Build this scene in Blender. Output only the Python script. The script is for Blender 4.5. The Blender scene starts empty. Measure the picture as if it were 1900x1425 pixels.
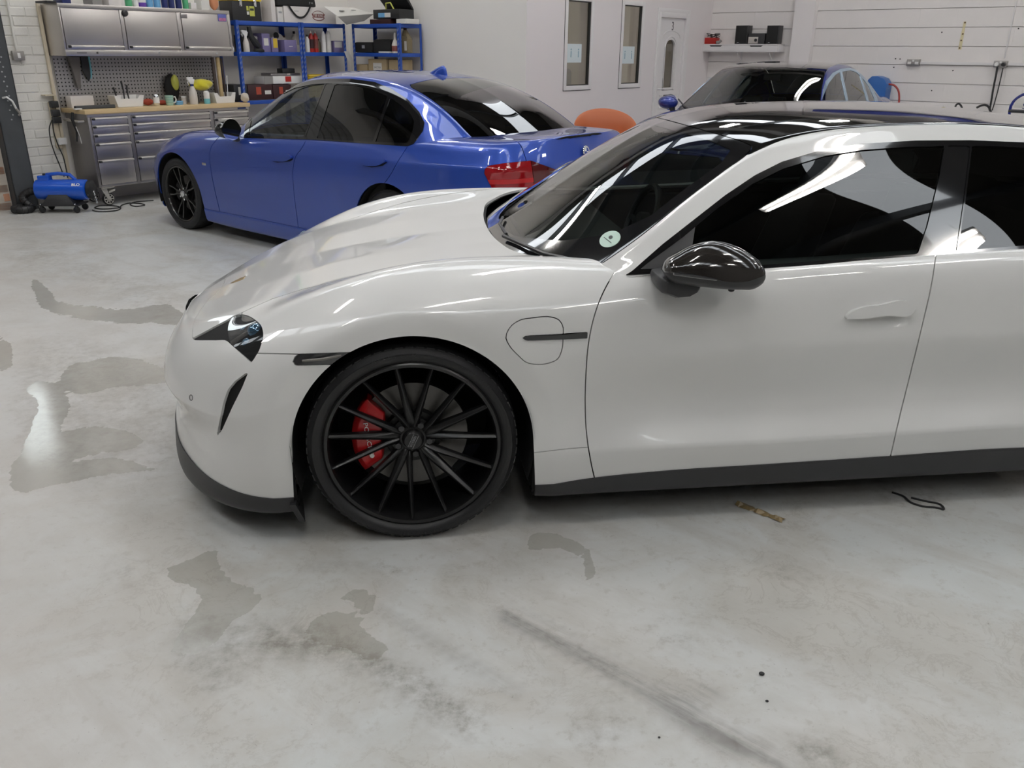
import bpy, bmesh, math, random
import numpy as np
from mathutils import Vector, Matrix

# ------------------------------------------------------------------ camera
SC = bpy.context.scene
COL = SC.collection
PI = math.pi
CAM_F, CAM_P, CAM_R, CAM_H = 1550.0, 0.37917, 0.008867, 1.58     # focal (px of a 1900 wide frame), pitch, roll, height
_cp, _sp, _cr, _sr = math.cos(CAM_P), math.sin(CAM_P), math.cos(CAM_R), math.sin(CAM_R)
_fw = np.array([0, _cp, -_sp]); _up0 = np.array([0, _sp, _cp]); _rt0 = np.array([1.0, 0, 0])
C_RT = _cr * _rt0 + _sr * _up0
C_UP = -_sr * _rt0 + _cr * _up0
C_POS = np.array([0, 0, CAM_H])
cam_d = bpy.data.cameras.new('camera'); cam = bpy.data.objects.new('camera', cam_d); COL.objects.link(cam)
cam_d.sensor_width = 36.0; cam_d.lens = 36.0 * CAM_F / 1900.0; cam_d.sensor_fit = 'HORIZONTAL'
cam_d.clip_start = 0.05; cam_d.clip_end = 200
_m = Matrix.Identity(4)
for r in range(3):
    _m[r][0] = C_RT[r]; _m[r][1] = C_UP[r]; _m[r][2] = -_fw[r]; _m[r][3] = C_POS[r]
cam.matrix_world = _m
SC.camera = cam

# ------------------------------------------------------------------ view, world
SC.view_settings.view_transform = 'Standard'
SC.view_settings.look = 'None'
SC.view_settings.gamma = 1.0
SC.view_settings.use_curve_mapping = False
SC.view_settings.exposure = 0.2
wd = bpy.data.worlds.new('sky'); SC.world = wd; wd.use_nodes = True
wd.node_tree.nodes['Background'].inputs[0].default_value = (0.82, 0.90, 1.0, 1)
wd.node_tree.nodes['Background'].inputs[1].default_value = 7.0

# ------------------------------------------------------------------ light levels (the lamps themselves are built with the ceiling)
LAMP_STRENGTH = 56.0
SKYLIGHT_STRENGTH = 2.9

# ------------------------------------------------------------------ pixel helpers (1900x1425 frame)
def px_ray(x, y):
    return _fw + C_RT * ((x - 950) / CAM_F) - C_UP * ((y - 712.5) / CAM_F)
def px_floor(x, y, z=0.0):
    d = px_ray(x, y); t = (z - CAM_H) / d[2]; return C_POS + t * d
def px_plane(x, y, p0, n):
    d = px_ray(x, y); n = np.asarray(n, float)
    t = np.dot(np.asarray(p0, float) - C_POS, n) / np.dot(d, n); return C_POS + t * d
def to_px(P):
    v = np.asarray(P, float) - C_POS; z = np.maximum(v @ _fw, 1e-3)
    return np.stack([950 + CAM_F * (v @ C_RT) / z, 712.5 - CAM_F * (v @ C_UP) / z], -1)

# ------------------------------------------------------------------ materials
def new_mat(name):
    m = bpy.data.materials.new(name); m.use_nodes = True
    return m, m.node_tree.nodes, m.node_tree.links, m.node_tree.nodes['Principled BSDF']
def pbr(name, col, rough=0.5, metal=0.0, coat=0.0, spec=0.5, emit=None, estr=0.0, sheen=0.0, bump=0.0, bscale=200.0, var=0.0, vscale=6.0, coat_rough=0.03):
    m, n, l, b = new_mat(name)
    c = (*col, 1.0)
    b.inputs['Base Color'].default_value = c
    b.inputs['Roughness'].default_value = rough
    b.inputs['Metallic'].default_value = metal
    b.inputs['Coat Weight'].default_value = coat
    b.inputs['Coat Roughness'].default_value = coat_rough
    b.inputs['Specular IOR Level'].default_value = spec
    b.inputs['Sheen Weight'].default_value = sheen
    if emit:
        b.inputs['Emission Color'].default_value = (*emit, 1); b.inputs['Emission Strength'].default_value = estr
    if var > 0 or bump > 0:
        tc = n.new('ShaderNodeTexCoord')
    if var > 0:
        t = n.new('ShaderNodeTexNoise'); t.inputs['Scale'].default_value = vscale; t.inputs['Detail'].default_value = 5
        l.new(tc.outputs['Object'], t.inputs['Vector'])
        mx = n.new('ShaderNodeMix'); mx.data_type = 'RGBA'
        mx.inputs[6].default_value = (*[max(0, x * (1 - var)) for x in col], 1); mx.inputs[7].default_value = (*[min(1, x * (1 + var)) for x in col], 1)
        l.new(t.outputs['Fac'], mx.inputs[0]); l.new(mx.outputs[2], b.inputs['Base Color'])
    if bump > 0:
        t = n.new('ShaderNodeTexNoise'); t.inputs['Scale'].default_value = bscale; t.inputs['Detail'].default_value = 3
        l.new(tc.outputs['Object'], t.inputs['Vector'])
        bp = n.new('ShaderNodeBump'); bp.inputs['Strength'].default_value = bump; bp.inputs['Distance'].default_value = 0.002
        l.new(t.outputs['Fac'], bp.inputs['Height']); l.new(bp.outputs['Normal'], b.inputs['Normal'])
    return m
def glass_mat(name, tint, rough=0.0, ior=1.5, boost=1.0):
    """tinted sheet glass: fresnel mirror over a tinted see-through sheet"""
    m = bpy.data.materials.new(name); m.use_nodes = True; n = m.node_tree.nodes; l = m.node_tree.links; n.clear()
    o = n.new('ShaderNodeOutputMaterial'); mx = n.new('ShaderNodeMixShader'); f = n.new('ShaderNodeFresnel'); f.inputs[0].default_value = ior
    t = n.new('ShaderNodeBsdfTransparent'); t.inputs[0].default_value = (*tint, 1)
    g = n.new('ShaderNodeBsdfGlossy'); g.inputs['Roughness'].default_value = rough; g.inputs[0].default_value = (1, 1, 1, 1)
    mu = n.new('ShaderNodeMath'); mu.operation = 'MULTIPLY'; mu.inputs[1].default_value = boost; mu.use_clamp = True
    gm = n.new('ShaderNodeNewGeometry'); io = n.new('ShaderNodeMath'); io.operation = 'MULTIPLY_ADD'; io.inputs[1].default_value = 1 / ior - ior; io.inputs[2].default_value = ior
    l.new(gm.outputs['Backfacing'], io.inputs[0]); l.new(io.outputs[0], f.inputs[0])          # the back of a sheet reflects like its front
    l.new(f.outputs[0], mu.inputs[0]); l.new(mu.outputs[0], mx.inputs[0]); l.new(t.outputs[0], mx.inputs[1]); l.new(g.outputs[0], mx.inputs[2]); l.new(mx.outputs[0], o.inputs[0])
    return m
MAT = {}

# ------------------------------------------------------------------ objects
def empty(name, loc=(0, 0, 0), rz=0.0, label=None, cat=None, group=None, kind=None, parent=None):
    o = bpy.data.objects.new(name, None); COL.objects.link(o); o.empty_display_size = 0.1
    o.location = [float(c) for c in loc]; o.rotation_euler = (0, 0, float(rz))
    if parent is not None: o.parent = parent
    return tag(o, label, cat, group, kind)
def tag(o, label=None, cat=None, group=None, kind=None):
    if label: o['label'] = label
    if cat: o['category'] = cat
    if group: o['group'] = group
    if kind: o['kind'] = kind
    return o
def copy_tree(o, parent=None):
    c = o.copy(); COL.objects.link(c)
    if parent is not None: c.parent = parent
    for ch in list(o.children): copy_tree(ch, c)
    return c
def link_mesh(name, me, mat, parent=None, loc=None, rz=None, rot=None):
    ob = bpy.data.objects.new(name, me); COL.objects.link(ob)
    if mat is not None: me.materials.append(MAT[mat] if isinstance(mat, str) else mat)
    if parent is not None: ob.parent = parent
    if loc is not None: ob.location = [float(c) for c in loc]
    if rz is not None: ob.rotation_euler = (0, 0, float(rz))
    if rot is not None: ob.rotation_euler = rot
    return ob

class MB:
    """collects boxes, bars, lathes and prisms; build() links them as ONE mesh object"""
    def __init__(s): s.v = []; s.f = []
    def add(s, vs, fs):
        b = len(s.v); s.v += [tuple(map(float, p)) for p in vs]; s.f += [tuple(b + i for i in f) for f in fs]; return s
    def box(s, x0, x1, y0, y1, z0, z1):
        v = [(x0, y0, z0), (x1, y0, z0), (x1, y1, z0), (x0, y1, z0), (x0, y0, z1), (x1, y0, z1), (x1, y1, z1), (x0, y1, z1)]
        return s.add(v, [(3, 2, 1, 0), (4, 5, 6, 7), (0, 1, 5, 4), (1, 2, 6, 5), (2, 3, 7, 6), (3, 0, 4, 7)])
    def hexa(s, v): return s.add(v, [(3, 2, 1, 0), (4, 5, 6, 7), (0, 1, 5, 4), (1, 2, 6, 5), (2, 3, 7, 6), (3, 0, 4, 7)])
    def tube(s, pts, r, n=8, closed=False, cap=True):
        P = [Vector(p) for p in pts]; m = len(P); rr = r if isinstance(r, (list, tuple)) else [r] * m
        rings = []; ref = None
        for i, p in enumerate(P):
            a = P[i - 1] if (i > 0 or closed) else P[i]; b = P[(i + 1) % m] if (i < m - 1 or closed) else P[i]
            t = (b - a); t = t.normalized() if t.length > 1e-9 else Vector((0, 0, 1))
            if ref is None:
                ref = Vector((0, 0, 1)) if abs(t.z) < 0.9 else Vector((1, 0, 0))
            u = (ref - t * ref.dot(t))
            if u.length < 1e-6: u = t.orthogonal()
            u.normalize(); w = t.cross(u); ref = u
            rings.append([p + u * (rr[i] * math.cos(2 * PI * k / n)) + w * (rr[i] * math.sin(2 * PI * k / n)) for k in range(n)])
        vs = [q for rg in rings for q in rg]; fs = []
        for i in range(m if closed else m - 1):
            j = (i + 1) % m
            for k in range(n): fs.append((i * n + k, i * n + (k + 1) % n, j * n + (k + 1) % n, j * n + k))
        if cap and not closed: fs.append(tuple(reversed(range(n)))); fs.append(tuple((m - 1) * n + k for k in range(n)))
        return s.add(vs, fs)
    def cyl(s, p0, p1, r, n=16, r2=None): return s.tube([p0, p1], [r, r if r2 is None else r2], n)
    def lathe(s, prof, n=24, axis='z', o=(0, 0, 0), closed=False, cap=True):
        """prof: list of (radius, height along axis)"""
        vs = []
        for (r, h) in prof:
            for k in range(n):
                a = 2 * PI * k / n; c, d = r * math.cos(a), r * math.sin(a)
                p = (c, d, h) if axis == 'z' else ((h, c, d) if axis == 'x' else (d, h, c))
                vs.append((p[0] + o[0], p[1] + o[1], p[2] + o[2]))
        fs = []; m = len(prof)
        for i in range(m if closed else m - 1):
            j = (i + 1) % m
            for k in range(n): fs.append((i * n + k, i * n + (k + 1) % n, j * n + (k + 1) % n, j * n + k))
        if not closed and cap:
            if prof[0][0] > 1e-6: fs.append(tuple(reversed(range(n))))
            if prof[-1][0] > 1e-6: fs.append(tuple((m - 1) * n + k for k in range(n)))
        return s.add(vs, fs)
    def prism(s, poly, d0, d1, axis='y'):
        """poly of 2-D points extruded along axis: y->(x,z), z->(x,y), x->(y,z)"""
        def P(a, b, d): return {'y': (a, d, b), 'z': (a, b, d), 'x': (d, a, b)}[axis]
        n = len(poly); vs = [P(a, b, d0) for a, b in poly] + [P(a, b, d1) for a, b in poly]
        fs = [tuple(range(n)), tuple(reversed(range(n, 2 * n)))] + [(i, i + n, (i + 1) % n + n, (i + 1) % n) for i in range(n)]
        return s.add(vs, fs)
    def ball(s, c, r, n=14, m=8, sc=(1, 1, 1)):
        vs = []; fs = []
        for i in range(m + 1):
            th = PI * i / m
            for k in range(n):
                a = 2 * PI * k / n; vs.append((c[0] + r * sc[0] * math.sin(th) * math.cos(a), c[1] + r * sc[1] * math.sin(th) * math.sin(a), c[2] - r * sc[2] * math.cos(th)))
        for i in range(m):
            for k in range(n): fs.append((i * n + k, i * n + (k + 1) % n, (i + 1) * n + (k + 1) % n, (i + 1) * n + k))
        return s.add(vs, fs)
    def build(s, name, mat, parent=None, bevel=0.0, smooth=35, loc=None, rz=None, rot=None, seg=2, wn=True):
        bm = bmesh.new(); vv = [bm.verts.new(p) for p in s.v]
        for f in s.f:
            try: bm.faces.new([vv[i] for i in f])
            except ValueError: pass
        bmesh.ops.remove_doubles(bm, verts=bm.verts, dist=1e-6)
        bmesh.ops.dissolve_degenerate(bm, edges=bm.edges, dist=1e-7)
        bmesh.ops.recalc_face_normals(bm, faces=bm.faces)
        if bevel > 0:
            ed = [e for e in bm.edges if len(e.link_faces) == 2 and e.calc_face_angle(0) > 0.6]
            bmesh.ops.bevel(bm, geom=ed, offset=bevel, segments=seg, profile=0.6, affect='EDGES', clamp_overlap=True)
        me = bpy.data.meshes.new(name); bm.to_mesh(me); bm.free()
        if smooth:
            me.shade_smooth(); me.set_sharp_from_angle(angle=math.radians(smooth))
        return link_mesh(name, me, mat, parent, loc, rz, rot)

def text_mesh(name, txt, size, mat, parent, matrix, extrude=0.0006, align='CENTER', squash=1.0, bold=0.0):
    cu = bpy.data.curves.new(name, 'FONT'); cu.body = txt; cu.size = size; cu.extrude = extrude; cu.align_x = align; cu.align_y = 'CENTER'
    cu.resolution_u = 3; cu.offset = bold
    t = bpy.data.objects.new(name + '_c', cu); COL.objects.link(t)
    dg = bpy.context.evaluated_depsgraph_get(); me = bpy.data.meshes.new_from_object(t.evaluated_get(dg))
    bpy.data.objects.remove(t); bpy.data.curves.remove(cu)
    me.materials.clear(); me.transform(matrix @ Matrix.Diagonal((squash, 1, 1, 1)))
    return link_mesh(name, me, mat, parent)
def frame_mat(o, ux, uy):
    """matrix with local x -> ux, local y -> uy, origin o"""
    ux = Vector(ux).normalized(); uy = Vector(uy); uy = (uy - ux * uy.dot(ux)).normalized(); uz = ux.cross(uy)
    m = Matrix.Identity(4)
    for r in range(3): m[r][0] = ux[r]; m[r][1] = uy[r]; m[r][2] = uz[r]; m[r][3] = o[r]
    return m

# ------------------------------------------------------------------ curved panels: lofted control nets that are cut into real panels
class TM:
    def __init__(s, V, N, F, A): s.V, s.N, s.F, s.A = V, N, F, A
    def take(s, F):
        used = np.unique(F); mp = -np.ones(len(s.V), int); mp[used] = np.arange(len(used))
        return TM(s.V[used], s.N[used], mp[F], s.A[used])
def pchip(t, Y, tq):
    """shape-preserving cubic through knots t (n) with values Y (n,d) at tq"""
    h = np.diff(t)[:, None]; d = np.diff(Y, axis=0) / h
    n = len(t); m = np.zeros_like(Y)
    w1 = 2 * h[1:] + h[:-1]; w2 = h[1:] + 2 * h[:-1]
    same = (d[:-1] * d[1:]) > 0
    with np.errstate(divide='ignore', invalid='ignore'):
        hm = (w1 + w2) / (w1 / d[:-1] + w2 / d[1:])
    m[1:-1] = np.where(same, hm, 0); m[0] = d[0]; m[-1] = d[-1]
    i = np.clip(np.searchsorted(t, tq, side='right') - 1, 0, n - 2)
    hh = h[i]; u = ((tq - t[i])[:, None]) / hh
    return (1 + 2 * u) * (1 - u) ** 2 * Y[i] + u * (1 - u) ** 2 * hh * m[i] + u * u * (3 - 2 * u) * Y[i + 1] + u * u * (u - 1) * hh * m[i + 1]
def catrom(t, Y, tq):
    """smooth cubic with averaged knot slopes (softer than pchip)"""
    h = np.diff(t)[:, None]; d = np.diff(Y, axis=0) / h
    m = np.zeros_like(Y); m[1:-1] = (d[:-1] * h[1:] + d[1:] * h[:-1]) / (h[1:] + h[:-1]); m[0] = d[0]; m[-1] = d[-1]
    i = np.clip(np.searchsorted(t, tq, side='right') - 1, 0, len(t) - 2)
    hh = h[i]; u = ((tq - t[i])[:, None]) / hh
    return (1 + 2 * u) * (1 - u) ** 2 * Y[i] + u * (1 - u) ** 2 * hh * m[i] + u * u * (3 - 2 * u) * Y[i + 1] + u * u * (u - 1) * hh * m[i + 1]
def catrom_b(t, Y, tq, breaks):
    """catrom with slope breaks (creases) at the given knot indices"""
    bs = [0] + sorted(b for b in breaks if 0 < b < len(t) - 1) + [len(t) - 1]; out = np.zeros((len(tq), Y.shape[1]))
    for i, j in zip(bs[:-1], bs[1:]):
        k = (tq >= t[i] - 1e-12) & (tq <= t[j] + 1e-12)
        if j - i == 1: u = ((tq[k] - t[i]) / (t[j] - t[i]))[:, None]; out[k] = Y[i] * (1 - u) + Y[j] * u
        else: out[k] = catrom(t[i:j + 1], Y[i:j + 1], tq[k])
    return out
def loft(net, step=0.016, smooth=4, sharp=(), usmooth=0, breaks=()):
    """net [station][column] of (x, half-width, z) -> dense triangle mesh with (station, column) coordinates kept per vertex"""
    P = np.array(net, float); ns, nc, _ = P.shape
    lu = np.linalg.norm(np.diff(P, axis=0), axis=2).mean(1); lv = np.linalg.norm(np.diff(P, axis=1), axis=2).max(0)
    lvm = np.linalg.norm(np.diff(P, axis=1), axis=2).mean(0)
    tu = np.concatenate([[0], np.cumsum(lu)]); tv = np.concatenate([[0], np.cumsum(np.maximum(lvm, 1e-3))])
    def samples(t, l):
        q = []
        for i in range(len(l)):
            k = max(2, int(math.ceil(l[i] / step))); q += list(np.linspace(t[i], t[i + 1], k, endpoint=False))
        return np.array(q + [t[-1]])
    qu = samples(tu, np.linalg.norm(np.diff(P, axis=0), axis=2).max(1)); qv = samples(tv, lv)
    G = catrom(tu, P.reshape(ns, -1), qu).reshape(len(qu), nc, 3)
    G = catrom_b(tv, G.transpose(1, 0, 2).reshape(nc, -1), qv, breaks).reshape(len(qv), len(qu), 3).transpose(1, 0, 2)
    au = np.interp(qu, tu, np.arange(ns)); av = np.interp(qv, tv, np.arange(nc))
    keep = np.zeros(len(qv), bool)
    for c in sharp: keep |= np.abs(av - c) < 1e-6
    for _ in range(smooth):
        S = G.copy()
        S[1:-1] += 0.25 * (G[:-2] - 2 * G[1:-1] + G[2:])
        T = S.copy(); d = 0.25 * (S[:, :-2] - 2 * S[:, 1:-1] + S[:, 2:]); d[:, keep[1:-1]] *= 0.15; T[:, 1:-1] += d
        G = T
    for _ in range(usmooth):
        S = G.copy(); S[1:-1] += 0.25 * (G[:-2] - 2 * G[1:-1] + G[2:]); G = S
    a, b = len(qu), len(qv)
    idx = np.arange(a * b).reshape(a, b)
    q00, q10, q11, q01 = idx[:-1, :-1].ravel(), idx[1:, :-1].ravel(), idx[1:, 1:].ravel(), idx[:-1, 1:].ravel()
    F = np.concatenate([np.stack([q00, q10, q11], 1), np.stack([q00, q11, q01], 1)])
    V = G.reshape(-1, 3)
    fn = np.cross(V[F[:, 1]] - V[F[:, 0]], V[F[:, 2]] - V[F[:, 0]])
    F = F[np.linalg.norm(fn, axis=1) > 1e-12]
    fn = np.cross(V[F[:, 1]] - V[F[:, 0]], V[F[:, 2]] - V[F[:, 0]])
    N = np.zeros_like(V)
    for k in range(3): np.add.at(N, F[:, k], fn)
    c = np.abs(V[:, 1]) < 1e-4; N[c, 1] = 0
    N /= np.maximum(np.linalg.norm(N, axis=1, keepdims=True), 1e-12)
    # orient outwards (half-width grows outwards)
    if (N[:, 1] * V[:, 1]).sum() < 0: N = -N; F = F[:, ::-1]
    A = np.stack(np.meshgrid(au, av, indexing='ij'), -1).reshape(-1, 2)
    return TM(V, N, F, A)
def renorm(m):
    """recompute vertex normals after pushing vertices about"""
    V, F = m.V, m.F; fn = np.cross(V[F[:, 1]] - V[F[:, 0]], V[F[:, 2]] - V[F[:, 0]]); N = np.zeros_like(V)
    for k in range(3): np.add.at(N, F[:, k], fn)
    N[np.abs(V[:, 1]) < 1e-4, 1] = 0; m.N = N / np.maximum(np.linalg.norm(N, axis=1, keepdims=True), 1e-12); return m
def split(m, s):
    """cut the triangles along s = 0; returns (s<0 side, s>0 side)"""
    s = np.where(np.abs(s) < 1e-9, 1e-9, s)
    neg = s < 0; fn = neg[m.F]; cnt = fn.sum(1)
    full_n, full_p = m.F[cnt == 3], m.F[cnt == 0]
    mix = m.F[(cnt == 1) | (cnt == 2)]
    if len(mix) == 0: return m.take(full_n), m.take(full_p)
    fm = neg[mix]; c1 = fm.sum(1)
    lone = np.where(c1 == 1, np.argmax(fm, 1), np.argmax(~fm, 1))
    r = np.arange(len(mix)); a = mix[r, lone]; b = mix[r, (lone + 1) % 3]; c = mix[r, (lone + 2) % 3]
    def key(p, q): return np.stack([np.minimum(p, q), np.maximum(p, q)], 1)
    E = np.concatenate([key(a, b), key(a, c)]); U, inv = np.unique(E, axis=0, return_inverse=True); inv = inv.ravel()
    t = s[U[:, 0]] / (s[U[:, 0]] - s[U[:, 1]])
    def lerp(X): return X[U[:, 0]] * (1 - t[:, None]) + X[U[:, 1]] * t[:, None]
    V = np.concatenate([m.V, lerp(m.V)]); Nn = lerp(m.N); Nn /= np.maximum(np.linalg.norm(Nn, axis=1, keepdims=True), 1e-12)
    N = np.concatenate([m.N, Nn]); A = np.concatenate([m.A, lerp(m.A)])
    base = len(m.V); ab = base + inv[:len(mix)]; ac = base + inv[len(mix):]
    t1 = np.stack([a, ab, ac], 1); t2 = np.concatenate([np.stack([ab, b, c], 1), np.stack([ab, c, ac], 1)])
    ln = fm[r, lone]; ln2 = np.concatenate([ln, ln])
    M = TM(V, N, m.F, A)
    return M.take(np.concatenate([full_n, t1[ln], t2[~ln2]])), M.take(np.concatenate([full_p, t1[~ln], t2[ln2]]))
def poly_dist(Q, poly, closed):
    """signed distance of 2-D points to a polyline; closed: negative inside; open: negative on the left of its direction"""
    P = np.array(poly, float); B = np.roll(P, -1, 0) if closed else P[1:]; A_ = P if closed else P[:-1]
    D = B - A_; L2 = np.maximum((D ** 2).sum(1), 1e-12); out = np.full(len(Q), 1e9); sg = np.ones(len(Q))
    inside = np.zeros(len(Q), bool)
    for i in range(len(A_)):
        w = Q - A_[i]; t = (w @ D[i]) / L2[i]
        lo = 0 if (closed or i > 0) else -1e6; hi = 1 if (closed or i < len(A_) - 1) else 1e6
        tc = np.clip(t, lo, hi); e = w - tc[:, None] * D[i]; dd = np.hypot(e[:, 0], e[:, 1])
        cr = D[i, 0] * w[:, 1] - D[i, 1] * w[:, 0]
        upd = dd < out - 1e-9
        # at joints prefer the segment with the larger perpendicular offset
        tie = (np.abs(dd - out) <= 1e-9); 
        perp = np.abs(cr) / math.sqrt(L2[i])
        if i == 0: pp = np.zeros(len(Q))
        upd |= tie & (perp > pp)
        pp = np.where(upd, perp, pp); sg = np.where(upd, np.sign(cr), sg); out = np.minimum(out, dd)
        if closed:
            y0, y1 = A_[i, 1], B[i, 1]; c = (y0 > Q[:, 1]) != (y1 > Q[:, 1])
            with np.errstate(divide='ignore', invalid='ignore'):
                xi = A_[i, 0] + (Q[:, 1] - y0) * D[i, 0] / (y1 - y0 if y1 != y0 else 1e-12)
            inside ^= c & (Q[:, 0] < xi)
    if closed: return np.where(inside, -out, out)
    return out * sg
def smooth_poly(pts, closed=True, n=6):
    P = np.array(pts, float)
    if closed: P = np.concatenate([P[-2:], P, P[:3]])
    t = np.concatenate([[0], np.cumsum(np.linalg.norm(np.diff(P, axis=0), axis=1))])
    if closed:
        q = np.concatenate([np.linspace(t[i], t[i + 1], n, endpoint=False) for i in range(2, len(P) - 3)])
    else:
        q = np.concatenate([np.linspace(t[i], t[i + 1], n, endpoint=False) for i in range(len(P) - 1)] + [[t[-1]]])
    return catrom(t, P, q)

class Car:
    """places a lofted car: local x runs from nose to tail, y<0 is the side facing the camera, z up, origin under the front axle"""
    def __init__(s, w0, yaw, ref, root):
        s.w0 = np.array([w0[0], w0[1], 0.0]); c, d = math.cos(yaw), math.sin(yaw)
        s.e1 = np.array([c, d, 0]); s.e2 = np.array([-d, c, 0]); s.ref = ref; s.root = root
        s.origin = s.w0 + ref * s.e2; s.yaw = yaw
        root.location = [float(v) for v in s.origin]; root.rotation_euler = (0, 0, yaw)
    def world(s, V, side=-1):
        return s.origin + np.outer(V[:, 0], s.e1) + np.outer(side * V[:, 1], s.e2) + np.outer(V[:, 2], [0, 0, 1.0])
    def px(s, V): return to_px(s.world(np.asarray(V, float)))
    def poly(s, pts):
        return [tuple(s.px([p])[0]) if len(p) == 3 else p for p in pts]
    def local(s, px, py, p0, n):
        """pixel -> local point on a local plane (p0, n), y signed"""
        d = px_ray(px, py); d = np.array([d @ s.e1, d @ s.e2, d[2]]); r = C_POS - s.origin; o = np.array([r @ s.e1, r @ s.e2, r[2]])
        t = np.dot(np.asarray(p0, float) - o, n) / np.dot(d, n); return o + t * d
    def dist(s, m, pts, closed, sm=True):
        pts = s.poly(pts)
        if sm: pts = smooth_poly(pts, closed)
        return poly_dist(s.px(m.V), pts, closed)
def panel(name, m, mat, parent, side=-1, depth=0.010, both=False, off=0.0, rim=True):
    """one curved panel from a cut mesh; side -1 near, +1 far; both joins the two mirror halves"""
    if len(m.F) == 0: return None
    Vs, Fs, Ns = [], [], []; base = 0
    for sd in ((-1, 1) if both else (side,)):
        V = m.V + m.N * off; V = V * [1, sd, 1]; N = m.N * [1, sd, 1]; F = m.F if sd > 0 else m.F[:, ::-1]
        Vs.append(V); Ns.append(N); Fs.append(F + base); base += len(V)
    V = np.concatenate(Vs); N = np.concatenate(Ns); F = np.concatenate(Fs)
    if both:
        # weld the centre line
        key = np.round(V, 5); U, idx, inv = np.unique(key, axis=0, return_index=True, return_inverse=True); inv = inv.ravel()
        V = V[idx]; N = N[idx]; F = inv[F]; F = F[(F[:, 0] != F[:, 1]) & (F[:, 1] != F[:, 2]) & (F[:, 0] != F[:, 2])]
    nv = len(V)
    if rim and depth > 0:
        E = np.concatenate([F[:, [0, 1]], F[:, [1, 2]], F[:, [2, 0]]]); k = np.sort(E, 1)
        u, inv, cnt = np.unique(k, axis=0, return_inverse=True, return_counts=True); bd = E[cnt[inv.ravel()] == 1]
        bv = np.unique(bd); mp = -np.ones(nv, int); mp[bv] = np.arange(len(bv))
        V2 = np.concatenate([V, V[bv], V[bv] - N[bv] * depth]); o1 = nv; o2 = nv + len(bv)
        a, b = mp[bd[:, 0]], mp[bd[:, 1]]
        R = np.concatenate([np.stack([o1 + b, o1 + a, o2 + a], 1), np.stack([o1 + b, o2 + a, o2 + b], 1)])
        V = V2; F = np.concatenate([F, R]); N = np.concatenate([N, np.zeros((2 * len(bv), 3))])
    me = bpy.data.meshes.new(name)
    me.vertices.add(len(V)); me.vertices.foreach_set('co', V.astype(np.float32).ravel())
    me.loops.add(len(F) * 3); me.loops.foreach_set('vertex_index', F.astype(np.int32).ravel())
    me.polygons.add(len(F)); me.polygons.foreach_set('loop_start', np.arange(0, len(F) * 3, 3, dtype=np.int32))
    me.update(calc_edges=True); me.validate()
    me.shade_smooth()
    try: me.normals_split_custom_set_from_vertices([tuple(x) for x in N])
    except Exception: pass
    return link_mesh(name, me, mat, parent)

# ------------------------------------------------------------------ shared car and print materials
MAT['white_paint'] = pbr('white car paint', (0.80, 0.80, 0.785), 0.35, coat=1.0, coat_rough=0.02)
MAT['gloss_black'] = pbr('gloss black', (0.008, 0.008, 0.009), 0.08, coat=1.0)
MAT['satin_black'] = pbr('satin black', (0.030, 0.030, 0.032), 0.42)
MAT['inner_black'] = pbr('shadow gap black', (0.004, 0.004, 0.004), 0.9)
MAT['rubber'] = pbr('tyre rubber', (0.010, 0.010, 0.011), 0.5, bump=0.1, bscale=300)
MAT['tyre_text'] = pbr('tyre lettering', (0.022, 0.022, 0.024), 0.45)
MAT['wheel_black'] = pbr('satin black wheel', (0.006, 0.006, 0.0065), 0.30, coat=0.2, coat_rough=0.25)
MAT['disc'] = pbr('brake disc steel', (0.13, 0.125, 0.12), 0.40, metal=1.0, var=0.1, vscale=30)
MAT['disc_hat'] = pbr('brake disc hat', (0.04, 0.04, 0.04), 0.5, metal=0.8)
MAT['caliper_red'] = pbr('red caliper', (0.50, 0.012, 0.015), 0.35, coat=0.5)
MAT['print_white'] = pbr('white print', (0.80, 0.80, 0.80), 0.5)
MAT['print_grey'] = pbr('grey print', (0.35, 0.35, 0.36), 0.5)
MAT['print_dark'] = pbr('dark print', (0.03, 0.04, 0.04), 0.5)
MAT['chrome'] = pbr('chrome', (0.75, 0.76, 0.78), 0.06, metal=1.0)
MAT['lamp_dark'] = pbr('smoked lamp', (0.03, 0.03, 0.032), 0.1, coat=1.0)
MAT['lens'] = glass_mat('clear lens', (0.96, 0.97, 0.98), boost=1.4)
MAT['ws_glass'] = glass_mat('windscreen glass', (0.45, 0.50, 0.47), boost=1.5)
MAT['side_glass'] = glass_mat('side glass', (0.15, 0.17, 0.165), boost=1.4)
MAT['dark_glass'] = glass_mat('privacy glass', (0.03, 0.033, 0.033), boost=1.4)
MAT['roof_glass'] = pbr('dark roof glass', (0.006, 0.006, 0.006), 0.03, coat=1.0, spec=0.8)
MAT['cabin'] = pbr('black cabin trim', (0.012, 0.012, 0.013), 0.7)
MAT['seat'] = pbr('black seat leather', (0.02, 0.02, 0.021), 0.5)
MAT['sticker'] = pbr('pale green sticker', (0.55, 0.72, 0.63), 0.5)
MAT['carbon'] = pbr('gloss carbon', (0.022, 0.019, 0.017), 0.12, coat=1.0)
MAT['gold'] = pbr('badge gold', (0.55, 0.40, 0.18), 0.3, metal=1.0)
MAT['headlamp_chrome'] = pbr('headlamp reflector', (0.72, 0.72, 0.74), 0.22, metal=1.0, bump=0.8, bscale=14)
MAT['lamp_matt'] = pbr('matt lamp mask', (0.012, 0.012, 0.013), 0.6, spec=0.2)
MAT['lamp_eye'] = pbr('projector lens', (0.10, 0.20, 0.30), 0.05, coat=1.0, metal=0.6)
MAT['wheel_gun'] = pbr('dark gunmetal wheel', (0.030, 0.029, 0.028), 0.22, metal=0.6, coat=0.5)

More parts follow.
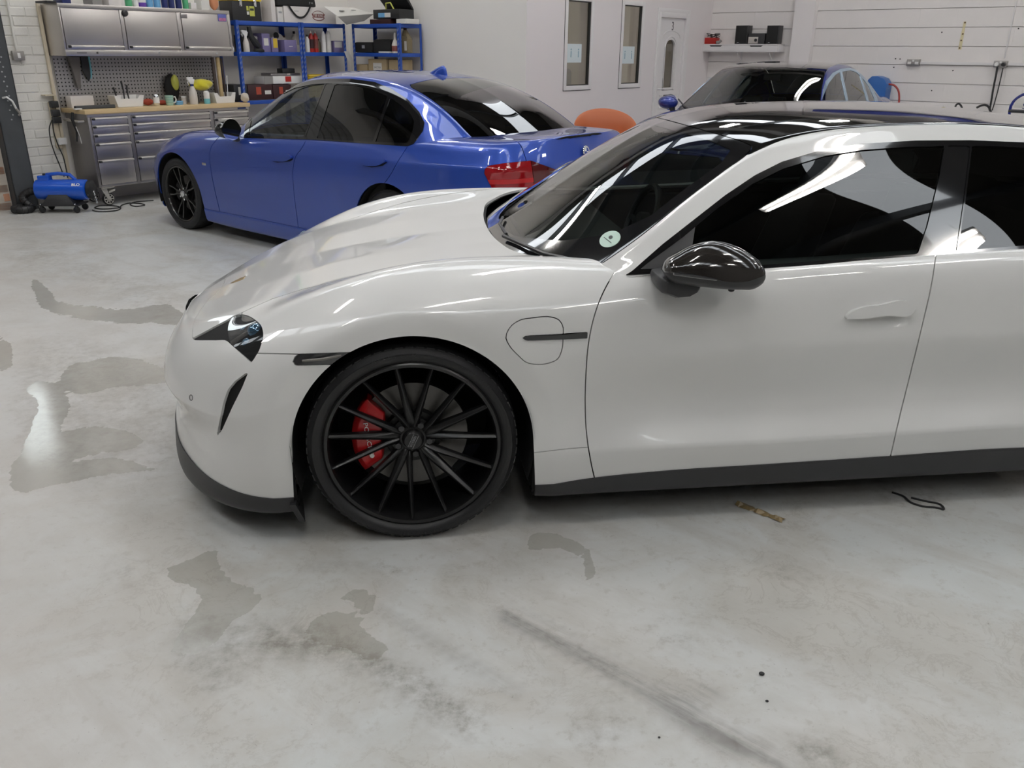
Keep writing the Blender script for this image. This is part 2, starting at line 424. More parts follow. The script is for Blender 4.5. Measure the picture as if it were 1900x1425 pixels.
# ------------------------------------------------------------------ the room: corner PC, A runs along the cabinet wall (away, right), D runs along the block wall (towards, right)
PC = np.array([-2.28, 12.46, 0.0]); RA = math.radians(38.73)
AX = np.array([math.sin(RA), math.cos(RA), 0]); DX = np.array([math.cos(RA), -math.sin(RA), 0])
def rm(a, b, z=0.0): return PC + a * AX + b * DX + np.array([0, 0, z])
RZ_D = math.atan2(DX[1], DX[0])          # rotation whose local +x runs along DX (local +y then runs along AX)
ROOM_A0, ROOM_A1, ROOM_B1, ROOM_H = -13.5, 4.69, 16.5, 5.2
LIL_B = 3.09
def on_wall(px, py, wall):
    """pixel -> (a, b, z) on one of the walls"""
    p0, n = {'cab': (rm(0, 0), DX), 'cream': (rm(0, 0), AX), 'lilac': (rm(0, LIL_B), DX), 'block': (rm(ROOM_A1, 0), AX)}[wall]
    p = px_plane(px, py, p0, n); d = p - PC
    return float(d @ AX), float(d @ DX), float(d[2])
def on_b(px, py, b):
    p = px_plane(px, py, rm(0, b), DX); d = p - PC; return float(d @ AX), float(d[2])
def on_a(px, py, a):
    p = px_plane(px, py, rm(a, 0), AX); d = p - PC; return float(d @ DX), float(d[2])

MAT['paint_cream'] = pbr('cream wall paint', (0.84, 0.81, 0.765), 0.75, bump=0.15, bscale=90, var=0.03, vscale=1.5)
MAT['paint_white'] = pbr('white wall paint', (0.85, 0.81, 0.80), 0.7, bump=0.12, bscale=90, var=0.02, vscale=1.2)
MAT['paint_grey'] = pbr('dark grey wall paint', (0.13, 0.125, 0.12), 0.7, var=0.1, vscale=1.5)
MAT['paint_lilac'] = pbr('pale lilac wall paint', (0.80, 0.75, 0.75), 0.7, bump=0.1, bscale=80, var=0.02, vscale=1.2)
MAT['paint_block'] = pbr('painted block', (0.85, 0.81, 0.785), 0.7, bump=0.35, bscale=60, var=0.035, vscale=3.0)
MAT['paint_brick'] = pbr('painted brick', (0.78, 0.76, 0.71), 0.8, bump=0.5, bscale=45, var=0.06, vscale=9.0)
MAT['brick'] = pbr('orange brick', (0.52, 0.27, 0.17), 0.9, bump=0.5, bscale=60, var=0.22, vscale=14.0)
MAT['mortar'] = pbr('mortar', (0.50, 0.45, 0.39), 0.95, bump=0.5, bscale=120)
MAT['joint'] = pbr('painted joint', (0.76, 0.725, 0.70), 0.85)
MAT['upvc'] = pbr('white upvc', (0.80, 0.775, 0.77), 0.35)
MAT['gasket'] = pbr('black gasket', (0.03, 0.03, 0.03), 0.6)
MAT['roof_dark'] = pbr('dark roof liner', (0.075, 0.07, 0.062), 0.8, var=0.15, vscale=2)
MAT['steel_dark'] = pbr('dark painted steel', (0.055, 0.06, 0.065), 0.55, var=0.2, vscale=8)
MAT['steel_grey'] = pbr('grey painted steel', (0.16, 0.15, 0.14), 0.5)
MAT['lamp_glow'] = pbr('led tube', (1, 1, 1), 0.4, emit=(1.0, 0.965, 0.925), estr=LAMP_STRENGTH)
MAT['skylight'] = pbr('translucent roof sheet', (0.8, 0.82, 0.82), 0.5, emit=(0.90, 0.95, 1.0), estr=SKYLIGHT_STRENGTH)
MAT['pane'] = glass_mat('window pane', (0.72, 0.72, 0.69), boost=1.6)
MAT['grey_pane'] = glass_mat('door pane', (0.42, 0.41, 0.38), boost=1.5)
MAT['black_plastic'] = pbr('black plastic', (0.018, 0.018, 0.019), 0.45)
MAT['white_plastic'] = pbr('white plastic', (0.80, 0.79, 0.77), 0.4)

# floor -------------------------------------------------------------
_p, _q = px_floor(940, 1140), px_floor(1400, 1385); SCUFF_ANG = math.atan2(_q[1] - _p[1], _q[0] - _p[0])
def floor_material():
    m, n, l, b = new_mat('resin floor')
    tc = n.new('ShaderNodeTexCoord'); geo = n.new('ShaderNodeNewGeometry')
    def noise(sc, det=6, rough=0.6, dist=0.0, vec=None):
        t = n.new('ShaderNodeTexNoise'); t.inputs['Scale'].default_value = sc; t.inputs['Detail'].default_value = det
        t.inputs['Roughness'].default_value = rough; t.inputs['Distortion'].default_value = dist
        l.new(vec if vec else geo.outputs['Position'], t.inputs['Vector']); return t.outputs['Fac']
    def ramp(fac, stops):
        r = n.new('ShaderNodeValToRGB'); r.color_ramp.elements.remove(r.color_ramp.elements[1])
        for i, (p, c) in enumerate(stops):
            e = r.color_ramp.elements[0] if i == 0 else r.color_ramp.elements.new(p)
            e.position = p; e.color = (*c, 1) if isinstance(c, tuple) else (c, c, c, 1)
        l.new(fac, r.inputs[0]); return r.outputs[0]
    def math_(op, a, bb, clamp=False):
        q = n.new('ShaderNodeMath'); q.operation = op; q.use_clamp = clamp
        for i, x in enumerate((a, bb)):
            if isinstance(x, (int, float)): q.inputs[i].default_value = x
            else: l.new(x, q.inputs[i])
        return q.outputs[0]
    def mix(f, a, bb, mode='MIX'):
        q = n.new('ShaderNodeMix'); q.data_type = 'RGBA'; q.blend_type = mode
        for i, x in ((0, f), (6, a), (7, bb)):
            if isinstance(x, (int, float)): q.inputs[i].default_value = x
            elif isinstance(x, tuple): q.inputs[i].default_value = (*x, 1)
            else: l.new(x, q.inputs[i])
        return q.outputs[2]
    def attr(nm):
        a = n.new('ShaderNodeAttribute'); a.attribute_name = nm; return a.outputs['Fac']
    wet0, dirt0, warm_light0, scuff0 = attr('wet'), attr('dirt'), attr('warm_light'), attr('scuff')
    # stretched coordinates for the drag marks (tyres and trolleys run along the room)
    mp = n.new('ShaderNodeMapping'); mp.vector_type = 'TEXTURE'; mp.inputs['Rotation'].default_value = (0, 0, RZ_D); mp.inputs['Scale'].default_value = (2.6, 0.4, 1)
    l.new(geo.outputs['Position'], mp.inputs['Vector'])
    mp2 = n.new('ShaderNodeMapping'); mp2.vector_type = 'TEXTURE'; mp2.inputs['Rotation'].default_value = (0, 0, SCUFF_ANG); mp2.inputs['Scale'].default_value = (2.6, 0.3, 1)
    l.new(geo.outputs['Position'], mp2.inputs['Vector'])
    big = noise(0.7, 4, 0.55); mid = noise(3.2, 8, 0.62, 0.4); fine = noise(22, 8, 0.7); spk = noise(75, 3, 0.6)
    drag = noise(2.2, 8, 0.65, 0.2, mp.outputs[0]); drag2 = noise(2.6, 8, 0.7, 0.1, mp2.outputs[0])
    base = mix(ramp(big, [(0.35, 0.0), (0.65, 1.0)]), (0.58, 0.60, 0.59), (0.625, 0.62, 0.60))
    cloud = noise(1.5, 7, 0.65, 0.8)
    base = mix(math_('MULTIPLY', ramp(cloud, [(0.44, 0.0), (0.60, 1.0)]), 0.60), base, (0.50, 0.475, 0.425))
    base = mix(math_('MULTIPLY', ramp(mid, [(0.47, 0.0), (0.66, 1.0)]), 0.50), base, (0.46, 0.445, 0.405))
    line = math_('SUBTRACT', 1.0, math_('MULTIPLY', math_('ABSOLUTE', math_('SUBTRACT', noise(5.5, 7, 0.68, 0.6), 0.5), 0.0), 45.0), True)
    base = mix(math_('MULTIPLY', math_('MULTIPLY', line, ramp(cloud, [(0.46, 0.0), (0.58, 1.0)])), 0.28), base, (0.26, 0.235, 0.20))
    base = mix(math_('MULTIPLY', ramp(drag, [(0.52, 0.0), (0.66, 1.0)]), 0.42), base, (0.46, 0.445, 0.41))
    base = mix(math_('MULTIPLY', ramp(drag2, [(0.55, 0.0), (0.70, 1.0)]), 0.22), base, (0.70, 0.69, 0.66))
    base = mix(math_('MULTIPLY', ramp(fine, [(0.55, 0.0), (0.64, 1.0)]), 0.34), base, (0.40, 0.38, 0.34))
    base = mix(math_('MULTIPLY', warm_light0, 0.5), base, (0.66, 0.62, 0.585))  # paler warm tint standing in for daylight
    # dirt with its own outlines
    dm = math_('MULTIPLY', dirt0, ramp(math_('ADD', math_('MULTIPLY', fine, 0.6), math_('MULTIPLY', mid, 0.4)), [(0.40, 0.0), (0.60, 1.0)]))
    base = mix(dm, base, (0.20, 0.185, 0.155))
    sc = math_('MULTIPLY', scuff0, ramp(drag2, [(0.38, 0.0), (0.60, 1.0)]))
    base = mix(sc, base, (0.13, 0.12, 0.11))
    base = mix(math_('MULTIPLY', ramp(spk, [(0.70, 0.0), (0.74, 1.0)]), 0.5), base, (0.16, 0.14, 0.12))
    # water lying on the resin: darker, mirror smooth
    wm = ramp(math_('ADD', wet0, math_('ADD', math_('MULTIPLY', math_('SUBTRACT', mid, 0.5), 1.3), math_('MULTIPLY', math_('SUBTRACT', fine, 0.5), 0.7))), [(0.47, 0.0), (0.50, 1.0)])
    base = mix(wm, base, mix(0.40, base, (0.30, 0.285, 0.235)))
    l.new(base, b.inputs['Base Color'])
    ro = math_('ADD', 0.30, math_('MULTIPLY', mid, 0.22))
    ro = math_('ADD', ro, math_('MULTIPLY', dm, 0.3), True)
    rmx = n.new('ShaderNodeMix'); l.new(wm, rmx.inputs[0]); l.new(ro, rmx.inputs[2]); rmx.inputs[3].default_value = 0.07
    l.new(rmx.outputs[0], b.inputs['Roughness'])
    b.inputs['Specular IOR Level'].default_value = 0.35
    bp = n.new('ShaderNodeBump'); bp.inputs['Distance'].default_value = 0.0025
    inv = math_('SUBTRACT', 1.0, math_('MULTIPLY', wm, 0.75)); l.new(math_('MULTIPLY', inv, 0.35), bp.inputs['Strength'])
    l.new(math_('ADD', fine, math_('MULTIPLY', mid, 1.0)), bp.inputs['Height']); l.new(bp.outputs[0], b.inputs['Normal'])
    return m
MAT['floor'] = floor_material()
def build_floor():
    xs = np.unique(np.concatenate([np.linspace(-16, -6.4, 16), np.arange(-6.4, 2.6, 0.03), np.linspace(2.6, 22, 24)]))
    ys = np.unique(np.concatenate([np.linspace(-12, 0.9, 16), np.arange(0.9, 9.6, 0.03), np.linspace(9.6, 26, 20)]))
    X, Y = np.meshgrid(xs, ys, indexing='ij'); V = np.stack([X, Y, np.zeros_like(X)], -1).reshape(-1, 3)
    a, b = len(xs), len(ys); idx = np.arange(a * b).reshape(a, b)
    F = np.stack([idx[:-1, :-1].ravel(), idx[1:, :-1].ravel(), idx[1:, 1:].ravel(), idx[:-1, 1:].ravel()], 1)
    rel = V - PC; ra = rel @ AX; rb = rel @ DX
    ok = (ra > ROOM_A0) & (ra < ROOM_A1) & (rb > -0.3) & (rb < ROOM_B1)
    F = F[ok[F].any(1)]
    me = bpy.data.meshes.new('floor'); me.from_pydata(V.tolist(), [], F.tolist())
    Q = to_px(V)
    front = V[:, 1] > 0.6
    def blob(polys, soft):
        out = np.zeros(len(V))
        for p in polys:
            if isinstance(p, dict): k = p['k']; p = p['p']
            else: k = 1.0
            d = poly_dist(Q, smooth_poly(p, True, 5), True); out = np.maximum(out, k * np.clip(0.5 - d / (2 * soft), 0, 1))
        return np.where(front, out, 0)
    def line(pts, w):
        P = np.array(pts, float); out = np.zeros(len(V))
        for i in range(len(P) - 1):
            D = P[i + 1] - P[i]; t = np.clip(((Q - P[i]) @ D) / (D @ D), 0, 1); e = Q - P[i] - t[:, None] * D
            out = np.maximum(out, np.clip(1.2 - np.hypot(e[:, 0], e[:, 1]) / w, 0, 1))
        return np.where(front, out, 0)
    wet = blob([
        [(118, 690), (170, 668), (290, 678), (318, 700), (262, 712), (210, 718), (150, 730), (112, 712)],
        [(50, 720), (105, 712), (128, 742), (112, 790), (95, 840), (40, 848), (60, 790), (72, 752)],
        [(60, 830), (130, 800), (230, 800), (262, 818), (180, 842), (120, 858), (230, 852), (290, 870), (200, 880), (90, 900), (30, 910), (20, 870)],
        [(70, 560), (150, 568), (230, 575), (330, 572), (345, 590), (250, 600), (150, 590), (85, 575)],
        [(60, 520), (95, 545), (98, 562), (75, 560), (62, 540)],
        [(310, 1058), (350, 1040), (402, 1022), (405, 1050), (430, 1078), (472, 1095), (478, 1120), (430, 1150), (400, 1190), (340, 1215), (325, 1205), (345, 1160), (370, 1110), (352, 1085), (318, 1075)],
        [(628, 1112), (660, 1090), (690, 1098), (698, 1130), (680, 1142), (655, 1120)],
        [(570, 1165), (610, 1138), (660, 1145), (680, 1170), (720, 1210), (690, 1222), (640, 1200), (590, 1190)],
        [(0, 620), (18, 640), (20, 680), (0, 690)],
        [(985, 1000), (1050, 1000), (1095, 1025), (1102, 1070), (1085, 1085), (1080, 1040), (1040, 1015), (985, 1010)]], 9)
    dirt = blob([
        {'p': [(460, 1165), (540, 1160), (620, 1180), (700, 1210), (760, 1240), (840, 1290), (900, 1330), (900, 1370), (800, 1330), (700, 1260), (600, 1220), (480, 1210)], 'k': 0.8},
        {'p': [(330, 1150), (480, 1180), (470, 1240), (380, 1290), (330, 1230)], 'k': 0.45},
        {'p': [(190, 1060), (260, 1045), (270, 1075), (210, 1085)], 'k': 0.35},
        {'p': [(1060, 1340), (1160, 1310), (1180, 1360), (1090, 1400)], 'k': 0.35},
        {'p': [(1630, 900), (1680, 905), (1750, 940), (1740, 950), (1680, 935), (1640, 915)], 'k': 0.9},
        {'p': [(20, 470), (200, 540), (330, 600), (330, 560), (180, 500), (60, 450)], 'k': 0.30},
        {'p': [(50, 650), (320, 720), (330, 870), (120, 880), (30, 800)], 'k': 0.30},
        {'p': [(1400, 1050), (1480, 1050), (1500, 1070), (1440, 1068)], 'k': 0.5},
        {'p': [(1200, 1160), (1290, 1170), (1300, 1205), (1240, 1200)], 'k': 0.35},
        {'p': [(1470, 1380), (1540, 1390), (1560, 1420), (1490, 1410)], 'k': 1.0}], 22)
    dirt = np.maximum(dirt, 0.55 * line([(560, 1052), (640, 1050), (760, 1058)], 7))
    scuff = np.maximum(0.75 * line([(940, 1140), (1060, 1200), (1180, 1265), (1270, 1320), (1400, 1385), (1460, 1425)], 20), 0.8 * blob([[(1180, 1262), (1240, 1270), (1330, 1290), (1300, 1330), (1440, 1385), (1420, 1400), (1260, 1340)]], 20))
    scuff = np.maximum(scuff, 0.3 * line([(700, 1130), (900, 1250), (960, 1290)], 14))
    warm_light = np.where(front, np.clip((420 - Q[:, 0]) / 420, 0, 1) * np.clip((Q[:, 1] - 380) / 200, 0, 1), 0)  # daylight from the left, painted into the floor colour as a gradient
    for nm, d in (('wet', wet), ('dirt', dirt), ('scuff', scuff), ('warm_light', warm_light)):
        at = me.attributes.new(nm, 'FLOAT', 'POINT'); at.data.foreach_set('value', d.astype(np.float32))
    o = link_mesh('floor', me, 'floor'); tag(o, kind='structure'); return o
build_floor()

def slab(name, a0, a1, b0, b1, z0, z1, mat, parent=None, bevel=0.0):
    """box in room coordinates: local x = b (along DX), local y = a (along AX)"""
    o = MB().box(b0, b1, a0, a1, z0, z1).build(name, mat, parent, bevel, smooth=0)
    if parent is None: o.location = [float(v) for v in PC]; o.rotation_euler = (0, 0, RZ_D); tag(o, kind='structure')
    return o
# walls (openings are left between separate slabs of one wall)
def wall_mesh(name, boxes, mat):
    m = MB()
    for q in boxes: m.box(*q)
    o = m.build(name, mat, None, smooth=0); o.location = [float(v) for v in PC]; o.rotation_euler = (0, 0, RZ_D); return tag(o, kind='structure')
COL_A = -4.62
DOOR_A0, DOOR_A1, DOOR_H = -11.6, -5.15, 3.9        # roller shutter opening, out of the frame on the left
wall_mesh('wall_cabinet_side', [(-0.22, 0, -4.72, 0.2, 0, ROOM_H), (-0.22, 0, ROOM_A0, DOOR_A0, 0, ROOM_H), (-0.22, 0, DOOR_A0, -4.72, DOOR_H, ROOM_H)], 'paint_cream')
wall_mesh('wall_cream', [(0, LIL_B - 0.002, 0.0, 0.2, 0, ROOM_H)], 'paint_cream')
wall_mesh('wall_front_side', [(ROOM_B1, ROOM_B1 + .2, ROOM_A0, ROOM_A1 + .2, 0, ROOM_H)], 'paint_grey')
wall_mesh('wall_behind', [(-.2, ROOM_B1 + .2, ROOM_A0 - .2, ROOM_A0, 0, ROOM_H)], 'paint_grey')

# ------------------------------------------------------------------ roof: dark liner, purlins, translucent strips, LED battens
def room_root(name, a, b, z=0.0, rz=None, **k):
    return empty(name, rm(a, b, z), RZ_D if rz is None else rz, **k)
def in_room(o):
    o.location = [float(v) for v in PC]; o.rotation_euler = (0, 0, RZ_D); return o
STRIPS = [(-4.75, -4.10), (-9.8, -9.1), (-2.1, -1.45), (1.3, 2.0)]
def build_ceiling():
    m = MB(); edges = sorted(STRIPS); a = ROOM_A0
    for s0, s1 in edges:
        m.box(-0.2, ROOM_B1 + .2, a, s0, ROOM_H, ROOM_H + 0.08); a = s1
    m.box(-0.2, ROOM_B1 + .2, a, ROOM_A1 + .2, ROOM_H, ROOM_H + 0.08)
    c = tag(in_room(m.build('ceiling', 'roof_dark', smooth=0)), kind='structure')
    for s0, s1 in STRIPS:
        b = 0.0
        while b < ROOM_B1 - 0.1:
            e = min(b + 1.34, ROOM_B1)
            MB().box(b + 0.01, e - 0.01, s0, s1, ROOM_H + 0.02, ROOM_H + 0.03).build('skylight_sheet', 'skylight', c, smooth=0); b += 1.34
    b = 1.34
    while b < ROOM_B1:
        MB().box(b - 0.035, b + 0.035, ROOM_A0, ROOM_A1, ROOM_H - 0.2, ROOM_H - 0.001).build('purlin', 'steel_dark', c, smooth=0); b += 1.34
    for a in (-11.5, -6.2, -1.0, 3.6):
        MB().box(0, ROOM_B1, a - 0.07, a + 0.07, ROOM_H - 0.55, ROOM_H - 0.2).build('rafter', 'steel_grey', c, smooth=0)
build_ceiling()
LAMP_SPOTS = [(-4.9, 10.7), (-4.9, 12.6), (-4.9, 7.0), (-4.9, 3.4), (-2.3, 1.95), (-0.3, 5.1), (-0.3, 8.6), (-0.3, 12.0), (-7.4, 5.0), (-7.4, 8.8), (-9.4, 3.4), (-9.4, 7.0), (-9.4, 10.7), (-9.4, 14.2), (2.7, 6.0), (2.7, 9.8), (2.7, 13.5), (-6.9, 14.4)]
def build_lamps():
    proto = None
    for i, (a, b) in enumerate(LAMP_SPOTS):
        if proto is None:
            r = room_root('led_batten', a, b, ROOM_H - 0.33, label='twin tube LED batten hanging under the dark roof', cat='ceiling light', group='LED battens under the roof')
            MB().box(-0.09, 0.09, -0.53, 0.53, 0.02, 0.06).build('body', 'white_plastic', r, 0.006)
            for s in (-1, 1):
                MB().cyl((s * 0.055, -0.5, 0.0), (s * 0.055, 0.5, 0.0), 0.019, 10).build('led_tube', 'lamp_glow', r)
                MB().cyl((0, s * 0.4, 0.06), (0, s * 0.4, 0.33), 0.004, 6).build('hanger', 'steel_dark', r)
            proto = r
        else:
            c = copy_tree(proto); c.location = [float(v) for v in rm(a, b, ROOM_H - 0.33)]
build_lamps()

# ------------------------------------------------------------------ lilac partition with two windows and door 3
def partition():
    wins = []
    W = [((1044.5, 169), (1095.5, 165), 2.40), ((1146.6, 164), (1187, 161.5), 2.12)]
    for (l, r, ztop) in W:
        a0, _, z0 = on_wall(*l, 'lilac'); a1, _, z1 = on_wall(*r, 'lilac'); wins.append((a0, a1, (z0 + z1) / 2, ztop))
    # top of the second window shows in the frame
    wins[1] = (*wins[1][:3], on_wall(1172, 1.5, 'lilac')[2]); wins[0] = (*wins[0][:3], wins[1][3])
    d0 = on_wall(1222, 20, 'lilac'); d1 = on_wall(1277, 27, 'lilac')
    da0, da1, dz = d0[0], d1[0], (d0[2] + d1[2]) / 2
    holes = [(w[0], w[1], w[2], w[3]) for w in wins] + [(da0, da1, 0.0, dz)]
    boxes = []; a = 0.002
    for h in holes:
        boxes.append((LIL_B - 0.2, LIL_B, a, h[0], 0, ROOM_H))
        if h[2] > 0: boxes.append((LIL_B - 0.2, LIL_B, h[0], h[1], 0, h[2]))
        boxes.append((LIL_B - 0.2, LIL_B, h[0], h[1], h[3], ROOM_H)); a = h[1]
    boxes.append((LIL_B - 0.2, LIL_B, a, ROOM_A1 - 0.002, 0, ROOM_H))
    wall_mesh('wall_partition', boxes, 'paint_lilac')
    # unseen lamp added to brighten the office behind the panes
    r = room_root('office_fill_lamp', 2.3, 1.6, 2.75, label='white flush lamp added out of view to brighten the office behind the partition windows', cat='ceiling light'); MAT['office_fill_glow'] = pbr('added office lamp glow', (1, 1, 1), 0.5, emit=(1, .95, .86), estr=60.0); MB().lathe([(0, 0), (.2, 0), (.22, .03), (.22, .06), (0, .06)], 28).build('lamp_base', 'white_plastic', r); MB().lathe([(0, -.05), (.12, -.04), (.18, 0), (0, 0)], 28).build('diffuser', 'office_fill_glow', r)
    wall_mesh('ceiling_office', [(0.1, LIL_B - .2, .25, ROOM_A1, 2.81, 2.86)], 'paint_cream')
    # office behind: its own pale walls and a worktop, seen through the panes
    wall_mesh('wall_office', [(0.0, 0.1, 0.205, ROOM_A1, 0, ROOM_H), (0.1, LIL_B - 0.2, 0.205, 0.25, 0, 2.8), (0.0, LIL_B - 0.205, ROOM_A1, ROOM_A1 + 0.1, 0, ROOM_H)], 'paint_cream')
    for i, (a0, a1, z0, z1) in enumerate(wins):
        r = in_room(empty('window_%d' % (i + 1), kind='structure')); f = 0.055
        b0, b1 = LIL_B - 0.05, LIL_B + 0.012
        for q in ((a0, a0 + f, z0, z1), (a1 - f, a1, z0, z1), (a0 + f, a1 - f, z0, z0 + f), (a0 + f, a1 - f, z1 - f, z1)):
            MB().box(b0, b1, q[0], q[1], q[2], q[3]).build('window_frame', 'upvc', r, 0.004)
        g = 0.010
        for q in ((a0 + f, a0 + f + g, z0 + f, z1 - f), (a1 - f - g, a1 - f, z0 + f, z1 - f), (a0 + f, a1 - f, z0 + f, z0 + f + g), (a0 + f, a1 - f, z1 - f - g, z1 - f)):
            MB().box(b0 + 0.01, b1 - 0.012, *q).build('gasket', 'gasket', r, smooth=0)
        MB().box(b0 + 0.02, b0 + 0.026, a0 + f, a1 - f, z0 + f, z1 - f).build('pane', 'pane', r, smooth=0)
        for q in ((a0 - 0.006, a0, z0 - 0.006, z1), (a0 - 0.006, a1, z0 - 0.008, z0)):
            MB().box(LIL_B, LIL_B + 0.004, *q).build('window_seal', 'gasket', r, smooth=0)
        # notice taped to the inside of the pane
        n0 = on_wall(*((1056, 81), (1157, 86))[i], 'lilac'); n1 = on_wall(*((1081, 116), (1178.5, 118))[i], 'lilac')
        nt = in_room(tag(empty('paper_notice'), ('pale blue paper notice with two upright figures in the tall window beside the cream wall', 'pale blue paper notice with two slanting figures in the tall window beside door 3')[i], 'notice'))
        MB().box(b0 + 0.027, b0 + 0.0275, n0[0], n1[0], n1[2], n0[2]).build('sheet', 'notice_paper', nt, smooth=0)
        for k, t in enumerate((0.25, 0.78)):
            ac = n0[0] + (n1[0] - n0[0]) * t; h = n0[2] - n1[2]
            MB().box(b0 + 0.0275, b0 + 0.028, ac - 0.008, ac + 0.008, n1[2] + h * 0.28, n1[2] + h * 0.62).ball((b0 + 0.0279, ac, n1[2] + h * 0.70), 0.011, sc=(0.02, 1, 1)).build('figure', 'notice_ink', nt, smooth=0)
    # door
    r = in_room(empty('door_1', kind='structure')); f = 0.07; b0, b1 = LIL_B - 0.06, LIL_B + 0.018
    for q in ((da0, da0 + f, 0, dz), (da1 - f, da1, 0, dz), (da0 + f, da1 - f, dz - f, dz)): MB().box(b0, b1, q[0], q[1], q[2], q[3]).build('door_frame', 'upvc', r, 0.006)
    for q in ((da1, da1 + 0.05, 0, dz + 0.05), (da0 - 0.02, da0, 0, dz + 0.05), (da0, da1, dz, dz + 0.05)): MB().box(LIL_B + 0.001, LIL_B + 0.012, *q).build('door_trim', 'upvc', r, 0.003)
    la0, la1, lz = da0 + f + 0.006, da1 - f - 0.006, dz - f - 0.006
    lb = LIL_B - 0.012; W = la1 - la0; am = (la0 + la1) / 2
    gz0, gz1 = on_wall(1230, 163, 'lilac')[2], on_wall(1236, 73, 'lilac')[2]; gw = W * 0.19
    # leaf built round the arched light
    arch = [(am - gw, gz0), (am + gw, gz0), (am + gw, gz1 - gw * 0.7)] + [(am + gw * math.cos(t), gz1 - gw * 0.7 + gw * 0.7 * math.sin(t)) for t in np.linspace(0, PI, 9)[1:-1]] + [(am - gw, gz1 - gw * 0.7)]
    leaf = MB().box(b0, lb, la0, am - gw, 0.01, lz).box(b0, lb, am + gw, la1, 0.01, lz).box(b0, lb, am - gw, am + gw, 0.01, gz0)
    up = arch[2:]; 
    leaf.prism([(am + gw, lz)] + [(a, z) for a, z in up] + [(am - gw, lz)], b0, lb, 'x')
    lf = leaf.build('door_leaf', 'upvc', r, 0)
    MB().prism(arch, b0 + 0.015, b0 + 0.021, 'x').build('pane', 'grey_pane', r, smooth=0)
    mold = [(am - gw - 0.03, gz0 - 0.03), (am + gw + 0.03, gz0 - 0.03), (am + gw + 0.03, gz1 - gw * 0.7)] + [(am + (gw + 0.03) * math.cos(t), gz1 - gw * 0.7 + (gw * 0.7 + 0.04) * math.sin(t)) for t in np.linspace(0, PI, 11)[1:-1]] + [(am - gw - 0.03, gz1 - gw * 0.7)]
    MB().tube([(lb + 0.002, a, z) for a, z in mold], 0.010, 6, closed=True).build('glazing_bead', 'upvc', lf)
    o = [(am - gw * 1.9, gz1 + 0.02)] + [(am + gw * 1.9 * math.cos(t), gz1 + 0.02 + 0.10 * math.sin(t)) for t in np.linspace(PI, 0, 11)] + [(am + gw * 1.9, gz1 + 0.02)]
    MB().tube([(lb + 0.002, a, z) for a, z in o], 0.007, 6).build('arch_moulding', 'upvc', lf)
    zb = on_wall(1225, 183, 'lilac')[2]
    for zz, hh in ((gz0 - 0.11, 0.012), (gz0 - 0.20, 0.012), (zb - 0.13, 0.012), (zb - 0.24, 0.012)): MB().box(lb, lb + 0.010, la0 + 0.12, la1 - 0.12, zz - hh, zz + hh).build('panel_moulding', 'upvc', lf, 0.004)
    lt = MB().box(lb, lb + 0.012, am - 0.13, am + 0.13, zb - 0.05, zb + 0.05).build('letter_plate', 'gasket', lf, 0.003)
    MB().box(lb + 0.012, lb + 0.016, am - 0.11, am + 0.11, zb - 0.03, zb + 0.035).build('letter_flap', 'paint_lilac', lt, 0.002)
    hz = on_wall(1214, 171, 'lilac')[2]
    hd = MB().box(lb, lb + 0.012, la0 + 0.03, la0 + 0.07, hz - 0.10, hz + 0.10).build('door_handle', 'upvc', lf, 0.003)
    MB().tube([(lb + 0.012, la0 + 0.05, hz + 0.04), (lb + 0.055, la0 + 0.05, hz + 0.04), (lb + 0.055, la0 + 0.15, hz + 0.04)], 0.009, 8).build('lever', 'upvc', hd)
    nz = on_wall(1241, 49, 'lilac')[2]
    M = frame_mat((lb + 0.001, am + 0.02, nz), (0, 1, 0), (0, 0, 1)); text_mesh('door_number', '3', 0.17, 'gasket', lf, M, 0.002, squash=0.75)
MAT['notice_paper'] = pbr('pale blue paper', (0.68, 0.76, 0.78), 0.7)
MAT['notice_ink'] = pbr('blue ink', (0.16, 0.34, 0.42), 0.7)
partition()

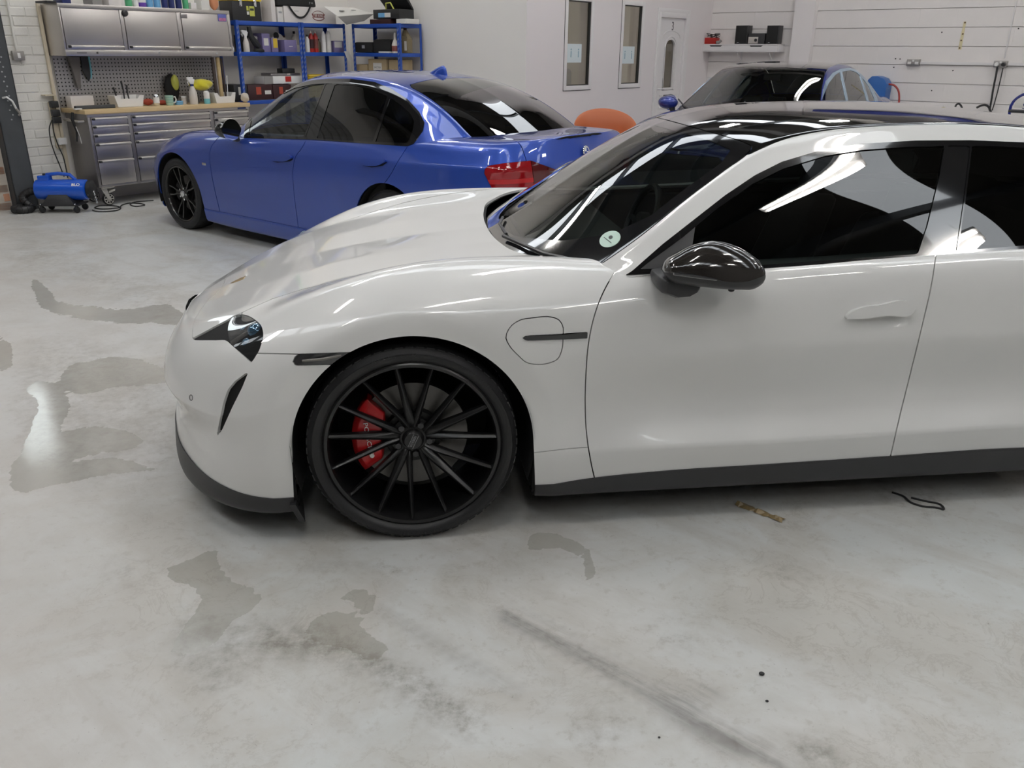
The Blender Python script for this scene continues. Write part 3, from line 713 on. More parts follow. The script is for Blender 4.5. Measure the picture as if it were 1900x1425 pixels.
# ------------------------------------------------------------------ painted block wall
def block_wall():
    w = wall_mesh('wall_block', [(LIL_B - 0.2, ROOM_B1, ROOM_A1 + 0.012, ROOM_A1 + 0.2, 0, ROOM_H)], 'joint')
    z0 = on_wall(1700, 86, 'block')[2]; ch = (on_wall(1700, 15.5, 'block')[2] - on_wall(1725, 188, 'block')[2]) / 5.0
    BL = ch * 2.0; first = z0 - math.floor(z0 / ch) * ch - ch
    rng = random.Random(4); meshes = {}
    nrow = int((ROOM_H - first) / ch) + 1; rest = MB()
    for k in range(nrow):
        za, zb = first + k * ch, first + (k + 1) * ch
        za, zb = max(za, 0.0), min(zb, ROOM_H)
        b = LIL_B - (BL / 2 if k % 2 else 0.0)
        while b < ROOM_B1:
            c0, c1 = max(b, LIL_B + 0.001), min(b + BL, ROOM_B1 - 0.001)
            if c1 - c0 > 0.03:
                indiv = 0.75 < (za + zb) / 2 < 2.45 and b < 11.5 and abs((c1 - c0) - BL) < 1e-6
                if indiv:
                    key = rng.randrange(3)
                    if key not in meshes:
                        o = MB().box(0.0002, BL - 0.0002, -0.012 + key * 0.0012, 0.012, 0.0035, ch - 0.0035).build('block', 'paint_block', w, 0.0); meshes[key] = o.data
                    else:
                        o = bpy.data.objects.new('block', meshes[key]); COL.objects.link(o); o.parent = w
                    o.location = (c0, ROOM_A1 + 0.0, za)
                else: rest.box(c0 + 0.0002, c1 - 0.0002, ROOM_A1 - 0.012, ROOM_A1 + 0.012, za + 0.0035, zb - 0.0035)
            b += BL
    tag(rest.build('blockwork', 'paint_block', w, smooth=0), kind='stuff')
    # boxed-in pillar
    p0, p1 = on_wall(1476, 60, 'block')[1], on_wall(1513, 60, 'block')[1]
    t = MB().box(p0, p1, ROOM_A1 - 0.13, ROOM_A1 - 0.013, 0, ROOM_H).build('trim_1', 'paint_white', smooth=0); tag(in_room(t), kind='structure')
    # small drilled holes and a strip of old filler
    for i, (x, y) in enumerate(((1748, 60), (1768.5, 131), (1659, 125), (1662, 109), (1670.5, 109.5), (1729, 168), (1890, 53))):
        _, b, z = on_wall(x, y, 'block'); MB().cyl((b, ROOM_A1 - 0.0135, z), (b, ROOM_A1 - 0.010, z), 0.009, 8).build('drilled_hole', 'gasket', w)
    f = [on_wall(x, y, 'block') for x, y in ((1791, 40), (1781, 92))]
    MB().hexa([(f[1][1] - 0.02, ROOM_A1 - 0.0145, f[1][2]), (f[1][1] + 0.02, ROOM_A1 - 0.0145, f[1][2]), (f[1][1] + 0.02, ROOM_A1 - 0.011, f[1][2]), (f[1][1] - 0.02, ROOM_A1 - 0.011, f[1][2]),
               (f[0][1] - 0.015, ROOM_A1 - 0.0145, f[0][2]), (f[0][1] + 0.015, ROOM_A1 - 0.0145, f[0][2]), (f[0][1] + 0.015, ROOM_A1 - 0.011, f[0][2]), (f[0][1] - 0.015, ROOM_A1 - 0.011, f[0][2])]).build('filler_strip', 'filler', w, smooth=0)
    for x, y in ((1791, 42), (1787, 63), (1784, 75), (1781, 89)):
        _, b, z = on_wall(x, y, 'block'); MB().cyl((b, ROOM_A1 - 0.018, z), (b, ROOM_A1 - 0.012, z), 0.011, 8).build('wall_plug', 'plug_brown', w)
MAT['filler'] = pbr('yellowed filler', (0.74, 0.66, 0.42), 0.8)
MAT['plug_brown'] = pbr('rusty plug', (0.16, 0.10, 0.05), 0.7)
block_wall()

# ------------------------------------------------------------------ painted brick beside the cabinets, steel column, bare brick pier
def brick_panel(parent, a0, a1, z0, z1, b_face, mat, seed, L=0.225, Hh=0.090, depth=0.008):
    rng = random.Random(seed); meshes = {}; k = 0; z = z0
    while z < z1 - 0.02:
        a = a0 - (L / 2 if k % 2 else 0)
        while a < a1 - 0.01:
            c0, c1 = max(a, a0), min(a + L, a1)
            if c1 - c0 > 0.03:
                full = abs(c1 - c0 - L) < 1e-6; j = rng.randrange(3)
                if full and j in meshes:
                    o = bpy.data.objects.new('brick', meshes[j]); COL.objects.link(o); o.parent = parent
                else:
                    o = MB().box(0, depth + (j - 1) * 0.003, 0.005, (c1 - c0) - 0.005, 0.005, Hh - 0.005).build('brick', mat, parent, 0.005, seg=1)
                    if full: meshes[j] = o.data
                o.location = (b_face, c0, z + rng.uniform(-0.001, 0.001))
            a += L
        z += Hh; k += 1
CB_A0 = -4.10
def left_end():
    w = in_room(empty('wall_brick', kind='structure'))
    MB().box(0.002, 0.01, -4.50, CB_A0, 0, 2.98).build('mortar_bed', 'paint_brick', w, smooth=0)
    brick_panel(w, -4.50, CB_A0 - 0.01, 0.24, 2.15, 0.008, 'paint_brick', 3, 0.26)
    MB().box(0.002, 0.028, -4.50, CB_A0, 2.155, 2.98).build('wall_render', 'paint_brick', w, smooth=0)
    MB().box(0.002, 0.030, -4.50, CB_A0, 0, 0.235).build('painted_base', 'steel_grey', w, smooth=0)
    p = in_room(empty('wall_pier', kind='structure'))
    MB().box(-0.30, 0.05, -5.15, -4.74, 0, 1.92).build('mortar_bed', 'mortar', p, smooth=0); MB().box(-0.30, 0.05, -5.15, -4.74, 2.91, DOOR_H).build('lintel', 'paint_brick', p, smooth=0)
    brick_panel(p, -5.15, -4.74, 0.0, 1.8, 0.042, 'brick', 8)
    c = in_room(tag(empty('steel_column'), 'dark grey steel channel column with rows of holes beside the bare brick pier', 'column'))
    MB().box(0.0, 0.16, -4.735, -4.725, 0, DOOR_H + 0.4).box(0.0, 0.16, -4.535, -4.525, 0, DOOR_H + 0.4).box(0.15, 0.16, -4.735, -4.525, 0, DOOR_H + 0.4).build('channel', 'steel_dark', c)
    k = 0; z = 0.9
    while z < 2.0:
        MB().cyl((0.158, -4.62 + 0.02 * (k % 2), z), (0.163, -4.62 + 0.02 * (k % 2), z), 0.008, 8).build('bolt_hole', 'print_grey', c); z += 0.045; k += 1
    # surface conduit with a switch box
    q = [on_wall(x, y, 'cab') for x, y in ((13, 10), (28, 97))]
    d = in_room(tag(empty('light_switch'), 'grey metal switch box on a white conduit, painted brick wall', 'switch'))
    MB().box(0.032, 0.075, q[1][0] - 0.055, q[1][0] + 0.055, q[1][2] - 0.075, q[1][2] + 0.015).build('switch_box', 'galv', d, 0.006)
    MB().box(0.075, 0.082, q[1][0] - 0.014, q[1][0] + 0.014, q[1][2] - 0.055, q[1][2] - 0.005).build('rocker', 'white_plastic', d, 0.003)
    MB().cyl((0.045, q[1][0], q[1][2]), (0.045, q[1][0], 3.4), 0.012, 8).build('conduit', 'paint_brick', d)
    # downpipe conduit lower left
    e = [on_wall(*t, 'cab') for t in ((18, 165), (60, 340))]
    MB().cyl((0.052, e[0][0], 2.0), (0.052, e[0][0], 0.12), 0.020, 8).build('pipe', 'paint_brick', in_room(tag(empty('painted_pipe'), 'cream painted pipe running down the painted brick wall beside the steel column', 'pipe')))
MAT['galv'] = pbr('galvanised box', (0.36, 0.34, 0.31), 0.4, metal=0.6)
left_end()
def side_opening():
    # narrow daylight window above the bare brick pier, and the closed roller shutter beside it
    a0, a1, z0, z1 = -5.15, -4.74, 1.93, 2.90; r = in_room(empty('window_3', kind='structure')); f = 0.03
    for q in ((a0, a0 + f, z0, z1), (a1 - f, a1, z0, z1), (a0 + f, a1 - f, z0, z0 + f), (a0 + f, a1 - f, z1 - f, z1)): MB().box(-0.10, -0.04, *q).build('window_frame', 'upvc', r, 0.004)
    MB().box(-0.072, -0.066, a0 + f, a1 - f, z0 + f, z1 - f).build('pane', 'pane', r, smooth=0)
    d = in_room(empty('door_2', kind='structure')); z = 0.0
    while z < DOOR_H - 0.01:
        MB().prism([(0.0, z), (0.018, z + 0.02), (0.018, z + 0.11), (0.0, z + 0.13), (-0.012, z + 0.13), (-0.012, z)], DOOR_A0, DOOR_A1, 'y').build('slat', 'shutter', d, smooth=0); z += 0.13
MAT['shutter'] = pbr('grey shutter steel', (0.36, 0.36, 0.35), 0.5)
side_opening()

# ================================================================== white four-door sports saloon

def rot_y_pts(P, ang):
    c, s = math.cos(ang), math.sin(ang)
    return [(x * c + z * s, y, -x * s + z * c) for x, y, z in P]
def tyre_mesh(r, w, rim):
    """tyre profile around local y; outer face at y=-w/2"""
    h = w / 2; pr = [(rim, -h * 0.80), (rim + 0.010, -h * 0.93), (rim + (r - rim) * 0.35, -h * 0.995), (rim + (r - rim) * 0.6, -h), (r - 0.022, -h * 0.95), (r - 0.008, -h * 0.86), (r - 0.002, -h * 0.72), (r, -h * 0.4), (r, 0)]
    return pr + [(a, -b) for a, b in reversed(pr[:-1])]
def make_wheel(parent, c, side, r, w, rim, style, mats, steer=0.0, caliper=None, text=None):
    """wheel as a part of its car; side -1 faces the camera. Sub-parts: tyre, rim, spoke, cap, disc, caliper"""
    wh = empty('wheel', c, 0.0 if side < 0 else PI, parent=parent)
    wh.rotation_euler[2] += steer
    n = 72; h = w / 2
    m = MB().lathe(tyre_mesh(r, w, rim), n, 'y', cap=False); m.build('tyre', 'rubber', wh, smooth=60)
    # tread blocks: sipes on the shoulders
    t = MB(); k = 64
    for i in range(k):
        for sd in (-1, 1):
            a = 2 * PI * i / k + (0.03 if sd > 0 else 0)
            pts = []
            for da, y, rr in ((-0.034, sd * h * 0.30, r + 0.0015), (0.034, sd * h * 0.30, r + 0.0015), (0.034, sd * h * 0.84, r - 0.0035), (-0.034, sd * h * 0.84, r - 0.0035)):
                pts.append(((rr) * math.cos(a + da), y, (rr) * math.sin(a + da)))
            low = [(p[0] * 0.985, p[1], p[2] * 0.985) for p in pts]
            t.hexa(low + pts)
    tag(t.build('tread', 'rubber', wh, smooth=0), kind='stuff')
    # rim barrel and lip
    lip = [(rim + 0.004, -h * 0.80), (rim + 0.006, -h * 0.86), (rim - 0.002, -h * 0.90), (rim - 0.012, -h * 0.88), (rim - 0.018, -h * 0.76), (rim - 0.020, -h * 0.2), (rim - 0.034, h * 0.2), (rim - 0.030, h * 0.8), (rim + 0.002, h * 0.86), (rim + 0.004, h * 0.8)]
    MB().lathe(lip, n, 'y', cap=False).build('rim', mats[0], wh, smooth=40)
    MB().lathe([(0.0, h * 0.35), (0.10, h * 0.35), (0.10, h * 0.15), (0.0, h * 0.15)], 24, 'y').build('hub_back', 'disc_hat', wh)
    fy = -h * 0.80
    if style == 'multi15':
        for g in range(5):
            for q, (off, wd0, wd1, rt) in enumerate(((0.0, 0.017, 0.0075, 0.062), (2 * PI / 15, 0.012, 0.0065, 0.075), (-2 * PI / 15, 0.013, 0.0065, 0.075))):
                a = PI / 2 + 0.12 + g * 2 * PI / 5 + off
                ar = a - off * 0.42                          # the side spokes fan out of the hub pad
                s = MB(); prof = []; el = 0.088
                P0, P1 = np.array([0.044 * math.cos(ar), 0.044 * math.sin(ar)]), np.array([el * math.cos(a - off * 0.22), el * math.sin(a - off * 0.22)]); P2 = np.array([(rim - 0.014) * math.cos(a + 0.045), (rim - 0.014) * math.sin(a + 0.045)])
                for (pt, wd, dep, yy) in ((P0, wd0 * 1.1, 0.030, fy + 0.048), (P1, wd0 * 0.95, 0.030, fy + 0.036), (P1 * 0.55 + P2 * 0.45, (wd0 + wd1) / 2, 0.028, fy + 0.016), (P2, wd1 * 1.1, 0.024, fy - 0.004)):
                    dr = (P2 - P1) / np.linalg.norm(P2 - P1) if pt is not P0 else (P1 - P0) / np.linalg.norm(P1 - P0)
                    cx, cz = pt; tx, tz = -dr[1], dr[0]
                    prof.append([(cx - tx * wd, yy + dep, cz - tz * wd), (cx - tx * wd * 0.9, yy + 0.007, cz - tz * wd * 0.9), (cx - tx * wd * 0.15, yy, cz - tz * wd * 0.15), (cx + tx * wd * 0.9, yy + 0.009, cz + tz * wd * 0.9), (cx + tx * wd, yy + dep, cz + tz * wd)])
                vs = [p for ring in prof for p in ring]; fs = []
                for i in range(len(prof) - 1):
                    for k2 in range(5): fs.append((i * 5 + k2, i * 5 + (k2 + 1) % 5, (i + 1) * 5 + (k2 + 1) % 5, (i + 1) * 5 + k2))
                fs += [(4, 3, 2, 1, 0), tuple(15 + k2 for k2 in range(5))]
                s.add(vs, fs); s.build('spoke', mats[0], wh, 0.0012, smooth=30, seg=1)
        for g in range(5):
            a = PI / 2 + 0.12 + (g + 0.5) * 2 * PI / 5
            MB().cyl((0.056 * math.cos(a), fy + 0.045, 0.056 * math.sin(a)), (0.056 * math.cos(a), fy + 0.075, 0.056 * math.sin(a)), 0.011, 6).build('wheel_bolt', 'satin_black', wh)
        MB().lathe([(0.0, fy + 0.034), (0.030, fy + 0.034), (0.034, fy + 0.038), (0.038, fy + 0.050), (0.075, fy + 0.062), (0.080, fy + 0.095), (0.0, fy + 0.095)], 32, 'y').build('hub_pad', mats[0], wh)
        cap = MB().lathe([(0.0, fy + 0.029), (0.029, fy + 0.030), (0.032, fy + 0.034), (0.032, fy + 0.04), (0, fy + 0.04)], 32, 'y').build('centre_cap', mats[0], wh)
        if side < 0 and text:
            M = frame_mat((0, fy + 0.0285, 0), (0.42, 0, 0.9), (-0.9, 0, 0.42))
            text_mesh('cap_lettering', text, 0.0125, 'print_grey', wh, M, 0.0003, squash=0.95)
            for s2 in (-1, 1):
                u = Vector((0.42, 0, 0.9)).normalized(); v = Vector((-0.9, 0, 0.42)).normalized()
                o = Vector((0, fy + 0.0282, 0)) + v * (0.0085 * s2); MB().tube([o - u * 0.026, o + u * 0.026], 0.0008, 4).build('cap_line', 'print_grey', wh)
    elif style == 'twin5':
        for g in range(5):
            for sd in (-1, 1):
                a = PI / 2 + 0.25 + g * 2 * PI / 5
                prof = []
                for (rad, off, wd, dep, yy) in ((0.045, 0.13, 0.013, 0.03, fy + 0.022), (0.10, 0.15, 0.011, 0.03, fy + 0.014), (0.16, 0.21, 0.010, 0.03, fy + 0.010), (rim - 0.012, 0.19, 0.011, 0.025, fy + 0.006)):
                    ang = a + sd * off * (1.0 if rad > 0.05 else 1.6); cx, cz = rad * math.cos(ang), rad * math.sin(ang); tx, tz = -math.sin(ang), math.cos(ang)
                    prof.append([(cx - tx * wd, yy + dep, cz - tz * wd), (cx - tx * wd * 0.7, yy, cz - tz * wd * 0.7), (cx + tx * wd * 0.7, yy, cz + tz * wd * 0.7), (cx + tx * wd, yy + dep, cz + tz * wd)])
                vs = [p for ring in prof for p in ring]; fs = []
                for i in range(3):
                    for k2 in range(4): fs.append((i * 4 + k2, i * 4 + (k2 + 1) % 4, (i + 1) * 4 + (k2 + 1) % 4, (i + 1) * 4 + k2))
                fs += [(3, 2, 1, 0), (12, 13, 14, 15)]
                MB().add(vs, fs).build('spoke', mats[0], wh, 0.0015, smooth=30, seg=1)
        MB().lathe([(0.0, fy + 0.014), (0.040, fy + 0.014), (0.060, fy + 0.022), (0.066, fy + 0.06), (0, fy + 0.06)], 28, 'y').build('hub_pad', mats[0], wh)
        for g in range(5):
            a = PI / 2 + 0.25 + (g + .5) * 2 * PI / 5
            MB().cyl((0.053 * math.cos(a), fy + 0.010, 0.053 * math.sin(a)), (0.053 * math.cos(a), fy + 0.04, 0.053 * math.sin(a)), 0.010, 6).build('wheel_bolt', 'chrome', wh)
        MB().lathe([(0.0, fy + 0.002), (0.028, fy + 0.003), (0.031, fy + 0.008), (0.031, fy + 0.02), (0, fy + 0.02)], 28, 'y').build('centre_cap', 'chrome', wh)
    # brake
    R = rim * 0.64
    d = MB().lathe([(R * 0.52, -0.012), (R, -0.012), (R, 0.018), (R * 0.52, 0.018)], 48, 'y', closed=True).build('brake_disc', 'disc', wh, smooth=40)
    MB().lathe([(0.0, -0.03), (R * 0.50, -0.03), (R * 0.54, -0.011), (R * 0.54, 0.0), (0, 0.0)], 32, 'y').build('disc_hat', 'disc_hat', wh)
    if caliper:
        a0, a1 = caliper[:2]; m = MB(); k = 14; vs = []; fs = []
        for i in range(k + 1):
            a = a0 + (a1 - a0) * i / k; e = 1 - 0.28 * abs(2 * i / k - 1) ** 3
            for (rr, yy) in ((R * (1.04 - 0.52 * e), -0.022), (R * (1.04 - 0.46 * e), -0.046 * e - 0.006), (R * 1.00, -0.050 * e - 0.006), (R * 1.10, -0.036), (R * 1.10, 0.02), (R * 1.0, 0.03)):
                vs.append((rr * math.cos(a), yy, rr * math.sin(a)))
        for i in range(k):
            for j in range(6): fs.append((i * 6 + j, i * 6 + (j + 1) % 6, (i + 1) * 6 + (j + 1) % 6, (i + 1) * 6 + j))
        fs += [tuple(range(5, -1, -1)), tuple(k * 6 + j for j in range(6))]
        cal = m.add(vs, fs).build('brake_caliper', mats[1], wh, 0.004, smooth=50)
        if side < 0 and len(caliper) == 2:
            am = (a0 + a1) / 2 + 0.02; rr = R * 0.80
            M = frame_mat((rr * math.cos(am), -0.0605, rr * math.sin(am)), (0.12, 0, -1.0), (1, 0, 0.12))
            text_mesh('caliper_lettering', 'PORSCHE', 0.021, 'print_white', wh, M, 0.0004, squash=1.35)
            for q in (0.18, 0.82):
                a = a0 + (a1 - a0) * q; MB().cyl((rr * math.cos(a), -0.061, rr * math.sin(a)), (rr * math.cos(a), -0.04, rr * math.sin(a)), 0.008, 10).build('caliper_bolt', 'chrome', wh)
    return wh

def tyre_words(wh, r0, y, items, mat='tyre_text'):
    """letters standing round the sidewall: (word, centre angle, size)"""
    for word, ang, size in items:
        for i, ch in enumerate(word):
            if ch == ' ': continue
            a = ang - (i - (len(word) - 1) / 2) * size * 0.92 / r0
            M = frame_mat((r0 * math.cos(a), y, r0 * math.sin(a)), (math.sin(a), 0, -math.cos(a)), (math.cos(a), 0, math.sin(a)))
            text_mesh('tyre_letter', ch, size, mat, wh, M, 0.0004)

def white_net():
    S = []
    def st(*cols): S.append(list(cols))
    #   k0 under             k1 bottom edge       k2 skirt line        k3 crease            k4 hollow            k5 widest            k6 shoulder          k7 crest             k8 valley            k9 bonnet            k10 centre
    st((-.84, 0, .115), (-.945, 0, .115), (-.950, 0, .262), (-.938, 0, .325), (-.930, 0, .37), (-.965, 0, .465), (-.945, 0, .535), (-.895, 0, .605), (-.893, 0, .607), (-.891, 0, .608), (-.890, 0, .609))
    st((-.80, .34, .115), (-.905, .37, .115), (-.910, .37, .258), (-.898, .36, .32), (-.893, .355, .37), (-.928, .36, .465), (-.908, .355, .535), (-.858, .345, .605), (-.852, .22, .622), (-.842, .11, .633), (-.838, 0, .636))
    st((-.72, .60, .112), (-.808, .65, .112), (-.814, .65, .238), (-.803, .64, .31), (-.800, .63, .37), (-.835, .64, .465), (-.818, .625, .535), (-.775, .585, .612), (-.775, .40, .650), (-.763, .20, .665), (-.758, 0, .668))
    st((-.62, .75, .112), (-.685, .805, .112), (-.693, .815, .205), (-.688, .815, .290), (-.685, .80, .37), (-.705, .815, .465), (-.70, .785, .545), (-.69, .71, .632), (-.685, .50, .688), (-.668, .25, .703), (-.662, 0, .706))
    st((-.55, .82, .115), (-.575, .885, .115), (-.58, .895, .185), (-.58, .90, .282), (-.58, .898, .37), (-.585, .905, .47), (-.585, .872, .575), (-.60, .785, .672), (-.585, .555, .730), (-.562, .28, .741), (-.556, 0, .743))
    st((-.40, .86, .118), (-.40, .925, .118), (-.40, .942, .178), (-.40, .952, .28), (-.40, .956, .40), (-.40, .960, .53), (-.40, .925, .675), (-.40, .785, .785), (-.395, .57, .792), (-.385, .29, .800), (-.38, 0, .797))
    st((-.20, .88, .12), (-.20, .935, .12), (-.20, .952, .178), (-.20, .962, .29), (-.20, .967, .43), (-.20, .970, .63), (-.20, .940, .775), (-.20, .775, .872), (-.20, .575, .842), (-.19, .29, .845), (-.19, 0, .838))
    st((0, .88, .125), (0, .935, .125), (0, .953, .178), (0, .964, .30), (0, .970, .44), (0, .973, .68), (0, .945, .820), (0, .770, .920), (0, .58, .877), (0, .29, .875), (0, 0, .867))
    st((.20, .88, .13), (.20, .933, .13), (.20, .952, .178), (.20, .964, .305), (.20, .968, .45), (.20, .970, .68), (.20, .945, .828), (.20, .775, .938), (.20, .59, .896), (.19, .30, .890), (.19, 0, .887))
    st((.40, .88, .132), (.40, .928, .132), (.40, .948, .178), (.40, .963, .31), (.40, .955, .45), (.40, .963, .67), (.40, .945, .828), (.40, .80, .938), (.40, .61, .915), (.37, .30, .904), (.36, 0, .901))
    st((.58, .88, .134), (.58, .925, .134), (.58, .944, .200), (.58, .962, .315), (.58, .932, .43), (.58, .956, .66), (.58, .944, .825), (.58, .835, .932), (.58, .63, .917), (.58, .30, .910), (.58, 0, .905))
    st((.86, .88, .134), (.86, .925, .134), (.86, .943, .216), (.86, .961, .318), (.86, .906, .43), (.86, .951, .66), (.86, .942, .822), (.86, .872, .925), (.86, .70, .917), (.86, .30, .910), (.86, 0, .905))
    st((1.25, .88, .134), (1.25, .925, .134), (1.25, .943, .222), (1.25, .961, .320), (1.25, .906, .432), (1.25, .948, .67), (1.25, .938, .830), (1.25, .885, .932), (1.25, .72, .92), (1.25, .30, .910), (1.25, 0, .905))
    st((1.72, .88, .134), (1.72, .925, .134), (1.72, .943, .230), (1.72, .961, .328), (1.72, .906, .44), (1.72, .948, .68), (1.72, .938, .845), (1.72, .885, .950), (1.72, .72, .94), (1.72, .30, .92), (1.72, 0, .915))
    st((2.15, .88, .134), (2.15, .925, .134), (2.15, .943, .238), (2.15, .961, .335), (2.15, .906, .45), (2.15, .955, .69), (2.15, .945, .858), (2.15, .888, .966), (2.15, .72, .955), (2.15, .30, .93), (2.15, 0, .925))
    st((2.42, .88, .136), (2.42, .928, .136), (2.42, .950, .235), (2.42, .965, .335), (2.42, .955, .49), (2.42, .970, .70), (2.42, .958, .868), (2.42, .885, .975), (2.42, .72, .965), (2.42, .30, .94), (2.42, 0, .935))
    st((2.81, .88, .14), (2.81, .935, .14), (2.81, .955, .235), (2.81, .970, .335), (2.81, .975, .50), (2.81, .982, .71), (2.81, .962, .872), (2.81, .865, .980), (2.81, .70, .975), (2.81, .30, .96), (2.81, 0, .955))
    st((3.16, .86, .16), (3.16, .925, .16), (3.16, .945, .25), (3.16, .955, .345), (3.16, .958, .51), (3.16, .962, .72), (3.16, .935, .868), (3.16, .825, .968), (3.16, .65, .975), (3.16, .30, .975), (3.16, 0, .975))
    st((3.42, .80, .19), (3.44, .875, .19), (3.45, .895, .28), (3.46, .905, .37), (3.47, .905, .53), (3.46, .905, .73), (3.44, .875, .865), (3.42, .765, .955), (3.42, .60, .965), (3.42, .28, .970), (3.42, 0, .97))
    st((3.55, .68, .21), (3.62, .735, .21), (3.66, .75, .29), (3.68, .765, .38), (3.70, .765, .55), (3.70, .76, .74), (3.68, .74, .855), (3.62, .66, .930), (3.61, .52, .940), (3.60, .25, .945), (3.60, 0, .945))
    st((3.65, .40, .22), (3.74, .42, .22), (3.78, .43, .30), (3.80, .44, .39), (3.82, .44, .56), (3.82, .44, .75), (3.80, .43, .855), (3.72, .40, .920), (3.70, .32, .930), (3.69, .16, .933), (3.69, 0, .933))
    st((3.68, 0, .22), (3.77, 0, .22), (3.81, 0, .30), (3.83, 0, .39), (3.85, 0, .56), (3.85, 0, .75), (3.83, 0, .855), (3.75, 0, .918), (3.73, 0, .926), (3.72, 0, .929), (3.715, 0, .93))
    return S
def white_top_net():
    S = []
    def st(*c): S.append(list(c))
    #  belt, low glass, cant rail outer, roof edge, roof quarter, roof mid, centre
    st((.62, .885, .885), (.615, .88, .887), (.60, .872, .893), (.57, .845, .892), (.42, .62, .872), (.325, .34, .862), (.285, 0, .858))
    st((.80, .898, .915), (.80, .884, .945), (.836, .838, .996), (.782, .815, 1.020), (.645, .60, 1.008), (.555, .33, .995), (.520, 0, .990))
    st((.95, .896, .918), (.95, .848, .990), (.958, .784, 1.063), (.918, .745, 1.106), (.790, .55, 1.113), (.712, .30, 1.106), (.683, 0, 1.103))
    st((1.15, .894, .92), (1.16, .808, 1.035), (1.185, .687, 1.186), (1.095, .672, 1.204), (.972, .50, 1.228), (.905, .28, 1.230), (.885, 0, 1.230))
    st((1.32, .894, .922), (1.32, .780, 1.078), (1.36, .637, 1.246), (1.250, .602, 1.288), (1.145, .455, 1.321), (1.095, .25, 1.331), (1.080, 0, 1.334))
    st((1.50, .892, .926), (1.50, .764, 1.095), (1.50, .616, 1.271), (1.43, .570, 1.328), (1.38, .43, 1.362), (1.35, .24, 1.376), (1.34, 0, 1.381))
    st((1.75, .89, .935), (1.75, .756, 1.110), (1.75, .600, 1.291), (1.72, .552, 1.349), (1.72, .42, 1.378), (1.72, .23, 1.391), (1.72, 0, 1.395))
    st((2.15, .888, .952), (2.15, .752, 1.118), (2.15, .602, 1.287), (2.15, .548, 1.349), (2.15, .41, 1.376), (2.15, .22, 1.387), (2.15, 0, 1.390))
    st((2.50, .885, .965), (2.50, .752, 1.108), (2.50, .612, 1.255), (2.50, .550, 1.316), (2.50, .41, 1.343), (2.50, .22, 1.354), (2.50, 0, 1.357))
    st((2.85, .865, .970), (2.85, .755, 1.080), (2.85, .632, 1.188), (2.85, .556, 1.250), (2.85, .42, 1.282), (2.85, .22, 1.293), (2.85, 0, 1.296))
    st((3.20, .82, .955), (3.20, .76, 1.020), (3.20, .66, 1.085), (3.20, .566, 1.148), (3.20, .42, 1.182), (3.20, .22, 1.193), (3.20, 0, 1.196))
    st((3.50, .74, .915), (3.50, .72, .940), (3.50, .66, .975), (3.50, .570, 1.020), (3.50, .42, 1.050), (3.50, .22, 1.060), (3.50, 0, 1.063))
    st((3.68, .62, .880), (3.68, .61, .890), (3.68, .58, .905), (3.68, .52, .925), (3.68, .40, .940), (3.68, .2, .945), (3.68, 0, .946))
    for c in S:
        for k in (4, 5):
            q = (c[k][1] / c[3][1]) ** 2; c[k] = (c[6][0] + (c[3][0] - c[6][0]) * q, c[k][1], c[6][2] + (c[3][2] - c[6][2]) * q)
        a, b = np.array(c[0]), np.array(c[2]); m = a * 0.48 + b * 0.52; c[1] = (float(m[0]), float(m[1] + 0.010 * np.linalg.norm(b - a) / 0.45), float(m[2]))
    return S

def refine(m):
    """split every triangle in four"""
    F = m.F; E = np.concatenate([F[:, [0, 1]], F[:, [1, 2]], F[:, [2, 0]]]); U, inv = np.unique(np.sort(E, 1), axis=0, return_inverse=True); inv = inv.ravel().reshape(3, -1) + len(m.V)
    mid = lambda X: (X[U[:, 0]] + X[U[:, 1]]) / 2
    N = np.concatenate([m.N, mid(m.N)]); N /= np.maximum(np.linalg.norm(N, axis=1, keepdims=True), 1e-12); a, b, c = inv
    return TM(np.concatenate([m.V, mid(m.V)]), N, np.concatenate([np.stack([F[:, 0], a, c], 1), np.stack([a, F[:, 1], b], 1), np.stack([c, b, F[:, 2]], 1), np.stack([a, b, c], 1)]), np.concatenate([m.A, mid(m.A)]))
def pick(car, m, px, py, off=0.0):
    """nearest skin point (near side) to a pixel, as a signed local point and its normal"""
    q = car.px(m.V); facing = ((car.world(m.V) - C_POS) * (np.outer(m.N[:, 0], car.e1) - np.outer(m.N[:, 1], car.e2) + np.outer(m.N[:, 2], [0, 0, 1.0]))).sum(1) < 0
    d = (q[:, 0] - px) ** 2 + (q[:, 1] - py) ** 2 + np.where(facing, 0, 1e6); i = int(np.argmin(d))
    p = m.V[i] * [1, -1, 1]; n = m.N[i] * [1, -1, 1]; return p + n * off, n
def weld(m):
    key = np.round(m.V, 6); U, idx, inv = np.unique(key, axis=0, return_index=True, return_inverse=True); F = inv.ravel()[m.F]
    return TM(m.V[idx], m.N[idx], F[(F[:, 0] != F[:, 1]) & (F[:, 1] != F[:, 2]) & (F[:, 0] != F[:, 2])], m.A[idx])
def COWL(d):
    p = smooth_poly([(.335 + d, -.03), (.338 + d, .15), (.352 + d, .32), (.395 + d, .54), (.455 + d, .645), (.53 + d, .715), (.66, .79)], False, 6)
    return [tuple(q) for q in p] + [(1.2, .815), (2.4, .80), (3.05, .70), (3.4, .5), (3.45, -.03)]
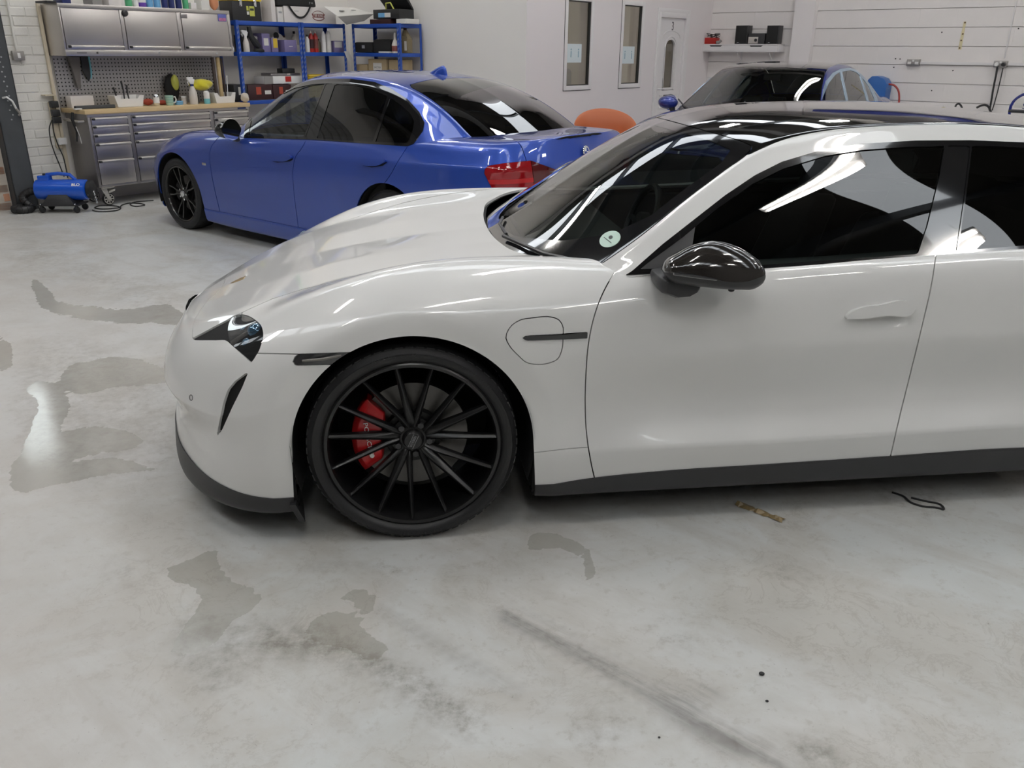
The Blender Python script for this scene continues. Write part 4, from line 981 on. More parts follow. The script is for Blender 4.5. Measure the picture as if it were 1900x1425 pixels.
def build_white_car():
    root = empty('sports_saloon', label='white four-door sports saloon with black wheels and carbon mirror, parked in the foreground', cat='car')
    car = Car(np.array([-.335, 2.57]) * CAM_H / 1.63, math.radians(7.2), 0.955, root)
    body = loft(white_net(), 0.016, 4, sharp=(3, 5), usmooth=14, breaks=(3, 5, 8, 9))
    V = body.V
    clean = TM(V.copy(), body.N, body.F, body.A)
    # scoop behind the door handle
    q = car.px(V); d = ((q[:, 0] - 1640) / 62) ** 2 + ((q[:, 1] - 590) / 17) ** 2
    body.V = V - body.N * (0.024 * np.clip(1 - d, 0, 1) ** 0.8)[:, None] * ((body.A[:, 1] > 4) & (body.A[:, 1] < 7))[:, None]
    # rolled lips round the arches
    for xc in (0.004, 2.812):
        V = body.V; d = np.hypot(V[:, 0] - xc, np.maximum(V[:, 2] - 0.345, 0)) - 0.400
        body.V = V - np.array([0, 1.0, 0]) * (0.016 * np.clip(1 - d / 0.075, 0, 1) * (body.A[:, 1] < 6.6) * (V[:, 1] > 0.8))[:, None]
    renorm(body)
    inner = TM(body.V.copy(), body.N, body.F, body.A)
    # wheel arches
    WZ, AR = 0.345, 0.400
    for xc in (0.004, 2.812):
        V = body.V; dz = np.maximum(V[:, 2] - WZ, 0); s = np.hypot(V[:, 0] - xc, dz) - AR * (1 + 0.03 * np.clip((WZ - V[:, 2]) / 0.2, 0, 1))
        s = np.where(V[:, 1] < 0.6, 1.0, s); _, body = split(body, s)
    # cabin opening
    V = body.V; u, v = body.A[:, 0], body.A[:, 1]
    cab = poly_dist(np.stack([V[:, 0], V[:, 1]], 1), COWL(0.0), True)
    cab = np.where(v > 6.9, cab, 1.0)
    _, body = split(body, cab)
    # lower skirt
    skirt, body = split(body, body.A[:, 1] - 2.0)
    f, r = split(skirt, skirt.V[:, 0] - 0.0); r, t = split(r, r.V[:, 0] - 2.81)
    panel('front_lip', f, 'satin_black', root, both=True, off=0.004, depth=0.02)
    panel('rear_diffuser', t, 'satin_black', root, both=True, off=0.004, depth=0.02)
    for sd in (-1, 1): panel('side_skirt', r, 'satin_black', root, sd, off=0.004, depth=0.03)
    G = 1.0
    def cut(m, pts, closed, gap=G, sm=True):
        d = car.dist(m, pts, closed, sm)
        i, _ = split(m, d + gap); _, o = split(m, d - gap); return i, o
    # headlamp
    hl = [(358, 628), (376, 618), (398, 606), (421, 594), (441, 584), (457, 585), (472, 593), (485, 606), (488, 622), (484, 640), (480, 651), (473, 662), (466, 672), (457, 664), (447, 655), (429, 639), (421, 632), (398, 631)]
    fr, re_ = split(body, body.V[:, 0] + 0.1)
    lamp, fr = cut(fr, hl, True, 0.6)
    V = np.concatenate([fr.V, re_.V]); body = weld(TM(V, np.concatenate([fr.N, re_.N]), np.concatenate([fr.F, re_.F + len(fr.V)]), np.concatenate([fr.A, re_.A])))
    # bonnet, outlined on the skin from its leading edge round the headlamp to the screen
    bl = [(2.02, 10.4), (1.95, 9.68), (1.80, 9.0), (1.79, 8.44), (1.84, 8.04), (1.95, 7.6), (2.14, 7.33), (3.1, 7.50), (4.0, 7.86), (4.6, 8.02), (5.2, 8.02), (6, 7.88), (7, 7.68), (8, 7.52), (9, 7.40), (10.4, 7.22)]
    front, rear = split(body, body.A[:, 0] - 9.9)
    s = poly_dist(front.A * [1, 1], bl, False)
    below, _ = split(front, s + 0.011); _, bonnet = split(front, s - 0.011)
    pb = panel('bonnet', bonnet, 'white_paint', root, both=True, depth=0.012)
    body = weld(TM(np.concatenate([below.V, rear.V]), np.concatenate([below.N, rear.N]), np.concatenate([below.F, rear.F + len(below.V)]), np.concatenate([below.A, rear.A])))
    fr, re_ = split(body, body.V[:, 0] + 0.1)
    lens, mask = cut(lamp, [(424, 600), (434, 585), (457, 583), (474, 592), (488, 606), (491, 625), (482, 655), (466, 675), (447, 657), (430, 641), (423, 622)], True, 0.3)
    for sd in (-1, 1):
        hd = panel('headlamp', mask, 'lamp_matt', root, sd, off=-0.004, depth=0.05)
        panel('reflector', lens, 'headlamp_chrome', hd, sd, off=-0.030, depth=0.002)
        for qx, qy, rr in ((466, 606, .030), (446, 603, .016), (452, 632, .018)):
            qv = pick(car, lens, qx, qy, -0.022)[0]; MB().ball((qv[0], qv[1] * -sd, qv[2]), rr, 16, 10).build('projector', 'lamp_eye', hd, smooth=80)
        panel('lens', lens, 'lens', hd, sd, off=-0.001, depth=0.03)
    # the small louvred side lamp, air curtain, park sensor
    mk = [(542, 673), (548, 659), (556, 657), (664, 653), (624, 677), (548, 678)]
    marker, fr = cut(fr, mk, True, 0.5, sm=False)
    ac = [(461, 689), (436, 707), (422, 724), (414, 749), (407, 784), (401.5, 812), (412, 797), (431, 755), (449, 719)]
    curtain, fr = cut(fr, ac, True, 0.3, sm=False)
    bump, wing = cut(fr, [(445, 520), (450, 600), (462, 640), (478, 655.5), (549, 657), (700, 655)], False, 0.8, sm=False)[::-1]
    # polyline runs left to right: below is positive -> bumper
    for sd in (-1, 1):
        mm = panel('side_marker', marker, 'lamp_dark', root, sd, off=-0.002, depth=0.012)
        panel('air_curtain', curtain, 'satin_black', root, sd, off=-0.020, depth=0.004)
    bp = panel('front_bumper', bump, 'white_paint', root, both=True, depth=0.02)
    # doors
    body = re_
    Fl = [(1150, 496), (1140, 507), (1122, 537), (1108, 570), (1098, 605), (1091, 645), (1087, 700), (1086, 760), (1088, 800), (1095, 850), (1104, 890), (1112, 915)]
    Rl = [(1737, 462), (1736, 475), (1728, 530), (1712, 600), (1690, 690), (1670, 770), (1652, 848), (1642, 890)]
    rest, wing2 = cut(body, Fl, False, 1.1)          # downwards: right side is negative
    rd, fd = cut(rest, Rl, False, 1.1)
    # rear door / rear quarter split (out of the frame)
    qs = rd.V[:, 0] - (2.72 - 0.5 * np.clip(rd.V[:, 2] - 0.70, 0, 1) * 0 - 0.40 * np.clip((0.75 - rd.V[:, 2]) / 0.4, 0, 1))
    dr, _ = split(rd, qs + 0.003); _, quarter = split(rd, qs - 0.003)
    # wing halves (in front of / behind the arch top) are one panel
    Vw = TM(np.concatenate([wing.V, wing2.V]), np.concatenate([wing.N, wing2.N]), np.concatenate([wing.F, wing2.F + len(wing.V)]), np.concatenate([wing.A, wing2.A]))
    key = np.round(Vw.V, 6); U, idx, inv = np.unique(key, axis=0, return_index=True, return_inverse=True); inv = inv.ravel()
    Vw = TM(Vw.V[idx], Vw.N[idx], inv[Vw.F], Vw.A[idx])
    flap = [(938.7, 627), (945, 609), (964.6, 594), (990, 589.7), (1021, 588), (1037, 593.6), (1045, 607.5), (1045, 622), (1042, 651), (1035.6, 665.6), (1019, 673.7), (993.6, 676), (979, 673.7), (961, 659), (945, 641)]
    strip = [(968.4, 627), (976, 623), (1045, 618.8), (1090, 616.5), (1090, 627.5), (1045, 629.5), (974, 632)]
    panel('front_wing', Vw, 'white_paint', root, 1)
    st_, nw = cut(Vw, strip, True, 0.3, sm=False)
    fl, nw = cut(nw, flap, True, 0.9)
    sill_, nw2 = cut(nw, [(990, 840), (1003, 838.5), (1060, 832), (1089, 830), (1100, 829)], False, 0.5, sm=False)
    wg = panel('front_wing', sill_, 'white_paint', root, -1)
    panel('lower_wing', nw2, 'white_paint', wg, -1)
    panel('charge_flap', fl, 'white_paint', root, -1)
    panel('wing_trim_strip', st_, 'gloss_black', root, -1, off=0.004, depth=0.01)
    for sd in (-1, 1):
        d1 = panel('front_door', fd, 'white_paint', root, sd)
        d2 = panel('rear_door', dr, 'white_paint', root, sd)
        if sd < 0: near_doors = (d1, d2)
    panel('rear_quarter', quarter, 'white_paint', root, both=True)
    # dark shell behind the gaps
    keep = np.ones(len(inner.V), bool)
    il = inner
    for xc in (0.004, 2.812):
        V = il.V; s = np.hypot(V[:, 0] - xc, np.maximum(V[:, 2] - WZ, 0)) - AR * 1.0; s = np.where(V[:, 1] < 0.6, 1.0, s); _, il = split(il, s)
    V = il.V; cab = poly_dist(np.stack([V[:, 0], V[:, 1]], 1), COWL(0.010), True)
    _, il = split(il, np.where(il.A[:, 1] > 6.9, cab, 1.0))
    panel('inner_shell', il, 'inner_black', root, both=True, off=-0.011, depth=0.0, rim=False)

    # ---------------- greenhouse
    top = loft(white_top_net(), 0.016, 3, sharp=(2,), usmooth=70, breaks=(2, 3))
    dlo = [(1160, 511), (1172, 504), (1230, 453), (1290, 406), (1345, 363), (1400, 326), (1450, 301), (1520, 280), (1600, 267.5), (1700, 261.5), (1800, 261), (1900, 265), (2.45, .615, 1.255), (2.72, .66, 1.18), (2.88, .78, 1.06), (2.90, .85, .985), (2.6, .89, .958), (1900, 463), (1737, 477), (1411, 498.5)]
    side, rest = cut(top, dlo, True, 0.0, sm=False)
    ws = [(880, 440), (912, 428), (960, 462), (1050, 492), (1100, 501), (1133, 503), (1200, 449), (1270, 391), (1350, 330), (1410, 286), (1417, 277), (1408, 270), (1320, 247.5), (1232, 218), (1.16, -0.02, 1.32), (1.06, -0.05, 1.33), (.25, -.05, .85)]
    u, v = rest.A[:, 0], rest.A[:, 1]
    # windscreen: from the pillar edge to the centre line, below the header
    wsp = [(-1, 3.02), (0, 3.02), (1, 3.05), (2, 3.06), (3.0, 3.08), (3.7, 3.12), (3.86, 3.22), (3.93, 3.5), (3.96, 4.2), (3.98, 7), (-1, 7)]
    dd = poly_dist(rest.A, smooth_poly(wsp[1:-2], False, 4).tolist() + [(3.98, 7), (-1, 7), (-1, 3.02)], True)
    wsg, _ = split(rest, dd + 0.012); _, rest = split(rest, dd - 0.012)
    rg = poly_dist(rest.A, [(3.6, 3.05), (4.0, 3.0), (5, 2.98), (6, 2.97), (10.9, 3.0), (10.9, 7), (3.5, 7)], True)
    roof, _ = split(rest, rg + 0.010); _, rails = split(rest, rg - 0.010)
    # a dark ceramic border printed on the edge of the windscreen
    bd = poly_dist(wsg.A, [(0.42, 7), (0.42, 5.2), (0.62, 4.2), (0.95, 3.55), (1.6, 3.30), (3.2, 3.32), (3.62, 3.5), (3.72, 4.2), (3.74, 7)], True)
    clear, frit = split(wsg, bd)
    g = panel('windscreen', clear, 'ws_glass', root, both=True, depth=0.005)
    panel('windscreen_border', frit, 'gloss_black', g, both=True, depth=0.005)
    panel('roof_panel', roof, 'roof_glass', root, both=True, depth=0.01)
    panel('roof_rail', rails, 'white_paint', root, -1, depth=0.012); panel('roof_rail', rails, 'white_paint', root, 1, depth=0.012)
    # side glazing: trim frame, front glass, pillar, rear glass
    fg = [(1186, 500), (1268, 440), (1330, 388), (1392, 344), (1452, 314), (1530, 290), (1600, 279), (1680, 273.5), (1752, 271.5), (1742, 330), (1720, 420), (1702, 472), (1560, 482), (1411, 492.5)]
    pil = [(1757, 271), (1800, 271), (1788, 370), (1774, 466), (1708, 472), (1726, 420), (1747, 330)]
    rgp = [(1803, 271), (1850, 272), (1900, 275), (2.40, .628, 1.240), (2.60, .68, 1.16), (2.72, .76, 1.07), (2.74, .85, .985), (2.5, .885, .962), (1900, 456), (1777, 466), (1791, 370)]
    quarter_tri = [(1200, 500), (1250, 455), (1285, 430), (1272, 496)]
    g1, fr_ = cut(side, fg, True, 0.0, sm=False); p1, fr_ = cut(fr_, pil, True, 0.0, sm=False); g2, fr_ = cut(fr_, rgp, True, 0.0, sm=False)
    tri, g1 = cut(g1, [(1180, 506), (1262, 440), (1290, 420), (1278, 498)], True, 0.0, sm=False)
    for sd in (-1, 1):
        panel('window_trim', fr_, 'gloss_black', root, sd, off=0.003, depth=0.015)
        panel('side_window', g1, 'side_glass', root, sd, off=-0.002, depth=0.004)
        panel('pillar_cover', p1, 'gloss_black', root, sd, off=0.0, depth=0.01)
        panel('side_window', g2, 'dark_glass', root, sd, off=-0.002, depth=0.004)
        panel('mirror_triangle', tri, 'satin_black', root, sd, off=0.001, depth=0.01)
    return root, car, near_doors, pb, bp, clean, top, wsg
WCAR, WC, W_DOORS, W_BONNET, W_BUMPER, W_SKIN, W_TOP, W_WS = build_white_car()

def piece(car, m, pts, sm=True, test=None):
    d = car.dist(m, pts, True, sm)
    if test is not None: d = np.where(test, d, 99.0)
    m = m.take(m.F[(d[m.F] < 14).any(1)])
    for _ in range(2): m = refine(m)
    return split(m, car.dist(m, pts, True, sm))[0]
def seat_parts(parent, x, y, mat, back=0.62):
    r = empty('seat', (x, y, 0.20), parent=parent)
    MB().box(-0.26, 0.26, -0.25, 0.25, 0.0, 0.26).build('cushion', mat, r, 0.05, seg=3)
    vs = []
    MB().hexa([(0.20, -0.24, 0.16), (0.34, -0.24, 0.16), (0.34, 0.24, 0.16), (0.20, 0.24, 0.16), (0.42, -0.20, 0.16 + back), (0.53, -0.20, 0.16 + back), (0.53, 0.20, 0.16 + back), (0.42, 0.20, 0.16 + back)]).build('seat_back', mat, r, 0.045, seg=3)
    MB().hexa([(0.45, -0.13, back + .13), (0.53, -0.13, back + .13), (0.53, 0.13, back + .13), (0.45, 0.13, back + .13), (0.48, -0.11, back + .29), (0.55, -0.11, back + .29), (0.55, 0.11, back + .29), (0.48, 0.11, back + .29)]).build('headrest', mat, r, 0.03, seg=3)
    return r
def steering(parent, c, tilt, r=0.18):
    w = empty('steering_wheel', c, parent=parent); w.rotation_euler = (0, tilt, 0)
    MB().tube([(0, r * math.cos(t), r * math.sin(t)) for t in np.linspace(0, 2 * PI, 25)[:-1]], 0.016, 8, closed=True).build('steering_rim', 'seat', w)
    for a in (0.0, PI, -PI / 2): MB().tube([(0, 0, 0), (0, r * math.cos(a), r * math.sin(a))], 0.014, 6).build('steering_spoke', 'cabin', w)
    MB().lathe([(0, -0.02), (0.05, -0.02), (0.06, 0.02), (0, 0.03)], 16, 'x').build('steering_hub', 'cabin', w)
def white_car_details():
    R, car, fd = WCAR, WC, W_DOORS[0]
    for x in (0.0, 2.812):
        for sd in (-1, 1):
            wh = make_wheel(R, (x, sd * 0.8225, 0.353), sd, 0.354, 0.265, 0.294, 'multi15', ('wheel_black', 'caliper_red'), caliper=(PI - 0.78, PI + 0.62) if x < 1 else (-0.6, 0.6), text='VOSSEN')
            if x < 1 and sd < 0:
                tyre_words(wh, 0.327, -0.1325, [('MICHELIN', PI / 2 + 0.16, 0.020), ('PILOT SPORT', PI / 2 - 0.72, 0.013), ('MICHELIN', -PI / 2 + 0.05, 0.020)])
    # wheel housings and floor pan
    for x in (0.004, 2.812):
        for sd in (-1, 1):
            m = MB(); k = 18; vs = []; fs = []
            for i in range(k + 1):
                a = -0.35 + (PI + 0.7) * i / k
                for y in (0.52, 0.945): vs.append((x + 0.405 * math.cos(a), sd * y, 0.345 + 0.405 * math.sin(a)))
            for i in range(k): fs.append((2 * i, 2 * i + 1, 2 * i + 3, 2 * i + 2))
            fs.append(tuple(2 * i for i in range(k + 1)))
            m.add(vs, fs).build('arch_liner', 'inner_black', R)
    MB().box(-0.72, -0.40, -0.55, 0.55, 0.13, 0.40).box(0.41, 2.40, -0.90, 0.90, 0.125, 0.30).box(-0.41, 0.42, -0.50, 0.50, 0.14, 0.55).box(2.40, 3.6, -0.5, 0.5, 0.15, 0.55).build('floor_pan', 'inner_black', R)
    # flexible spat hanging in front of the front tyre
    for sd in (-1, 1): MB().hexa([(-0.415, sd * 0.80, 0.075), (-0.395, sd * 0.80, 0.075), (-0.375, sd * 0.93, 0.085), (-0.395, sd * 0.93, 0.085), (-0.42, sd * 0.80, 0.16), (-0.40, sd * 0.80, 0.16), (-0.40, sd * 0.945, 0.16), (-0.42, sd * 0.945, 0.16)]).build('tyre_spat', 'satin_black', R)
    # door handles, cut from the door skin and standing proud of it
    sk = W_SKIN; side = (sk.A[:, 1] > 4) & (sk.A[:, 1] < 7)
    h1 = piece(car, sk, [(1567, 589), (1573, 580), (1590, 571), (1625, 565), (1688, 561), (1695, 567), (1691, 578), (1640, 584), (1580, 590)], True, side)
    for sd in (-1, 1): panel('door_handle', h1, 'white_paint', R, sd, off=0.015, depth=0.03)
    h2 = TM(h1.V + [1.02, 0.006, 0.018], h1.N, h1.F, h1.A)
    for sd in (-1, 1): panel('door_handle', h2, 'white_paint', R, sd, off=0.015, depth=0.03)
    # light bar in the wing vent lamp
    MB().tube([pick(car, sk, x, y, 0.002)[0] for x, y in ((558, 668), (596, 666), (636, 663))], [0.004, 0.005, 0.003], 6).build('marker_light_bar', 'steel_grey', R)
    # parking sensor ring
    p, n = pick(car, sk, 355.5, 736)
    u = Vector(n).orthogonal().normalized(); w = Vector(n).cross(u); ring = [Vector(p) + Vector(n) * 0.0005 + (u * math.cos(t) + w * math.sin(t)) * 0.0095 for t in np.linspace(0, 2 * PI, 17)[:-1]]
    MB().tube(ring, 0.0012, 5, closed=True).build('parking_sensor', 'satin_black', W_BUMPER)
    # bonnet badge
    pz = None
    c = W_SKIN; i = int(np.argmin((c.V[:, 0] + 0.695) ** 2 + c.V[:, 1] ** 2 * 4 + np.where(c.A[:, 1] > 7, 0, 9))); bp_, bn = c.V[i], c.N[i]
    M = frame_mat(bp_ + bn * 0.001, (0, 1, 0), (bn[2], 0, -bn[0]))
    b = MB().prism([(-0.024, 0.030), (0.024, 0.030), (0.026, 0.0), (0.016, -0.022), (0, -0.034), (-0.016, -0.022), (-0.026, 0.0)], 0, 0.003, 'z').build('bonnet_badge', 'gold', W_BONNET, 0.001)
    b.data.transform(M)
    b2 = MB().prism([(-0.010, 0.013), (0.010, 0.013), (0.010, -0.004), (0, -0.014), (-0.010, -0.004)], 0.003, 0.0038, 'z').build('badge_shield', 'print_dark', b); b2.data.transform(M)
    # door mirror
    for sd in (-1, 1):
        mr = empty('door_mirror', parent=R)
        P = lambda x, y, y0=-1.045: car.local(x, y, (0, y0, 0), np.array([0, 1.0, 0]))
        topc = smooth_poly([(1233, 503), (1240, 488), (1262, 472), (1292, 456), (1325, 449), (1360, 455), (1392, 470), (1412, 487), (1419, 505)], False, 3)
        botc = smooth_poly([(1233, 507), (1245, 524), (1275, 530), (1310, 533), (1345, 536), (1372, 537), (1395, 537), (1411, 528), (1419, 511)], False, 3)
        midc = smooth_poly([(1233, 505), (1246, 501), (1275, 503), (1310, 508), (1345, 513), (1372, 512), (1395, 507), (1411, 505), (1419, 508)], False, 3)
        def shell(name, a, b, mat, up):
            vs = []; fs = []; nk = 9; n = len(a)
            for i in range(n):
                A_, B_ = P(*a[i]), P(*b[i]); w = 0.085 * math.sin(PI * min(1, max(0, (i + 0.6) / (n + 0.2)))) ** 0.55
                for k in range(nk):
                    t = k / (nk - 1) * PI / 2                  # from seam (outer) to crown (centre) and over to the inner side
                    pass
                for k in range(nk):
                    t = PI * k / (nk - 1); yy = -1.03 - w * math.cos(t) ; zz = math.sin(t)
                    vs.append((B_[0] + (A_[0] - B_[0]) * zz, (yy if sd < 0 else -yy), B_[2] + (A_[2] - B_[2]) * zz))
            for i in range(n - 1):
                for k in range(nk - 1): fs.append((i * nk + k, i * nk + k + 1, (i + 1) * nk + k + 1, (i + 1) * nk + k))
            fs.append(tuple(range(nk))); fs.append(tuple((n - 1) * nk + k for k in range(nk)))
            return MB().add(vs, fs).build(name, mat, mr, smooth=60)
        shell('mirror_cap', topc, midc, 'carbon', True)
        shell('mirror_housing', botc, midc, 'satin_black', False)
        # indicator strip between cap and housing
        a = [P(*q, -1.122) for q in ((1250, 508), (1290, 513), (1330, 519))]
        MB().tube([(p[0], p[1] if sd < 0 else -p[1], p[2]) for p in a], [0.004, 0.005, 0.003], 6).build('indicator_strip', 'lamp_dark', mr)
        # foot
        f0 = [(1219, 522), (1222, 512), (1245, 508), (1300, 520), (1292, 538), (1275, 547), (1250, 549), (1224, 540)]
        vs = []; n = len(f0)
        for y0, sc in ((-0.90, 0.92), (-0.965, 1.0), (-1.02, 1.0), (-1.045, 0.8)):
            c = P(1258, 528, -1.0)
            for q in f0:
                p = P(*q, -1.0); p = c + (p - c) * sc; vs.append((p[0], y0 if sd < 0 else -y0, p[2]))
        fs = [tuple(range(n))] + [tuple(3 * n + k for k in range(n))]
        for i in range(3):
            for k in range(n): fs.append((i * n + k, i * n + (k + 1) % n, (i + 1) * n + (k + 1) % n, (i + 1) * n + k))
        MB().add(vs, fs).build('mirror_foot', 'satin_black', mr, 0.004, smooth=40)
        c = P(1357, 538, -1.05); MB().ball((c[0], c[1] if sd < 0 else -c[1], c[2]), 0.008, sc=(1.3, 1, .8)).build('camera_pod', 'satin_black', mr)
    # wiper
    pts = [pick(car, W_WS, x, y, 0.016)[0] for x, y in ((940, 442), (975, 462), (1015, 476), (1058, 490))]
    MB().tube(pts, 0.008, 6).build('wiper_arm', 'satin_black', R)
    pts = [pick(car, W_WS, x, y, 0.012)[0] for x, y in ((926, 398), (932, 418), (942, 440))]
    MB().tube(pts, 0.006, 6).build('wiper_arm', 'satin_black', R)
    # sticker inside the windscreen
    a = np.linspace(0, 2 * PI, 25)[:-1]; ca, sa = math.cos(-0.42), math.sin(-0.42)
    def ell(cx, cy, rx, ry): return [(cx + rx * math.cos(t) * ca - ry * math.sin(t) * sa, cy + rx * math.cos(t) * sa + ry * math.sin(t) * ca) for t in a]
    s = panel('windscreen_sticker', piece(car, W_WS, ell(1132, 444, 20.5, 14), False), 'sticker', R, -1, off=0.0015, depth=0.001)
    panel('sticker_emblem', piece(car, W_WS, ell(1133.5, 441, 4, 3), False), 'print_dark', s, -1, off=0.0025, depth=0.0005)
    panel('sticker_lettering', piece(car, W_WS, [(1120.5, 441.5), (1121.5, 440.5), (1135.5, 451), (1134.5, 452.2)], False), 'print_dark', s, -1, off=0.0025, depth=0.0005)
    # cabin
    for y in (-0.38, 0.38): seat_parts(R, 1.45, y, 'seat')
    seat_parts(R, 2.25, -0.36, 'seat', 0.55); seat_parts(R, 2.25, 0.36, 'seat', 0.55)
    MB().hexa([(0.62, -0.78, 0.55), (1.05, -0.78, 0.60), (1.05, 0.78, 0.60), (0.62, 0.78, 0.55), (0.50, -0.74, 0.85), (0.93, -0.76, 0.875), (0.93, 0.76, 0.875), (0.50, 0.74, 0.85)]).build('dashboard', 'cabin', R, 0.03)
    steering(R, (1.10, 0.38, 0.83), 0.35)
    MB().box(0.42, 3.3, -0.80, 0.80, 0.28, 0.34).box(0.5, 0.62, -0.8, 0.8, 0.3, 0.78).box(2.75, 2.85, -0.75, 0.75, 0.3, 0.93).box(2.85, 3.45, -0.72, 0.72, 0.86, 0.90).build('cabin_floor', 'cabin', R)
    for sd in (-1, 1): MB().box(0.65, 2.75, min(sd * 0.86, sd * 0.80), max(sd * 0.86, sd * 0.80), 0.3, 0.90).build('door_lining', 'cabin', R, 0.02)
    MB().box(1.26, 2.6, -0.5, 0.5, 1.285, 1.295).build('headlining', 'cabin', R, 0.004)
    # rear lamp band and underside closing
    t = split(W_SKIN, W_SKIN.A[:, 1] - 5.62)[0]; t = split(t, t.A[:, 1] - 5.45)[1]; t = split(t, t.A[:, 0] - 18.4)[1]
    panel('tail_lamp', t, 'caliper_red', R, both=True, off=0.003, depth=0.01)
white_car_details()

# ================================================================== blue saloon seen from its rear quarter, and the second blue car behind
def car_paint(name, col, dark):
    m, n, l, b = new_mat(name)
    lw = n.new('ShaderNodeLayerWeight'); lw.inputs[0].default_value = 0.35
    mx = n.new('ShaderNodeMix'); mx.data_type = 'RGBA'; mx.inputs[6].default_value = (*col, 1); mx.inputs[7].default_value = (*dark, 1)
    l.new(lw.outputs['Facing'], mx.inputs[0]); l.new(mx.outputs[2], b.inputs['Base Color'])
    b.inputs['Metallic'].default_value = 0.35; b.inputs['Roughness'].default_value = 0.35; b.inputs['Coat Weight'].default_value = 1.0; b.inputs['Coat Roughness'].default_value = 0.02
    return m
MAT['blue_paint'] = car_paint('bright blue metallic paint', (0.020, 0.078, 0.46), (0.012, 0.036, 0.25))
MAT['navy_paint'] = car_paint('deep blue metallic paint', (0.028, 0.050, 0.30), (0.02, 0.03, 0.16))
MAT['tail_red'] = pbr('red tail lamp', (0.30, 0.006, 0.010), 0.08, coat=1.0)
MAT['tail_dark'] = pbr('dark red tail lamp', (0.10, 0.004, 0.006), 0.08, coat=1.0)
MAT['blue_glass'] = glass_mat('tinted side glass', (0.28, 0.31, 0.30), boost=1.5)
MAT['pale_trim'] = pbr('bright window trim', (0.42, 0.56, 0.70), 0.25, metal=0.7)

def saloon_net(dx=1.0, dz=1.0, dw=1.0):
    S = []
    def st(*c): S.append([(x * dx, w * dw, z * dz) for x, w, z in c])
    # under, bottom edge, sill crease, lower, widest, shoulder crease, belt / crest, mid, centre
    st((-.60, 0, .17), (-.74, 0, .17), (-.77, 0, .25), (-.78, 0, .36), (-.785, 0, .50), (-.77, 0, .60), (-.73, 0, .67), (-.725, 0, .675), (-.72, 0, .68))
    st((-.58, .36, .17), (-.71, .38, .17), (-.74, .38, .25), (-.75, .38, .36), (-.755, .38, .50), (-.74, .38, .60), (-.70, .37, .67), (-.68, .20, .695), (-.675, 0, .70))
    st((-.52, .60, .17), (-.62, .66, .17), (-.65, .66, .25), (-.66, .67, .36), (-.665, .67, .50), (-.65, .66, .60), (-.60, .63, .68), (-.58, .34, .735), (-.57, 0, .745))
    st((-.42, .72, .17), (-.46, .80, .17), (-.49, .81, .25), (-.50, .82, .36), (-.505, .825, .50), (-.49, .81, .61), (-.45, .74, .705), (-.44, .40, .785), (-.43, 0, .80))
    st((-.32, .80, .16), (-.32, .85, .16), (-.33, .865, .24), (-.33, .875, .38), (-.33, .882, .52), (-.33, .868, .65), (-.32, .775, .755), (-.30, .42, .828), (-.30, 0, .845))
    st((0, .82, .15), (0, .87, .15), (0, .885, .24), (0, .898, .40), (0, .902, .58), (0, .890, .715), (0, .80, .835), (0, .44, .875), (0, 0, .892))
    st((.34, .82, .13), (.34, .855, .13), (.34, .870, .235), (.34, .888, .41), (.34, .898, .60), (.34, .890, .745), (.34, .815, .872), (.34, .45, .908), (.34, 0, .925))
    st((.62, .80, .115), (.62, .845, .115), (.62, .868, .235), (.62, .880, .41), (.62, .893, .61), (.62, .890, .765), (.62, .828, .890), (.62, .46, .925), (.62, 0, .94))
    st((1.1, .80, .11), (1.1, .842, .11), (1.1, .872, .24), (1.1, .880, .41), (1.1, .893, .62), (1.1, .892, .785), (1.1, .842, .905), (1.1, .46, .93), (1.1, 0, .94))
    st((1.65, .80, .11), (1.65, .842, .11), (1.65, .872, .24), (1.65, .880, .41), (1.65, .893, .63), (1.65, .893, .805), (1.65, .845, .925), (1.65, .46, .94), (1.65, 0, .95))
    st((2.2, .80, .11), (2.2, .845, .11), (2.2, .874, .24), (2.2, .882, .42), (2.2, .896, .64), (2.2, .895, .825), (2.2, .845, .945), (2.2, .46, .96), (2.2, 0, .965))
    st((2.5, .80, .12), (2.5, .855, .12), (2.5, .880, .24), (2.5, .892, .43), (2.5, .902, .65), (2.5, .900, .835), (2.5, .842, .958), (2.5, .46, .98), (2.5, 0, .985))
    st((2.81, .80, .14), (2.81, .865, .14), (2.81, .888, .25), (2.81, .902, .44), (2.81, .907, .66), (2.81, .902, .845), (2.81, .835, .972), (2.81, .46, 1.005), (2.81, 0, 1.01))
    st((3.12, .78, .17), (3.12, .855, .17), (3.12, .880, .27), (3.12, .895, .45), (3.12, .900, .66), (3.12, .893, .850), (3.12, .815, .985), (3.12, .46, 1.025), (3.12, 0, 1.03))
    st((3.42, .74, .19), (3.44, .815, .19), (3.45, .840, .29), (3.46, .862, .45), (3.46, .870, .66), (3.46, .862, .860), (3.44, .785, .985), (3.42, .46, 1.035), (3.42, 0, 1.042))
    st((3.58, .66, .20), (3.64, .735, .20), (3.67, .765, .30), (3.69, .79, .45), (3.69, .80, .66), (3.685, .795, .865), (3.64, .735, .985), (3.62, .44, 1.035), (3.62, 0, 1.045))
    st((3.66, .42, .21), (3.74, .46, .21), (3.78, .48, .31), (3.80, .50, .45), (3.795, .52, .66), (3.79, .53, .865), (3.745, .51, .990), (3.73, .30, 1.035), (3.725, 0, 1.045))
    st((3.70, 0, .21), (3.78, 0, .21), (3.82, 0, .31), (3.84, 0, .45), (3.835, 0, .66), (3.825, 0, .865), (3.775, 0, .995), (3.76, 0, 1.030), (3.75, 0, 1.04))
    for r in S:
        for k, (x, w, z) in enumerate(r):
            if x > 3.2 * dx: r[k] = (x + min(0.09, (x - 3.2 * dx) * 0.22), w, z)
    return S
